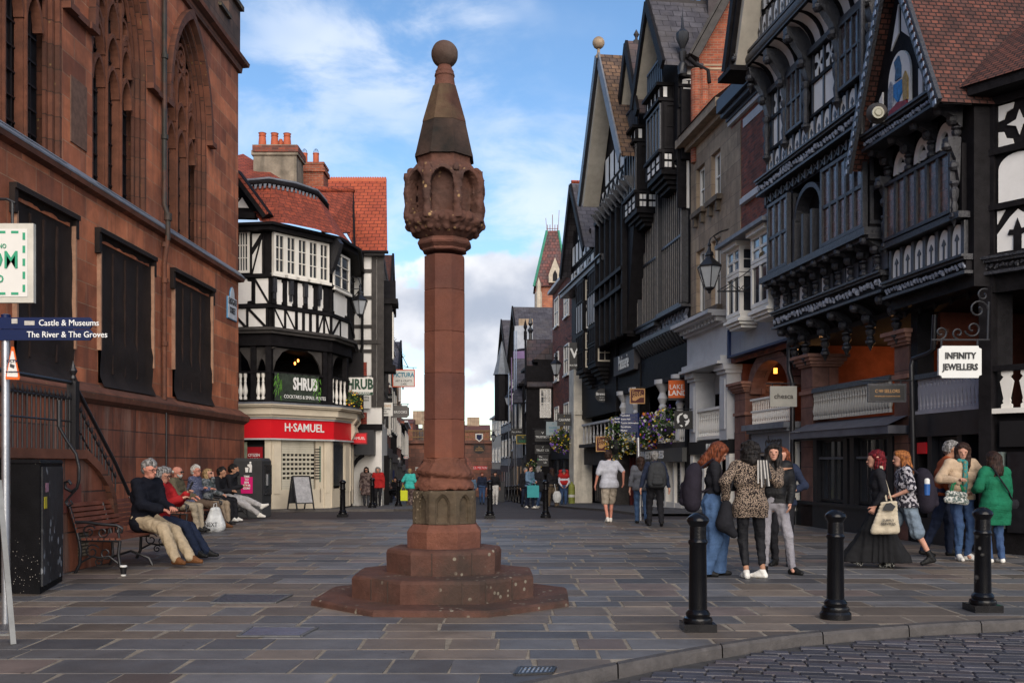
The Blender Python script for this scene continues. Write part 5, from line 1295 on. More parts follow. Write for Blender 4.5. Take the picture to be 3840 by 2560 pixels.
for i in range(2):
 a=.18+.8*i; CF.pz(wb,[(a,5.48)]+arch(a,a+.6,6.0,6.22,6,1)+[(a+.6,5.48)],.01,.03)
 m_=a+.3; CF.pz(wb,[(a-.02,4.72),(a+.62,4.72),(a+.62,5.0),(m_+.12,5.24),(m_,5.34),(m_-.12,5.24),(a-.02,5.0)],.01,.03)
 CF.pz(wb,[(a-.02,5.16),(a+.1,5.36),(a-.02,5.36)],.01,.03); CF.pz(wb,[(a+.62,5.16),(a+.5,5.36),(a+.62,5.36)],.01,.03)
 CF.pz(tb,[(m_-.06,4.7),(m_+.06,4.7),(m_+.06,4.95),(m_+.15,4.96),(m_+.12,5.04),(m_+.06,5.03),(m_,5.2),(m_-.06,5.03),(m_-.12,5.04),(m_-.15,4.96),(m_-.06,4.95)],.035,.05)
for u in (.06,.84,1.66,2.4): CF.rect(tb,u-.07,u+.07,4.1,7.3,0,.08)
for z,h in ((4.62,.08),(5.38,.09),(6.24,.1),(7.02,.12)): CF.rect(tb,0,3.1,z,z+h,0,.1)
frieze(CF,B3,0,3,4.42,4.56,.12,m=M_carve)
b=MB(); CF.rect(b,-.1,3.1,7.15,7.32,.0,.45); b.build('eaves',M_tim,B3)
for p,m_,nm in ((wb,M_wht,'infill_panel'),(tb,M_tim,'timber_frame')): p.build(nm,m_,B3)
b=MB(); CF.rect(b,-.1,.1,-.1,4.2,-.1,.1); b.build('post',M_tim,B3)
b=MB(); e0,e1=CF.W(-.35,7.3,.5),CF.W(3.2,7.3,.5); b.add([e0,e1,CF.W(3.2,10.2,-2.5),CF.W(.6,10.2,-2.8)],[(0,1,2,3)]); b.build('roof',M_tiled,B3)
balusters(CF,B3,.3,2.1,2.28,2.86,.0,7,m=M_whtp,r=.085,flat=True)
b=MB(); CF.rect(b,.1,2.6,2.2,2.28,-.06,.08); b.build('bottom_rail',M_whtp,B3)
b=MB(); CF.rect(b,.1,2.6,2.86,2.95,-.06,.06); b.build('handrail',M_tim,B3)
b=MB(); CF.rect(b,.3,2.6,.35,1.6,-.1,.0); b.build('display_window',mat('barred_glass',(.012,.012,.014),.3,.3,8,.1),B3)
b=MB(); CF.rect(b,.18,.24,.4,1.6,-.1,.05); b.build('window_post',mat('grey_green_post',(.13,.16,.15),.5,.1,4,0),B3)
b=MB(); CF.rect(b,.2,2.6,1.68,2.08,-.05,.04); ff=b.build('fascia',C_K,B3)
text(CF,'C·W·SELLORS',1.25,1.92,.17,.045,C_GD,ff,sxs=1); text(CF,'FINE JEWELLERY & LUXURY WATCHES',1.25,1.76,.06,.045,C_GD,ff)
b=MB(); p=[AT(3428,1900,17.7),AT(3424,1640,17.7),AT(3418,1370,17.7),AT(3424,1345,17.7),AT(3480,1325,17.4),AT(3500,1310,17.3),AT(3506,1180,17.3)]; b.tube(p,.045,8); b.build('downpipe',M_iron,B2_,smooth=50)
b=MB(); b.tube([RF.W(ru(18.25),7.4,.95),RF.W(ru(18.25),13,.95)],.05,8); b.build('downpipe',M_carve,B2_)
wallbox(RF,B2_,ru(17.4),ru(18.25),7.0,12.5,.1,2,M_timg,'side_wall')
sgn=mat('sign_white_b',(.58,.585,.56),.5,.04,3,0)
s_=K_(14.9); sp=[(-80,-60),(-70,-60),(-70,-60),(70,-60),(71,-52),(80,-49),(80,49),(71,52),(70,60),(-70,60),(-71,52),(-80,49),(-80,-49)]
S('large white sign with clipped corners and black stencil lettering hanging from scrolled iron',3598,1357,160,120,14.9,sgn,[('INFINITY',22,33,Mblk,.88,0,.012),('JEWELLERS',-20,33,Mblk,.82,0,.012)],shape=[(x*s_,z*s_) for x,z in [(-68,-60),(68,-60),(71,-52),(80,-49),(80,49),(71,52),(68,60),(-68,60),(-71,52),(-80,49),(-80,-49),(-71,-52)]],
 br=[[(-.42,.33),(.45,.33)],[(-.27,.24),(-.27,.33)],[(.27,.24),(.27,.33)],scroll(-.28,.44,.10,-1.57,1.1),scroll(-.02,.43,.09,-1.57,1.1,sgn=-1),scroll(.2,.50,.13,3.4,1.2),scroll(.28,.78,.15,0,1.2),[(.42,.33),(.44,.9)],scroll(.36,1.0,.10,1,1)])
S('small black hanging sign with gold serif lettering in front of the grey balusters',3325,1473,144,70,17.5,C_K,[('C·W·SELLORS',6,18,C_GD,.85),('FINE JEWELLERY & LUXURY WATCHES',-13,6.5,C_GD,.85)],rim=M_carve,br=[[(-.45,.22),(.45,.22)],[(-.25,.16),(-.25,.22)],[(.25,.16),(.25,.22)]])
S('pale grey hanging sign reading in dark lower case letters above the grey shop',2937,1486,100,77,22.0,mat('sign_stone',(.33,.32,.28),.6,.15,3,.1),[('chesca',0,27,mat('letter_brown',(.06,.05,.045),.5,0,3,0),1.0,0,.006)])
fl_=thing('floodlight','round grey floodlight bracketed beside the steep carved gable','floodlight',AT(3290,425,16.6))
b=MB(); b.lathe([(.10,-.16),(.17,-.02),(.18,.02),(.15,.03)],AT(3290,425,16.6),16,axis='y'); b.build('housing',M_timg,fl_,smooth=40)
b=MB(); b.lathe([(.10,-.045),(.10,-.02),(.05,-.06)],AT(3290,425,16.45),16,axis='y'); b.build('lens',mat('lens_glass',(.22,.21,.15),.1,.1,3,0),fl_)
b=MB(); b.bar(AT(3290,455,16.6),AT(3330,470,16.75),.03); b.bar(AT(3265,400,16.6),AT(3265,455,16.6),.03); b.bar(AT(3315,400,16.6),AT(3315,455,16.6),.03); b.bar(AT(3265,455,16.6),AT(3315,455,16.6),.03); b.build('yoke',M_iron,fl_)
BB=thing('brick_building','narrow dark red brick building with white box bays over a blank grey fascia','building',(RX(25.5),25.5,0))
b0,b1=ru(23.35),ru(27.7)
b=MB(); RF.rect(b,b0,b1,7.3,10.9,-5,0); RF.rect(b,b0,b1,4.2,7.3,-5,-.01); b.build('wall',M_brickd,BB)
b=MB(); RF.rect(b,b0,b1,10.9,11.0,-1,.15); RF.rect(b,b0,b1,11.0,11.12,-1,.3); RF.rect(b,b0,b1,11.12,11.5,-1,.42); b.build('cornice',mat('blue_black_lead',(.03,.04,.06),.5,.2,4,.1),BB)
b=MB(); RF.rect(b,b0,b1,10.78,10.9,-.1,.1); b.build('cornice_trim',M_stoneg,BB)
window(RF,BB,ru(25.2),ru(26.6),8.55,10.4,-.05,2,2,fw=.12,sill=.12,dp=.1);
b=MB(); RF.rect(b,ru(25.1),ru(26.7),8.35,8.5,-.1,.12); RF.rect(b,ru(25.1),ru(26.7),10.42,10.65,-.1,.03); b.build('lintel',M_stoneg,BB)
b=MB(); RF.rect(b,ru(26.9),ru(27.7),7.3,10.7,-.1,.02); b.build('party_strip',M_stone,BB)
b=MB(); RF.rect(b,ru(23.3),ru(26.6),7.10,7.2,-.2,.85); RF.rect(b,ru(23.3),ru(26.6),7.2,7.28,-.2,.7); b.build('bay_roof',M_leadg,BB)
for a,c in ((23.55,24.65),(25.42,26.4)):
 q=MB()
 for z,e in ((4.98,.05),(5.06,.12),(5.14,.18)): RF.rect(q,ru(a)-e+.12,ru(c)+e-.12,z-.07,z,-.1,.48+e)
 RF.rect(q,ru(a)-.03,ru(c)+.03,6.98,7.10,-.1,.72); RF.rect(q,ru(a),ru(c),5.14,5.24,-.1,.58)
 by=q.build('bay_window',M_whtp,BB)
 window(RF,by,ru(a),ru(c),5.24,6.30,.6,2,1,fw=.09,bw=.07); window(RF,by,ru(a),ru(c),6.32,6.98,.6,2,2,fw=.08,bw=.06,pane=mat('sky_glass',(.16,.22,.28),.08,.5,3,0,spec=.8))
 f=side(RF,ru(a)-.005,.0,.6); window(f,by,.02,f.len-.02,5.24,6.3,.0,1,1,fw=.09); window(f,by,.02,f.len-.02,6.32,6.98,.0,1,2,fw=.09)
b=MB(); RF.rect(b,b0,ru(27.35),4.38,5.06,-.3,.12); fa=b.build('fascia',mat('grey_fascia',(.33,.34,.36),.6,.1,2,.05,streak=.3,stainc=(.2,.2,.2)),BB)
b=MB(); RF.rect(b,b0,ru(27.42),4.32,4.38,-.3,.2); RF.rect(b,ru(27.35),ru(27.45),4.32,5.1,-.3,.2); RF.rect(b,b0,ru(27.42),5.06,5.11,-.3,.16); b.build('fascia_trim',mat('dark_blue_trim',(.015,.03,.09),.5,.1,3,0),fa)
M_rst=mat('dark_red_stone')
pillar(RF,BB,ru(27.0),.8,3.35,m=M_rst)
b=MB(); ar_=arch(ru(23.9),ru(26.6),3.3,4.2,8,1)
for p,q in zip(ar_,ar_[1:]): RF.seg(b,p,q,.3,-.5,-.1)
b.build('arch_ring',M_rst,BB)
b=MB(); RF.rect(b,b0,b1,2.2,4.3,-4,-3.5); b.build('gallery_wall',mat('warm_brick_wall'),BB)
b=MB(); RF.rect(b,b0,b1,4.2,4.35,-4,-.05); RF.rect(b,b0,b1,2.1,2.3,-4,-.1); b.build('gallery_floor',M_timg,BB)
balusters(RF,BB,ru(23.5),ru(25.9),2.45,3.05,.05,22,m=M_whtp,r=.03,name='iron_baluster'); b=MB(); RF.rect(b,ru(23.4),ru(26),3.05,3.10,0,.1); RF.rect(b,ru(23.4),ru(26),2.75,2.79,.02,.08); b.build('handrail',M_whtp,BB)
b=MB(); RF.rect(b,ru(27.6),ru(27.7),2.3,4.3,-4,-.3); b.build('party_wall',mat('warm_brick_wall'),BB)
for p_,e_ in ((RF.W(ru(24.9),3.7,-1.2),14),(RF.W(ru(22.3),3.6,-2.2),12)):
 ld=bpy.data.lights.new('gallery_lamp_light','POINT'); ld.energy=e_; ld.color=(1,.5,.2); ld.shadow_soft_size=.1; lo_=bpy.data.objects.new('gallery_lamp_light',ld); COL.objects.link(lo_); lo_.location=p_
b=MB(); RF.rect(b,b0,ru(26.1),2.28,2.42,-.3,.3); RF.rect(b,b0+.05,ru(26),2.2,2.28,-.3,.2); b.build('canopy',M_leadg,BB)
b=MB(); RF.rect(b,b0+.1,ru(25.9),1.72,2.2,-.3,.1); fc=b.build('shop_fascia',mat('grey_blue_paint',(.20,.215,.245),.5,.1,3,.05),BB)
text(RF,'chesca',ru(24.4),1.96,.42,.12,mat('letter_brown'),fc,sxs=.95)
b=MB(); RF.rect(b,b0,ru(27.6),-.1,.32,-.4,.05); b.build('stall_riser',mat('grey_blue_paint'),BB)
window(RF,BB,ru(23.65),ru(25.9),.32,1.7,.0,2,1,fw=.07,bw=.06,fr=M_whtp,pane=M_glass)
b=MB(); RF.rect(b,b0+.0,b0+.14,-.1,2.2,-.1,.1); b.build('post',M_whtp,BB)
b=MB(); RF.rect(b,ru(26.1),ru(27.6),.0,2.1,-1.2,-1.1); b.build('shop_wall',M_dark,BB)
b=MB(); p=RF.W(ru(23.3),0,.1); b.tube([p,p+Vector((0,0,3.3)),RF.W(ru(23.45),3.6,.12),RF.W(ru(23.45),4.4,.12)],.06,8); b.build('downpipe',M_iron,BB,smooth=50)
tag(None or (lambda b: (b.tube([AT(2908,1400,25.5),AT(2908,1380,25.5)],.05,8),b.build('lantern_glow',mat('warm_lamp',(.9,.4,.08),.5,0,1,0,emit=((1,.35,.05),2.5))))[1])(MB()),'small glowing amber wall lamp inside the boutique gallery','lamp')
ST_=thing('stone_building','buff stone fronted house with tall sash windows above a white pilastered shopfront','building',(RX(29.5),29.5,0))
s0,s1=ru(27.7),ru(31.3)
b=MB()
wins=[(ru(28.55),ru(29.35)),(ru(29.95),ru(30.75))]
hl=[[(a,z0),(c,z0),(c,z1),(a,z1)] for a,c in wins for z0,z1 in ((6.0,7.95),(9.15,10.5))]
RF.hole(b,[(s0,5.6),(s1,5.6),(s1,11.3),(s0,11.3)],hl,0,.22); b.build('wall',M_stone,ST_)
b=MB(); RF.rect(b,s0,s1,4.2,11.3,-5,-.5); b.build('dark_backing',M_dark,ST_)
for a,c in wins:
 for z0,z1 in ((6.0,7.95),(9.15,10.5)):
  window(RF,ST_,a,c,z0,z1,-.12,2,2,fw=.09,bw=.04)
b=MB()
for a,c in wins:
 for z0 in (6.0,9.15): RF.rect(b,a-.15,c+.15,z0-.16,z0-.01,-.1,.16); RF.rect(b,a,a+.15,z0-.45,z0-.16,0,.12); RF.rect(b,c-.15,c,z0-.45,z0-.16,0,.12)
b.build('sill',mat('dark_stone_sill',(.12,.095,.07),.9,.3,5,.4),ST_)
b=MB(); RF.rect(b,s0,s1+.1,11.2,11.35,-1,.2); RF.rect(b,s0,s1+.2,11.35,11.6,-1,.45); b.build('eaves',mat('buff_trim',(.26,.20,.14),.85,.3,4,.3),ST_)
b=MB(); b.add([RF.W(s0,11.6,.5),RF.W(s1,11.6,.5),RF.W(s1,13.9,-2.5),RF.W(s0,13.9,-2.5)],[(0,1,2,3)]); b.build('roof',M_slate,ST_)
b=MB(); RF.rect(b,s0-.1,s0+.35,11.4,12.15,-1.5,-.2); b.build('lead_upstand',M_leadg,ST_)
b=MB(); RF.rect(b,s0,s1,5.55,5.62,-.3,.55); RF.rect(b,s0,s1,5.62,5.72,-.3,.66); RF.rect(b,s0,s1,5.35,5.42,-.3,.25)
RF.rect(b,s0,s1,4.45,5.35,-.3,.12); RF.rect(b,s0,s1,4.3,4.45,-.3,.3); RF.rect(b,s0,s1,4.22,4.3,-.3,.4); b.build('entablature',M_stoneg,ST_)
arr([(lambda b,i=i: RF.rect(b,s0+.1+i*.3,s0+.22+i*.3,5.42,5.55,0,.4)) for i in range(12)],'dentil',M_stoneg,ST_)
for Y in (28.0,30.75):
 b=MB(); u=ru(Y); RF.rect(b,u-.3,u+.3,2.1,3.95,-.5,.12); RF.rect(b,u-.36,u+.36,3.95,4.05,-.5,.18); RF.rect(b,u-.4,u+.4,4.05,4.2,-.5,.25); RF.rect(b,u-.2,u+.2,2.4,3.8,.12,.15); b.build('pilaster',M_stoneg,ST_) if False else b.each('pilaster',M_stoneg,ST_)
b=MB(); RF.rect(b,ru(28.4),ru(30.4),3.55,4.2,-.6,-.45); ob=b.build('inner_fascia',mat('grey_fascia'),ST_); text(RF,'oOSOo',ru(29.3),3.85,.3,-.43,mat('letter_brown'),ob,sxs=.6)
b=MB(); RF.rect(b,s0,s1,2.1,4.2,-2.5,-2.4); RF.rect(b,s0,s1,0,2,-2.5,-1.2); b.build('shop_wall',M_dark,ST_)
balusters(RF,ST_,ru(28.35),ru(30.4),2.25,3.0,0,13,m=M_whtp,r=.05); b=MB(); RF.rect(b,ru(28.3),ru(30.5),3.0,3.08,-.06,.08); RF.rect(b,ru(28.3),ru(30.5),2.15,2.25,-.06,.08); b.build('handrail',M_whtp,ST_)
b=MB(); RF.rect(b,s0,s1,1.72,2.12,-.3,.08); kf=b.build('shop_fascia',C_K,ST_); text(RF,'KUONI',ru(29.2),1.92,.26,.09,C_LW,kf,sxs=.9)
b=MB()
for Y in (27.85,29.1,30.0,31.1): RF.rect(b,ru(Y)-.14,ru(Y)+.14,-.1,1.72,-.2,.04)
RF.rect(b,s0,s1,-.1,.3,-.2,.0); b.build('shopfront',M_whtp,ST_)
TR=thing('timbered_row','very tall black timbered row with three steep gabled roofs, stacked oriels and close black mullions','building',(RX(38),38,0))
t0,t1=ru(31.3),ru(40.8)
wallbox(RF,TR,t0,t1,4.2,13.2,.0,6); wallbox(RF,TR,t0,ru(37.2),11.0,13.2,.3,.4)
wb,tb=MB(),MB()
for a,c,z0,z1,n in ((31.6,34.3,6.55,11.0,12),(34.5,37.0,6.35,11.0,11)):
 b=MB(); RF.rect(b,ru(a),ru(c),z0-.12,z0,0,.3); RF.rect(b,ru(a),ru(c),z1,z1+.12,0,.3)
 for i in range(n+1):
  u=ru(a)+(ru(c)-ru(a))*i/n; w_=.09 if i in (0,n) else .045; RF.rect(b,u-w_/2,u+w_/2,z0,z1,0,.22 if w_ > .05 else .09); RF.rect(b,u-.012,u+.012,z0,z1,.22 if w_ > .05 else .09,.232 if w_ > .05 else .102,1)
 RF.rect(b,ru(a),ru(c),(z0+z1)/2-.04,(z0+z1)/2+.04,0,.12)
 wn_=b.build('window',[M_carve,mat('mullion_highlight',(.26,.23,.20),.6,.4,6,.3)],TR); b=MB(); RF.rect(b,ru(a)+.02,ru(c)-.02,z0,z1,.0,.03); b.build('pane',mat('brown_glass',(.006,.005,.005),.5,.3,4,0,spec=.1),wn_)  # pale colour of the thin strips paints highlights along the mullion fronts
for a,c,n in ((31.5,34.3,7),(34.5,37.2,6)):
 u0_,u1_=ru(a),ru(c)
 for i in range(n):
  p,q=u0_+(u1_-u0_)*i/n,u0_+(u1_-u0_)*(i+1)/n; RF.seg(tb,(p,5.95),(q,6.35),.05,0,.1,1); RF.seg(tb,(q,5.95),(p,6.35),.05,0,.1,1)
b=MB(); RF.rect(b,t0,ru(37.2),5.78,5.92,0,.35); RF.rect(b,t0,ru(37.2),6.38,6.46,0,.32); b.build('moulding',M_carve,TR)
arr([(lambda b,i=i: b.prism([RF.W(t0+.2+i*.33,z,o) for o,z in ((0,5.3),(.12,5.4),(.32,5.72),(.32,5.78),(0,5.78))],RF.d*.12)) for i in range(17)],'modillion',M_carve,TR)
def oriel(Ya,Yb,zb,zt,o,nl,top_deck=True):
 u0_,u1_=ru(Ya),ru(Yb); f=side(RF,u0_,0,o)
 b=MB(); RF.rect(b,u0_,u1_,zb,zt,0,o-.02)
 for k in range(4): RF.rect(b,u0_+.1*k,u1_-.1*k,zb-.13*(k+1),zb-.13*k,0,o-.12*k)
 oo=b.build('oriel',M_tim,TR)
 hf=.55
 cells(RF,wb,tb,u0_+.05,u1_-.05,zb+.05,zb+hf,3,'quad',o,post=.08); cells(f,wb,tb,.05,f.len-.02,zb+.05,zb+hf,2 if o > .6 else 1,'quad',0,post=.08)
 window(RF,TR,u0_+.04,u1_-.04,zb+hf+.12,zt-.6,o+.05,nl,1,fr=M_carve,fw=.08,bw=.07,pane=M_glass); window(f,TR,.08,f.len-.05,zb+hf+.12,zt-.6,.04,1,2,fr=M_tim,fw=.1,bw=.05,pane=mat('sky_glass'))
 b=MB(); RF.rect(b,u0_-.05,u1_+.05,zb+hf,zb+hf+.1,0,o+.12); RF.rect(b,u0_-.05,u1_+.05,zt-.55,zt-.45,0,o+.12); RF.rect(b,u0_-.05,u1_+.05,zt-.06,zt+.04,0,o+.18); b.build('moulding',M_tim,oo)
 cells(RF,wb,tb,u0_+.05,u1_-.05,zt-.42,zt-.1,7,['plain','dark'],o,post=.04); cells(f,wb,tb,.03,f.len-.02,zt-.42,zt-.1,4,['plain','dark'],0,post=.04)
 if top_deck:
  b=MB(); RF.rect(b,u0_,u1_,zt+.85,zt+.92,o-.08,o+.02); f.rect(b,0,f.len,zt+.85,zt+.92,-.02,.06)
  for i in range(9): u=u0_+(u1_-u0_)*i/8; RF.rect(b,u-.03,u+.03,zt+.05,zt+.85,o-.05,o)
  for i in range(8):
   u=u0_+(u1_-u0_)*i/8; RF.seg(b,(u,zt+.1),(u+(u1_-u0_)/8,zt+.8),.03,o-.04,o-.01); RF.seg(b,(u,zt+.8),(u+(u1_-u0_)/8,zt+.1),.03,o-.05,o-.02)
  b.build('balcony',mat('blue_black_timber',(.03,.04,.055),.45,.2,5,.1),oo)
oriel(32.0,33.7,10.85,13.6,.75,4); oriel(35.1,36.8,10.4,13.3,.75,4)
def gabled(Ya,Yb,ze,zr,oF,oB,roof_m,wallm=M_tim,ov=.55,name='roof'):
 """gable to the street; ridge runs away from the street at mid bay"""
 u0_,u1_=ru(Ya),ru(Yb); um=(u0_+u1_)/2
 b=MB(); RF.pz(b,[(u0_,11.1),(u1_,11.1),(u1_,ze),(um,zr),(u0_,ze)],oB,oF); b.build('gable_wall',wallm,TR)
 b=MB(); e=.35; b.prism([RF.W(u0_-e,ze-e*1.1,oF+ov),RF.W(um,zr+.12,oF+ov),RF.W(um,zr+.12,oB-1.5),RF.W(u0_-e,ze-e*1.1,oB-1.5)],(0,0,.1)); b.prism([RF.W(u1_+e,ze-e*1.1,oF+ov),RF.W(um,zr+.12,oF+ov),RF.W(um,zr+.12,oB-1.5),RF.W(u1_+e,ze-e*1.1,oB-1.5)],(0,0,.1)); r_=b.build(name,roof_m,TR)
 b=MB(); RF.seg(b,(u0_-e,ze-e*1.1),(um,zr+.1),.32,oF+ov,oF+ov+.1); RF.seg(b,(u1_+e,ze-e*1.1),(um,zr+.1),.32,oF+ov-.01,oF+ov+.09); b.build('bargeboard',M_tim,TR)
 b=MB(); RF.seg(b,(u1_+e*.7,ze-e*1.2),(um,zr-.05),.1,oF,oF+ov); b.build('soffit',mat('cream_soffit'),TR)
 return um
um=gabled(31.5,34.7,14.25,16.6,.35,-4,M_slate)
f=side(RF,ru(31.5)-.01,-4,.35)
cells(f,wb,tb,0.1,f.len-.03,13.72,14.15,7,'plain',.02,post=.1); cells(f,wb,tb,.1,f.len-.03,13.42,13.6,9,'arch',.02,post=.03); cells(f,wb,tb,.1,f.len-.03,12.75,13.3,7,['plain','star'],.02,post=.09)
cells(f,wb,tb,.1,f.len-.03,9.5,12.6,3,'plain',.02,post=.3)
b=MB(); f.rect(b,0,f.len+.2,14.15,14.25,0,.3); f.rect(b,0,f.len,13.62,13.7,0,.08); f.rect(b,0,f.len,13.32,13.4,0,.08); f.rect(b,0,f.len,12.65,12.75,0,.1); b.build('rail',M_tim,TR)
b=MB(); RF.rect(b,um-.06,um+.06,16.65,16.85,-4.5,.8); [b.box(*(lambda p: (p.x-.03,p.x+.03,p.y-.03,p.y+.03,16.8,17.1))(RF.W(um,0,.6-i*.22))) for i in range(24)]; b.build('crested_ridge',mat('dark_ridge',(.04,.035,.035),.8,.3,5,.2),TR)
b=MB(); p=RF.W(um,0,-2.4); b.box(p.x-1.3,p.x+1.3,p.y-.6,p.y+.6,15.5,17.3); [b.lathe([(.06,17.3),(.06,17.5),(.12,17.6),(.04,17.7),(.001,17.9)],(p.x-1.2+i*.4,p.y-.5,0),6) for i in range(7)]; b.build('chimney',mat('dark_chimney',(.06,.05,.05),.9,.3,4,.4),TR)
um2=gabled(34.8,37.4,13.9,16.5,.3,-4,M_slatew)
f2=side(RF,ru(35.2)-.01,-.4,.3)
b=MB(); RF.rect(b,um2-.05,um2+.05,16.55,16.75,-3,.6); [b.lathe([(.05,16.7),(.05,16.85),(.11,16.95),(.001,17.15)],RF.W(um2,0,.5-i*.35),6) for i in range(6)]; b.build('crested_ridge',mat('dark_ridge'),TR)
a,c=35.6,42.0; ua_,uc_=ru(a),ru(c); um=(ua_+uc_)/2
b=MB(); RF.pz(b,[(ru(37.3),6.2),(ru(37.3),11),(ua_,11),(uc_,6.2),(uc_,12.7),(um,16.7),(ua_,12.7)],-5,.55); b.build('gable_wall',M_tim,TR)
cells(RF,wb,tb,ua_+.1,uc_-.5,11.75,12.6,8,'x',.56,post=.1); cells(RF,wb,tb,ua_+1,uc_-1.2,12.75,13.8,5,'plain',.56,post=.12)
b=MB(); b.prism([RF.W(ua_-.3,12.3,1.3),RF.W(um,17.2,1.3),RF.W(um,17.2,-5),RF.W(ua_-.3,12.3,-5)],(0,0,.12)); b.prism([RF.W(uc_+.3,12.5,1.3),RF.W(um,17.2,1.3),RF.W(um,17.2,-5),RF.W(uc_+.3,12.5,-5)],(0,0,.12)); b.build('roof',mat('banded_tile',(.17,.10,.06),.85,.35,3,.6,brick=(.3,.24),c2=(.09,.06,.045),mortar=(.03,.02,.018),msize=.02,stain=.4,stainc=(.19,.11,.045)),TR)
b=MB(); RF.seg(b,(ua_-.35,12.2),(um,17.2),.42,1.3,1.36); b.build('lead_verge',M_leadg,TR)
b=MB(); RF.seg(b,(uc_+.35,12.4),(um,17.2),.4,1.3,1.42); b.build('bargeboard',M_carve,TR); b=MB(); RF.seg(b,(uc_+.0,12.3),(um,16.9),.35,.6,1.28); b.build('soffit',mat('cream_soffit'),TR)
b=MB(); p=RF.W(um,0,1.3); b.lathe([(.12,17.1),(.12,17.25),(.06,17.35),(.05,17.6)],p,8); b.ball(p+Vector((0,0,17.75)),.24,12); b.build('ball_finial',M_stone,TR,smooth=40)
b=MB(); p=RF.W(ru(33.2),0,1.0); p=RF.W(ru(31.9),0,.1); b.lathe([(.14,13.6),(.16,13.9),(.08,14.0),(.13,14.3),(.06,14.4),(.2,14.7),(.2,14.9),(.05,15.05),(.001,15.7)],RF.W(ru(31.2),0,.3),8); b.build('finial',M_iron,TR,smooth=40)
for i in range(16):
 u=ru(37.3)+(uc_-ru(37.3))*i/15; RF.rect(tb,u-.05,u+.05,6.3,11.6,0,.75 if i % 3 == 0 else .64)
for z in (8.0,8.7,11.4): RF.rect(tb,ru(37.3),uc_,z,z+.14,0,.8)
cells(RF,wb,tb,ru(37.4),uc_-.1,8.9,11.3,7,['dark','plain','dark'],.56,post=.16); cells(RF,wb,tb,ru(37.4),uc_-.1,8.18,8.66,9,['plain','dark'],.56,post=.1)
arr([(lambda b,i=i: b.prism([RF.W(ua_+i*.62,z,.5+o) for o,z in ((0,11.1),(.25,11.25),(.6,11.7),(0,11.7))],RF.d*.18)) for i in range(10)],'gable_bracket',M_carve,TR)
b=MB(); RF.rect(b,t0,t1+1,2.1,4.2,-4,-3); RF.rect(b,t0,t1+1,-.5,2,-3,-.5); b.build('shop_wall',M_dark,TR)
b=MB(); RF.rect(b,ru(37.4),ru(40.7),5.0,5.75,-.3,.25); pf=b.build('fascia',mat('brown_fascia',(.06,.055,.055),.6,.1,3,0),TR); text(RF,'Patisserie',ru(39.0),5.4,.8,.27,C_LW,pf,sxs=.55)
b=MB(); RF.rect(b,t0,ru(37.3),4.2,5.25,-.3,.05); RF.rect(b,ru(37.3),t1,4.2,5.0,-.3,.05); b.build('beam',M_tim,TR)
for Y in (32.6,34.6,38.2,40.2):
 u=ru(Y); b=MB(); b.lathe([(.16,2.2),(.16,2.4),(.09,2.5),(.11,3.3),(.15,3.4),(.1,3.5),(.18,3.7),(.14,3.8),(.1,3.9),(.24,4.15),(.3,4.2),(.3,4.35)],RF.W(u,0,-.05),10); b.build('column',M_stoneg,TR,smooth=40)
for Y in (37.3,31.45):
 b=MB(); RF.rect(b,ru(Y)-.16,ru(Y)+.16,-.4,5.2,-.3,.1); b.build('post',M_tim,TR)
b=MB(); RF.rect(b,ru(38.6),ru(39.9),2.1,4.2,-.5,-.05); b.build('white_pier',M_stoneg,TR)
balusters(RF,TR,ru(31.7),ru(37),2.15,2.85,0,24,m=M_whtp,r=.045); b=MB(); RF.rect(b,t0,ru(37.2),2.85,2.92,-.05,.05); RF.rect(b,t0,t1,1.95,2.14,-.6,.08); b.build('handrail',M_timg,TR)
b=MB(); RF.rect(b,t0+.1,ru(37.1),1.5,1.95,-.3,.25); ej=b.build('shop_fascia',mat('grey_bronze',(.085,.085,.08),.45,.1,3,0),TR); text(RF,'ERNEST JONES',ru(35.0),1.73,.36,.27,C_LW,ej,sxs=1.35,bold=.02)
b=MB()
for Y in (31.5,32.2,33.0,34.0,34.9,36.0,37.0): RF.rect(b,ru(Y)-.08,ru(Y)+.08,-.4,1.5,-.2,.05)
RF.rect(b,t0,ru(37),-.4,.15,-.2,.04); b.build('shopfront',M_whtp,TR)
for a,c in ((32.3,32.9),(34.1,34.8),(35.0,35.9)):
 window(RF,TR,ru(a),ru(c),.15,1.48,-.05,2,7,fr=M_grey,fw=.04,bw=.03)
b=MB(); RF.rect(b,ru(37.3),ru(40.6),-.6,1.7,-.6,-.4)
for i in range(6): RF.rect(b,ru(37.4+i*.55),ru(37.5+i*.55),-.6,1.7,-.4,-.3)
b.build('red_doors',mat('dark_red_paint',(.09,.012,.012),.45,.2,4,.1),TR)
for p,m_,nm in ((wb,M_wht,'infill_panel'),(tb,[M_tim,mat('pale_carving')],'timber_frame')): p.build(nm,m_,TR)
GW=thing('brick_gable','orange brick gable end with slate verge rising above the stone fronted house','house',AT(2720,600,31.0))
b=MB(); q=lambda x,y: AT(x,y,31.2); b.prism([q(2610,600),q(2622,215),q(2640,180),q(2760,-60),q(2900,-60),q(2900,600)],(0,.3,0)); b.build('wall',M_brick,GW)
b=MB(); b.prism([q(2640,255),q(2720,255),q(2720,262),q(2640,262)],(0,-.02,0)); b.prism([q(2640,243),q(2720,243),q(2720,248),q(2640,248)],(0,-.02,0)); b.build('pale_string',M_stone,GW)
b=MB(); b.bar(AT(2602,222,31.0),AT(2765,-75,31.0),.5,.22); b.bar(AT(2582,215,31.0),AT(2745,-80,31.0),.6,.08); b.build('verge',M_timg,GW)
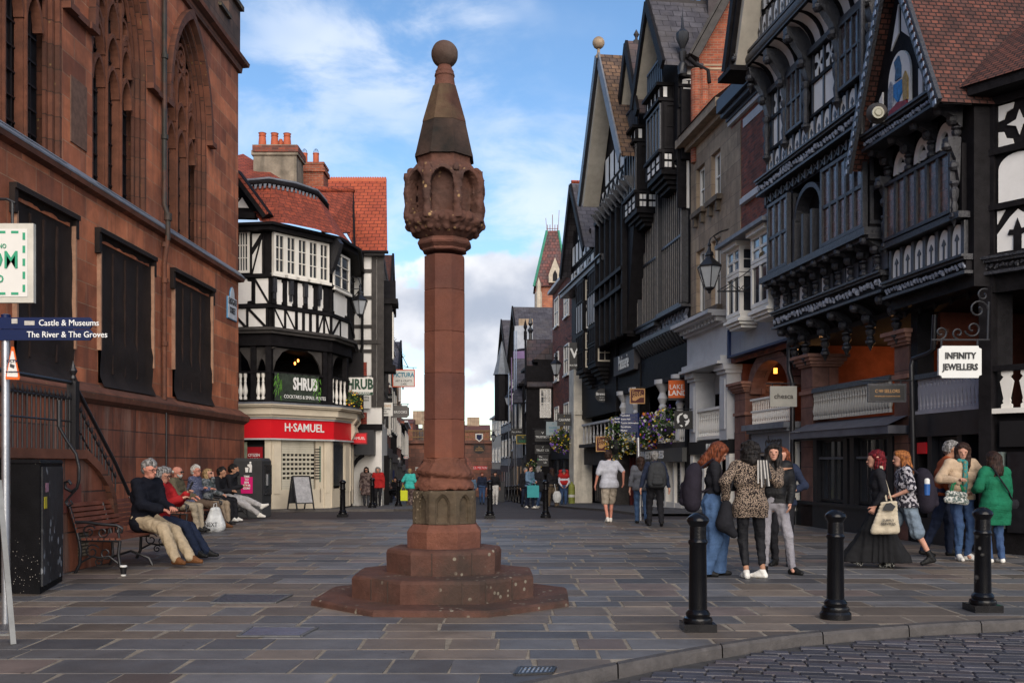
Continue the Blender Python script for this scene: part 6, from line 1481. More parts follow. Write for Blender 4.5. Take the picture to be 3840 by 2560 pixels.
b=MB(); b.tube([q(2575,238)-Vector((0,.4,0)),q(2600,262)-Vector((0,.4,0)),q(2645,285)-Vector((0,.4,0)),q(2650,330)-Vector((0,.4,0))],.07,8); b.build('downpipe',M_tim,GW,smooth=50)
for px in (2610,2638):
 b=MB(); p=AT(px,430,30.9); b.lathe([(.16,-1.5),(.16,1.4)],p,10); b.build('brick_shaft',M_brick,GW)
DH=thing('slate_roofed_house','slate roofed black and white house with stacked oriels and tall white pier','house',(RX(47),47,0))
d0,d1=ru(40.9),ru(50.5)
wallbox(RF,DH,d0,d1,3.6,11.2,.1,6); wb,tb=MB(),MB()
um=ru(48.0)
b=MB(); RF.pz(b,[(ru(45.4),11.2),(d1,11.2),(um,14.3)],-3,.15); b.build('gable_wall',M_tim,DH)
b=MB(); b.add([RF.W(ru(44.9),11.2,.6),RF.W(um,14.9,.6),RF.W(um,14.9,-6),RF.W(ru(44.9),11.2,-6)],[(0,1,2,3)]); b.add([RF.W(d1+.2,11.0,.6),RF.W(um,14.9,.6),RF.W(um,14.9,-4),RF.W(d1+.4,9.8,-4)],[(0,1,2,3)]); b.build('roof',M_slate,DH)
b=MB(); b.tube([RF.W(um,15.0,.6),RF.W(um,15.0,-4)],.09,6); b.build('ridge_tiles',M_tileb,DH)
b=MB(); RF.seg(b,(d1+.2,10.9),(um,14.8),.4,.6,.7); RF.seg(b,(ru(44.9),11.1),(um,14.8),.3,.6,.7); b.build('bargeboard',M_tim,DH)
cells(RF,wb,tb,ru(45.6),d1-.6,11.3,12.2,5,'plain',.17,post=.14); cells(RF,wb,tb,ru(46.5),d1-1.1,12.3,13.0,3,['dark','plain'],.17,post=.14)
cells(RF,wb,tb,d0,d1,10.15,11.0,12,['star','plain'],.12,post=.05)
b=MB(); RF.rect(b,d0,d1,9.8,10.0,0,.7); RF.rect(b,d0,d1,10.0,10.06,0,.8); b.build('moulding',M_carve,DH)
for a,c in ((42.0,43.6),(44.6,46.2)):
 u0_,u1_=ru(a),ru(c); q=MB(); RF.rect(q,u0_,u1_,5.7,9.75,0,.7)
 for k in range(5): RF.rect(q,u0_+.1*k,u1_-.1*k,5.7-.16*(k+1),5.7-.16*k,0,.72-.12*k)
 oo=q.build('oriel',M_tim,DH); f=side(RF,u0_-.005,0,.7)
 for z0,z1 in ((5.75,6.5),(6.57,7.3),(8.75,9.65)):
  window(RF,oo,u0_+.03,u1_-.03,z0,z1,.74,4,1,fr=M_tim,fw=.06,bw=.08); window(f,oo,.08,f.len-.02,z0,z1,.02,2,2,fr=M_cream,fw=.06,bw=.03)
 cells(RF,wb,tb,u0_+.03,u1_-.03,7.45,8.65,4,'plain',.71,post=.08); cells(f,wb,tb,.05,f.len-.02,7.45,8.65,2,'oval',.01,post=.07)
for p,m_,nm in ((wb,M_wht,'infill_panel'),(tb,M_tim,'timber_frame')): p.build(nm,m_,DH)
b=MB(); RF.rect(b,d0,d1,-.8,3.6,-3,-1); b.build('shop_wall',M_dark,DH)
b=MB(); fz=side(RF,ru(47.9),-.4,.5); fz.rect(b,.0,fz.len,-1,6.0,-1.2,0); fz.rect(b,.05,fz.len+.1,3.8,4.0,-1.2,.08); b.build('white_pier',mat('aged_white',(.66,.61,.51),.85,.2,2,.2,streak=.4,stainc=(.2,.17,.13)),DH)
b=MB(); RF.rect(b,d0,ru(47.4),2.2,2.35,-1,.35); RF.rect(b,d0,ru(47.4),1.4,2.2,-1,.1); RF.rect(b,d0+.2,d0+.45,-.8,2.2,-.5,.2); b.build('shopfront',M_timg,DH)
balusters(RF,DH,d0+.1,ru(46.9),2.4,3.2,.2,9,m=M_stoneg,r=.06); b=MB(); RF.rect(b,d0,ru(47),3.2,3.3,.1,.3); b.build('handrail',M_stoneg,DH)
for a,c in ((44.6,45.4),(45.8,46.8)): window(RF,DH,ru(a),ru(c),-.3,1.3,-.3,2,1,fr=M_timg)
# ================================================================ the far street
def RX2(Y): return 3.19-.095*(Y-50)
def LX2(Y): return -5.9-.085*(Y-45)
R2=Fac((RX2(50),50),(RX2(112),112)); L2=Fac((LX2(44),44),(LX2(112),112))
def farhouse(name,label,cat,F,y0,y1,top,wm,roof=None,roof_m=None,tim=None,win=(3,3),gable=False,fr=M_whtp,gnd=1,shopc=None,zg=None,depth=8,o=0,rh=2.5):
 Yb=F.a.y; u=lambda Y: (Y-Yb)/F.d.y
 zb=gz((y0+y1)/2); T=thing(name,label,cat,(F.W(u((y0+y1)/2),0).x,(y0+y1)/2,zb)); u0,u1=u(y0),u(y1)
 b=MB(); F.rect(b,u0,u1,zb-.6,top,-depth,o); b.build('wall',wm,T)
 shop=zb+2.9
 b=MB(); F.rect(b,u0+.15,u1-.15,zb,shop-.5,o,o+.05); F.rect(b,u0+.15,u1-.15,zb+.1,zb+.4,o+.05,o+.09); b.build('shop_window',M_glass,T)
 b=MB(); F.rect(b,u0,u1,shop-.5,shop,o,o+.12)
 n=max(2,int((y1-y0)/2.2))
 for i in range(n+1): q=u0+(u1-u0)*i/n; F.rect(b,q-.12,q+.12,zb-.3,shop-.5,o,o+.1)
 b.build('shopfront',shopc or M_grey,T)
 wb,tb=MB(),MB(); fl=int(max(1,(top-shop)//2.6)); fh=(top-shop)/fl
 for k in range(fl):
  z0=shop+fh*k
  for i in range(win[0]):
   a=u0+(u1-u0)*(i+.28)/win[0]; c=u0+(u1-u0)*(i+.72)/win[0]
   window(F,T,a,c,z0+fh*.28,z0+fh*.8,o+.06,2,2,fr=fr,fw=.08,bw=.04,sill=.06)
  if tim:
   n=win[0]*4
   cells(F,wb,tb,u0+.05,u1-.05,z0+.02,z0+fh*.26,n,tim,o,post=.12)
   F.rect(tb,u0,u1,z0+fh*.24,z0+fh*.28,o,o+.07); F.rect(tb,u0,u1,z0-.05,z0+.05,o,o+.09)
   for i in range(win[0]+1): q=u0+(u1-u0)*i/win[0]; cells(F,wb,tb,max(u0+.03,q-.3),min(u1-.03,q+.3),z0+fh*.3,z0+fh*.95,2,'plain',o,post=.1)
 wb.build('infill_panel',M_wht,T); tb.build('timber_frame',M_tim,T)
 b=MB()
 if gable:
  um=(u0+u1)/2; g_=MB(); F.pz(g_,[(u0,top),(u1,top),(um,top+rh)],-depth,o); g_.build('gable_wall',wm,T)
  b.add([F.W(u0-.3,top-.2,o+.4),F.W(um,top+rh+.15,o+.4),F.W(um,top+rh+.15,-depth),F.W(u0-.3,top-.2,-depth)],[(0,1,2,3)]); b.add([F.W(u1+.3,top-.2,o+.4),F.W(um,top+rh+.15,o+.4),F.W(um,top+rh+.15,-depth),F.W(u1+.3,top-.2,-depth)],[(0,1,2,3)])
  v=MB(); F.seg(v,(u0-.3,top-.25),(um,top+rh+.1),.3,o+.4,o+.5); F.seg(v,(u1+.3,top-.25),(um,top+rh+.1),.3,o+.4,o+.5); v.build('bargeboard',M_tim,T)
 else:
  b.add([F.W(u0,top,o+.3),F.W(u1,top,o+.3),F.W(u1,top+rh,-3.5),F.W(u0,top+rh,-3.5)],[(0,1,2,3)])
  b.add([F.W(u0,top,o+.3),F.W(u0,top+rh,-3.5),F.W(u0,top,-depth)],[(0,1,2)])
  v=MB(); F.rect(v,u0,u1,top-.15,top+.02,o,o+.3); v.build('eaves',M_stoneg if not tim else M_tim,T)
 b.build('roof',roof_m or M_slate,T)
 return T,u,u0,u1
H_=[]
t=farhouse('brick_house','tall plain brown brick house beyond the white pier','house',R2,51,58.5,11.5,M_brickd,win=(2,3),rh=2)
t=farhouse('timbered_house','steep tiled black and white house with one tall white framed window','house',R2,58.7,66,7.6,M_tim,gable=False,tim='plain',roof_m=M_slatew,win=(2,3),rh=4.2,o=.8)
T_,u,u0,u1=t; f=side(R2,u0-.01,-3.4,.8)
b=MB(); f.rect(b,0,f.len,.5,7.6,-.2,0); b.build('side_wall',M_tim,T_)
wb,tb=MB(),MB(); cells(f,wb,tb,.1,f.len-.1,3.4,7.4,4,['dark','plain','dark','plain'],.0,post=.15); wb.build('infill_panel',M_wht,T_); tb.build('timber_frame',M_tim,T_)
x0_,x1_=[((px-CX)/FPX)*58.4 for px in (2024,2066)]
ff=Fac((x0_-3,58.2),(x0_+4,58.2)); b=MB(); ff.rect(b,2.2,4.6,.8,7.2,-.3,-.06); b.build('bay',M_tim,T_)
window(ff,T_,3.0,3.0+x1_-x0_,4.15,5.85,0,3,4,fw=.08,bw=.04)
def slope(par,pts,m): quadsurf('roof',pts,m,par,.12)
slope(T_,[AT(1972,1448,58.0),AT(2072,1448,58.0),AT(2068,1272,61),AT(1975,1272,61)],M_slatew)
b=MB(); b.bar(AT(1972,1450,57.9),AT(1970,1265,61),.12,.3); b.lathe([(.1,-.2),(.1,.3),(.05,.4),(.12,.6),(.001,1.1)],AT(1970,1262,61),6); b.build('bargeboard',M_tim,T_)
b=MB(); b.lathe([(.1,-.1),(.1,.3),(.18,.5),(.04,.7),(.14,.9),(.001,1.4)],AT(1989,1268,61),6); b.build('finial',M_iron,T_)
t2=farhouse('sheeted_house','narrow dark roofed house wrapped in pale scaffold sheeting and lilac hoarding','house',R2,66.2,73,6.8,M_tim,tim='plain',win=(2,2),rh=4.2,o=.9)
slope(t2[0],[AT(1925,1510,66.5),AT(1982,1508,66.0),AT(1975,1345,69),AT(1925,1345,69.5)],M_slate)
b=MB(); b.prism([AT(1930,1310,70),AT(1998,1300,70),AT(1998,1218,70),AT(1930,1222,70)],(0,3,0)); b.prism([AT(1925,1345,69.3),AT(1975,1343,69.3),AT(1975,1315,69.3),AT(1925,1317,69.3)],(0,1,0),1); b.prism([AT(1917,1540,66),AT(1920,1540,66),AT(1920,1340,66),AT(1917,1340,66)],(0,.3,0),1); b.build('scaffold_sheeting',[mat('pale_sheeting',(.33,.35,.38),.7,.3,1,.5,bscale=2),mat('lilac_hoarding',(.17,.11,.22),.6,.1,2,0)],t2[0])
b=MB(); b.box(*(lambda p,q: (p.x,q.x,71,72.5,q.z,p.z))(AT(1945,1195,71),AT(1998,1222,71))); b.build('chimney',M_stone,t2[0])
for px in (1908,1929,1936):
 b=MB(); b.tube([AT(px,1240 if px > 1910 else 1400,68),AT(px,1890,66)],.04,6); tag(b.build('scaffold_pole',M_metal),'upright galvanised scaffold pole in front of the sheeted house, %s' % {1908: 'farthest left',1929: 'in the middle',1936: 'on the right'}[px],'scaffolding','scaffold poles')
t3=farhouse('stone_gabled_house','tan stone gabled house with grey lead spirelet over its turret','house',R2,73.2,84,9.2,M_stone,gable=True,rh=4.5,win=(3,3))
b=MB(); p=AT(1882,1405,76); b.lathe([(.72,0),(.66,.1),(.02,2.55)],p,8,R(22)); b.build('lead_spirelet',mat('pale_lead',(.14,.155,.175),.5,.2,3,.1),t3[0]); b=MB(); b.lathe([(.6,-3.5),(.6,0)],p,8,R(22)); b.build('turret',M_tim,t3[0])
t4=farhouse('dark_gabled_house','dark slate gabled house beyond the spirelet','house',R2,84.2,94,10.2,M_tim,gable=True,rh=4.0,win=(3,3),tim='plain')
t5=farhouse('pale_house','pale stone house with red shop fascia beside the arch','house',R2,94.2,106,6.3,M_cream,rh=1.0,win=(3,2),roof_m=M_brickd)
b=MB(); p0,p1=AT(1776,1747,92),AT(1826,1760,92); b.box(p0.x,p1.x,92,92.3,p1.z,p0.z); sm=b.build('fascia',C_R,t5[0]); fz=Fac((p0.x,92),(p1.x,92)); text(fz,'S.S. MILTON',fz.len/2,(p0.z+p1.z)/2,.3,.02,C_LW,sm,sxs=.8)
TW=thing('brick_tower','red brick tower with tall steep tiled spire edged in green copper','tower',AT(2065,1300,88))
def TWp(px,py,d=0): return AT(px,py,88+d)
b=MB(); p0,p1=TWp(2008,1300),TWp(2128,1070); b.box(p0.x,p1.x+1.0,88,91.5,p0.z,p1.z); b.build('wall',mat('orange_brick',(.36,.12,.06),.85,.25,2,.3,brick=(.4,.16),c2=(.25,.08,.05),mortar=(.25,.18,.13),msize=.015),TW)
bl,br_,tl,tr=TWp(2002,1075),TWp(2128,1075),TWp(2052,855),TWp(2096,855)
sp_=MB(); zb_,zt_=bl.z,tl.z; A=[(bl.x,87.7),(br_.x,87.7),(br_.x,91.7),(bl.x,91.7)]; Bq=[(tl.x,89.0),(tr.x,89.0),(tr.x,90.4),(tl.x,90.4)]
sp_.add([(*p,zb_) for p in A]+[(*p,zt_) for p in Bq],[(0,1,5,4),(1,2,6,5),(2,3,7,6),(3,0,4,7),(4,5,6,7)]); sp_.build('spire',mat('spire_tile',(.17,.065,.055),.8,.35,3,.4,brick=(.3,.3),c2=(.08,.06,.06),mortar=(.04,.02,.02),msize=.02),TW)
b=MB()
for i in (0,1): b.bar((*A[i],zb_),(*Bq[i],zt_),.16)
b.build('copper_hip',mat('green_copper',(.06,.26,.17),.6,.2,3,.1),TW)
b=MB(); cx_=(tl.x+tr.x)/2
for dx in (-.45,-.22,0,.22,.45): b.tube([(cx_+dx,89.3,zt_),(cx_+dx,89.3,zt_+(.6 if dx else 1.5))],.03,4)
b.tube([(cx_-.5,89.3,zt_+.25),(cx_+.5,89.3,zt_+.25)],.03,4); b.tube([(cx_-.5,89.3,zt_),(cx_-.6,89.3,zt_+1.2)],.02,4); b.tube([(cx_+.5,89.3,zt_),(cx_+.6,89.3,zt_+1.9)],.02,4); b.build('iron_cresting',mat('rust_iron',(.22,.10,.06),.7,.1,3,0),TW)
b=MB(); p=TWp(2080,1065); b.prism([p+Vector((-.55,-.8,0)),p+Vector((.55,-.8,0)),p+Vector((.55,-.8,.7)),p+Vector((0,-.8,2.2)),p+Vector((-.55,-.8,.7))],(0,1.5,0)); lu=b.build('lucarne',mat('pale_stone',(.42,.36,.28),.8,.2,4,.2),TW)
b=MB(); b.prism([p+Vector((-.2,-.83,.1)),p+Vector((.2,-.83,.1)),p+Vector((.2,-.83,.7)),p+Vector((0,-.83,1.1)),p+Vector((-.2,-.83,.7))],(0,.05,0)); b.build('opening',M_dark,lu)
b=MB(); b.lathe([(.3,-4.0),(.3,0),(.2,.2),(.2,.8),(.001,1.4)],TWp(2020,1100,-.6),6); b.build('pinnacle',mat('pale_stone'),TW)
b=MB(); [b.box(TWp(px,0).x,TWp(px+14,0).x,87.9,88,TWp(0,1240).z,TWp(0,1170).z) for px in (2030,2060,2095)]; b.build('window',mat('pale_stone'),TW) if False else b.each('window',mat('pale_stone'),TW)
AR=thing('arched_bridge','dark red stone arch spanning the end of the street with railed walkway above','bridge',(-8,111,gz(111)))
af=Fac((-17,111),(3,111)); zg_=gz(111)-.3
px2u=lambda px: af.U(px); zz2=lambda py: af.Zz(1700,py)
b=MB(); m_ar=mat('arch_stone',(.20,.085,.055),.9,.35,.8,.4,brick=(.9,.45),c2=(.12,.06,.045),mortar=(.08,.05,.04),msize=.02,stain=.4)
oa=[(px2u(1572),zg_)]+arch(px2u(1572),px2u(1775),zz2(1760),zz2(1690),10,1)+[(px2u(1775),zg_)]
sa_=[(px2u(1538),zg_)]+arch(px2u(1538),px2u(1556),zz2(1815),zz2(1795),5,1)+[(px2u(1556),zg_)]
oo=[(px2u(1400),zg_),sa_[0]]+sa_[1:-1]+[sa_[-1],oa[0]]+oa[1:-1]+[oa[-1],(px2u(1900),zg_),(px2u(1900),zz2(1660)),(px2u(1400),zz2(1660))]
af.pz(b,oo,-3,0); b.build('arch_wall',m_ar,AR)
b=MB(); af.rect(b,px2u(1400),px2u(1900),zz2(1662),zz2(1650),-3.1,.25); b.build('cornice',m_ar,AR)
b=MB(); n=60
for i in range(n): u=px2u(1500)+(px2u(1850)-px2u(1500))*i/n; af.rect(b,u-.03,u+.03,zz2(1650),zz2(1612),-.1,-.04)
af.rect(b,px2u(1400),px2u(1900),zz2(1616),zz2(1612),-.12,0); af.rect(b,px2u(1400),px2u(1900),zz2(1640),zz2(1637),-.12,0); b.build('railing',mat('gilt_iron',(.16,.09,.03),.6,.4,3,0),AR)
for nm,lb,px0,px1,py0,Y,m_,rf_,rr in (('brick_house','low red roofed house seen above the bridge on the right',1700,1835,1588,128,M_brickd,mat('far_dark_tile',(.10,.04,.032)),30),('brick_house','red brick house seen above the bridge on the left',1500,1548,1564,126,M_brickd,mat('far_dark_tile',(.10,.04,.032)),22),('slate_roofed_house','grey slate roof with stone chimney above the bridge',1548,1625,1600,132,M_stone,M_slate,50)):
 p=AT(px0,py0,Y); q=AT(px1,1700,Y); T=thing(nm,lb,'house',((p.x+q.x)/2,Y,gz(Y))); b=MB(); b.box(p.x,q.x,Y,Y+8,-4,AT(0,py0+rr,Y).z); b.build('wall',m_,T)
 e=AT(0,py0+rr,Y).z; b=MB(); b.prism([(p.x,Y-.2,e),(p.x,Y+4,p.z),(p.x,Y+8.2,e)],(q.x-p.x,0,0)); r_=b.build('roof',rf_,T)
 b=MB(); c0_=p.x+(q.x-p.x)*(.35 if px0 > 1540 else .8); b.box(c0_,c0_+1.6,Y+3.4,Y+4.6,e,p.z+1.0); b.build('chimney',M_stone,r_)
S('white bank sign on a black shopfront beneath the bridge',1572,1757,30,12,104,C_W,[('RIVER ISLAND',0,7,Mblk,.7)],br=[[(0,0),(0,.01)]])
hs=[('timbered_house','narrow black timbered house with shaded shopfront behind the cafe sign',44.5,50,9.2,M_tim,dict(tim='plain',gable=True,rh=2.0,win=(2,3),roof_m=M_tiled)),
 ('brick_house','small brick house with red tiles next along the left side',50.2,56,7.6,M_brick,dict(rh=1.6,win=(2,2),roof_m=M_tiled)),
 ('timbered_house','white panelled timbered house midway along the left side',56.2,66,6.8,M_tim,dict(tim='plain',gable=True,rh=2.0,win=(3,2))),
 ('brick_house','tall red brick house with pinnacled turret on the left side',66.2,78,8.4,mat('orange_brick'),dict(rh=1.6,win=(3,3),roof_m=M_slate)),
 ('timbered_house','low black and white house near the far end on the left',78.2,90,4.6,M_tim,dict(tim='plain',rh=1.2,win=(3,2))),
 ('brick_house','dark brick house touching the left end of the bridge',90.2,108,5.4,M_brickd,dict(rh=1.6,win=(4,2),roof_m=M_slate))]
for nm,lb,y0,y1,tp,wm,kw in hs:
 t=farhouse(nm,lb,'house',L2,y0,y1,tp,wm,**kw)
 if 'pinnacled' in lb:
  b=MB(); p=AT(1473,1390,67); b.lathe([(.5,-2.5),(.5,0),(.6,.05),(.55,.15),(.03,.9)],p,4,R(45)); b.build('turret',M_stone,t[0]); b=MB(); b.tube([AT(1484,1390,67),AT(1484,1325,67)],.04,4); b.build('flagpole',M_iron,t[0])
S('black bookshop style hanging sign with large white serif letter',2166,1334,61,100,46,C_K,[('W',8,50,C_LW,1.05,0,.012),('WATERSTONES',-36,9.5,C_LW,.95)],br=[[(-.6,.72),(.3,.72)],scroll(-.35,.85,.18,3.1,1.0),[(.25,.72),(.25,1.3)],scroll(.2,1.2,.2,0,1)])
bsp=[(.29*math.cos(R(15*i)),.29*math.sin(R(15*i))) for i in range(24)]
S('round black hanging sign with white script',2257,1482,50,50,43,C_K,[('Brewski',5,15,C_LW,.9,0,.01),('EST 2018',-8,5,C_LW,.9),('CHESTER',-17,6,C_LW,.9)],shape=bsp,br=[[(-.3,.42),(.45,.42)],[(-.12,.28),(-.12,.42)],[(.12,.28),(.12,.42)]])
def wand(f,T,c):
 b=MB(); s=K_(36)
 for dx,dy in ((12,20),(18,15),(8,13),(15,8),(22,22)): b.ball(f.W(dx*s,c.z+dy*s-0,.035),1.3*s,5)
 f.pz(b,[((x)*s,c.z+y*s) for x,y in ((-20,-5),(20,3),(24,-2),(10,-6),(-8,-18),(-18,-16))],.03,.034); b.build('wand_motif',C_GD,T)
for lb,px,py,Y in (('maroon hanging sign with gold lettering, higher one in front of white piers',2390,1485,36),('maroon hanging sign with gold lettering, lower one left of the flower baskets',2263,1664,38)):
 S(lb,px,py,57,57,Y,C_MR,[('THE',20,8,C_GD,.8,-18),('HOLE',11,14,C_GD,.9,-4,.008),('in',3,6,C_GD,.9,-18),('WAND',-1,15,C_GD,.9,4,.008)],rim=C_GD,rimw=.035,group='maroon pub signs',extra=wand)
S('square orange hanging sign with stacked white capitals',2541,1460,69,68,32.2,C_OR,[('LAKE',9,25,C_LW,.93,-5),('LAND',-14,27,C_LW,1.0,0,.01)],extra=lambda f,T,c: (lambda b: (f.rect(b,-.298,.298,c.z-.35,c.z-.27,-.02,.03),b.build('black_strip',C_K,T)))(MB()))
def globe(f,T,c):
 b=MB(); s=K_(30.5)
 for pts in ([(-24,14),(-14,23),(-2,26),(-6,20),(-14,16),(-18,4),(-16,-8),(-22,-14),(-26,0)],[(-2,18),(6,22),(14,18),(16,8),(8,4),(2,8)],[(2,-4),(14,-2),(20,6),(22,-4),(16,-16),(6,-24),(6,-14),(10,-10)],[(-16,-20),(-8,-26),(-2,-24),(-8,-18)]): f.pz(b,[(x*s,c.z+y*s) for x,y in pts],.03,.036)
 b.build('globe_motif',C_LW,T)
S('square black hanging sign with white globe over the flower baskets',2563,1574,68,68,30.5,C_K,[],extra=globe)
ye=mat('letter_yellow',(.6,.42,.05),.5,0,3,0); gg=mat('letter_green',(.02,.25,.08),.5,0,3,0)
S('black hanging sign with white capitals and green ticks beside the white pier',2116,1574,54,45,48,C_K,[('CAVANI',0,13,C_LW,.9,0,.006),('II',14,8,ye,.7),('II',-13,8,ye,.7)])
S('pale blue grey hanging shoe shop sign',2074,1606,52,51,50,mat('sign_pale_blue',(.30,.36,.38),.6,.05,3,0),[('PAVERS',2,11,C_TL,.85),('SHOES',-10,11,C_TL,.85),('*',15,14,C_TL,.9)])
S('black hanging sign with white diamond, upper of two',2035,1633,58,43,52,C_K,[('TRUST&CO.',-5,11,C_LW,.9,0,.006),('V',10,11,C_LW,1.4)],group='black jeweller signs')
S('black hanging sign with white diamond, lower of two',2035,1684,58,34,52.5,C_K,[('TRUST CO',-4,11,C_LW,.9,0,.006),('V',8,9,C_LW,1.4)],group='black jeweller signs')
S('black hanging sign with green heartbeat mark for a watch repairer',2036,1726,42,43,50,C_K,[('The',14,9,C_LW,.9,-9),('WATCH',3,10,C_LW,.9),('Lab',-7,9,C_LW,.9,8),('M',3,13,gg,.7,-18)])
S('small dark green sign with gold crown',1961,1647,49,33,62,mat('sign_green',(.012,.03,.02),.4,.1,3,0),[('ROLEX',-7,11,gg,.9),('W',8,10,ye,1.0)],rim=ye,rimw=.03)
S('dark sign with small white lettering above the crown sign',1938,1619,47,27,64,C_K,[('Mapp & Webb',0,7,C_LW,.9)])
S('black shield shaped hotel sign with gold lettering',1797,1684,42,34,70,C_K,[('THE',9,5,C_GD,.9),('CHESTER',3,7,C_GD,.9),('GROSVENOR',-4,7,C_GD,.8)],shape=[(x*K_(70),z*K_(70)) for x,z in ((-21,12),(-17,16),(17,16),(21,12),(20,-6),(10,-14),(0,-18),(-10,-14),(-20,-6))])
S('blue and gold shield banner above the hotel sign',1797,1640,26,30,70,C_W,[],shape=[(x*K_(70),z*K_(70)) for x,z in ((-14,15),(14,15),(14,-5),(0,-16),(-14,-5))],extra=lambda f,T,c: (lambda b: (f.pz(b,[(x*K_(70),c.z+z*K_(70)) for x,z in ((-10,11),(10,11),(10,-3),(0,-11),(-10,-3))],.03,.035),b.build('shield',C_NB,T)))(MB()))
S('black sign with yellow capitals by the hanging flowers',2092,1672,34,14,49,C_K,[('LOOK',0,11,ye,.9,-3,.01)])
c=AT(2660,1035,26.5)
lantern('large black hexagonal lantern hanging in front of the stone house',c,1.12,[[AT(2660,905,26.5),AT(2664,895,26.5),AT(2676,885,26.5),AT(2690,905,26.5),AT(2686,925,26.5)],[AT(2676,885,26.5),AT(2700,870,27.0),AT(2730,860,27.5)]])
lantern('black hexagonal lantern over the street before the brick house',AT(2085,1382,47),1.0,[[AT(2085,1330,47),AT(2086,1312,47),AT(2098,1298,47),AT(2130,1300,47),AT(2150,1305,47)]])
lantern('small black lantern far along the right side',AT(1906,1502,68),1.0,[[AT(1906,1466,68),AT(1915,1440,68),AT(1930,1445,68)]])
lantern('tiny black lantern by the far stone house',AT(1850,1640,80),.8,[[AT(1850,1622,80),AT(1862,1610,80),AT(1875,1612,80)]])
b=MB(); f_=Fac((AT(2716,0,25.5).x,25.5),(AT(2860,0,25.5).x,25.5)); p=lambda x,y: AT(x,y,25.2)
b.tube([p(2690,1092),p(2830,1092)],.02,6); b.tube([p(2695,1088),p(2740,1062),p(2790,1030),p(2820,1005)],.012,5)
for cx_,cy_,r_ in ((2770,1080,9),(2788,1078,9)):
 b.tube([p(cx_+r_*(1-.6*i/12)*math.cos(i*.55),cy_+r_*(1-.6*i/12)*math.sin(i*.55)) for i in range(13)],.012,5)
b.tube([p(2715,1088),p(2745,1070),p(2765,1086)],.012,5); b.tube([p(2795,1086),p(2825,1060),p(2860,1088)],.012,5)
tag(b.build('iron_bracket',M_iron),'empty scrolled iron sign bracket in front of the white box bays','bracket')
cc=thing('loudspeaker','brass coloured horn speaker bracketed to the white bay','speaker',AT(2880,950,24.0)); b=MB(); d=(AT(2905,935,24.3)-AT(2865,962,23.9)); b.tube([AT(2865,962,23.9),AT(2875,955,24.0),AT(2890,945,24.1),AT(2912,933,24.3)],[.13,.11,.07,.03],12); b.build('horn',mat('aged_brass',(.20,.17,.11),.4,.3,8,.1,metal=.5),cc,smooth=40)
b=MB(); b.tube([AT(1446,1215,48),AT(1530,1375,48)],.018,4); b.tube([AT(1450,1350,48),AT(1535,1378,48)],.012,4)
for cx_,cy_,s in ((1478,1270,8),(1488,1296,9),(1500,1310,8),(1512,1332,7)):
 b.tube([AT(cx_+s*(1-.6*i/10)*math.cos(i*.6),cy_+s*(1-.6*i/10)*math.sin(i*.6),48) for i in range(11)],.012,4)
tag(b.build('wire_decoration',M_iron),'scrolled wire street decoration stretched high above the cafe sign','decoration')
# ================================================================ street furniture
def bollard(x,y,label,square=True,worn=0,first=[None]):
 T=thing('bollard',label,'bollard',(x,y,gz(y)+(.06 if y > 29 else 0)),'black cast iron bollards'); P=T.location
 b=MB()
 if square: b.box(P.x-.135,P.x+.135,P.y-.135,P.y+.135,P.z-.01,P.z+.07)
 else: b.lathe([(.14,-.01),(.14,.05),(.125,.07)],P,24)
 b.lathe([(.118,.065),(.125,.085),(.118,.11),(.098,.12),(.104,.145),(.092,.165),(.078,.18)],P,24); b.build('base',mat('bollard_paint',(.004,.004,.005),.2,.3,6,.12,spec=.28,bscale=14,stain=.5,stainc=(.02,.019,.019)),T,smooth=35)
 b=MB(); b.lathe([(.078,.17),(.072,.72),(.08,.735),(.084,.75),(.078,.765),(.07,.775),(.069,.885)],P,24)
 b.build('shaft',mat('bollard_worn',(.004,.004,.005),.2,.3,6,.12,spec=.28,bscale=14,spots=(15,.42,(.30,.29,.27))) if worn else mat('bollard_paint'),T,smooth=35)
 b=MB(); b.lathe([(.07,.88),(.078,.895),(.09,.915),(.096,.93),(.09,.95),(.07,.97),(.04,.99),(.001,.998)],P,24); b.build('cap',mat('bollard_paint'),T,smooth=35)
for px,py,lb,sq,wn_ in ((2617,2362,'black cast iron bollard with square foot, nearest and leftmost of the three by the kerb',True,0),(3133,2318,'black cast iron bollard with round foot, middle one of the three by the kerb',False,0),(3685,2290,'chipped black bollard with square foot near the right edge of the photo',True,1),
 (1285,1936,'black bollard with white paint flakes in front of the pale corner shop',True,1),(1837,1941,'black bollard just right of the stone cross base',True,1),(2046,1939,'black bollard further right of the cross, before the far strollers',False,0),
 (1043,1914,'black bollard beside the big litter bin',False,0),(1396,1910,'black bollard in front of the coated woman at the left pavement edge',False,0),(1494,1903,'black bollard by the outdoor seating on the left pavement',False,0)):
 x,y=G(px,py); bollard(x,y,lb,sq,wn_)
bx=thing('bollard','small black bollard of a distant row on the right pavement, nearest of the row','bollard',(0,0,0),'distant row of bollards')
b=MB(); b.lathe([(.12,0),(.12,.08),(.08,.14),(.07,.72),(.085,.75),(.07,.78),(.07,.88),(.1,.92),(.08,.97),(.001,1.0)],(0,0,0),12); b.build('shaft',mat('bollard_paint'),bx,smooth=35)
o_=['nearest of the row','second','third','fourth','fifth','sixth','farthest']
for i in range(7):
 t=bx if i == 0 else copy_tree(bx); Y=50+i*3.4; px=1957-i*11.0; t.location=((px-CX)/FPX*Y,Y,gz(Y)); t['label']='small black bollard on the distant right pavement, %s' % (o_[i]+(' from the near end of the row' if 0 < i < 6 else ''))
M_slat=mat('red_brown_slat',(.15,.05,.03),.45,.3,5,.3,spec=.5)
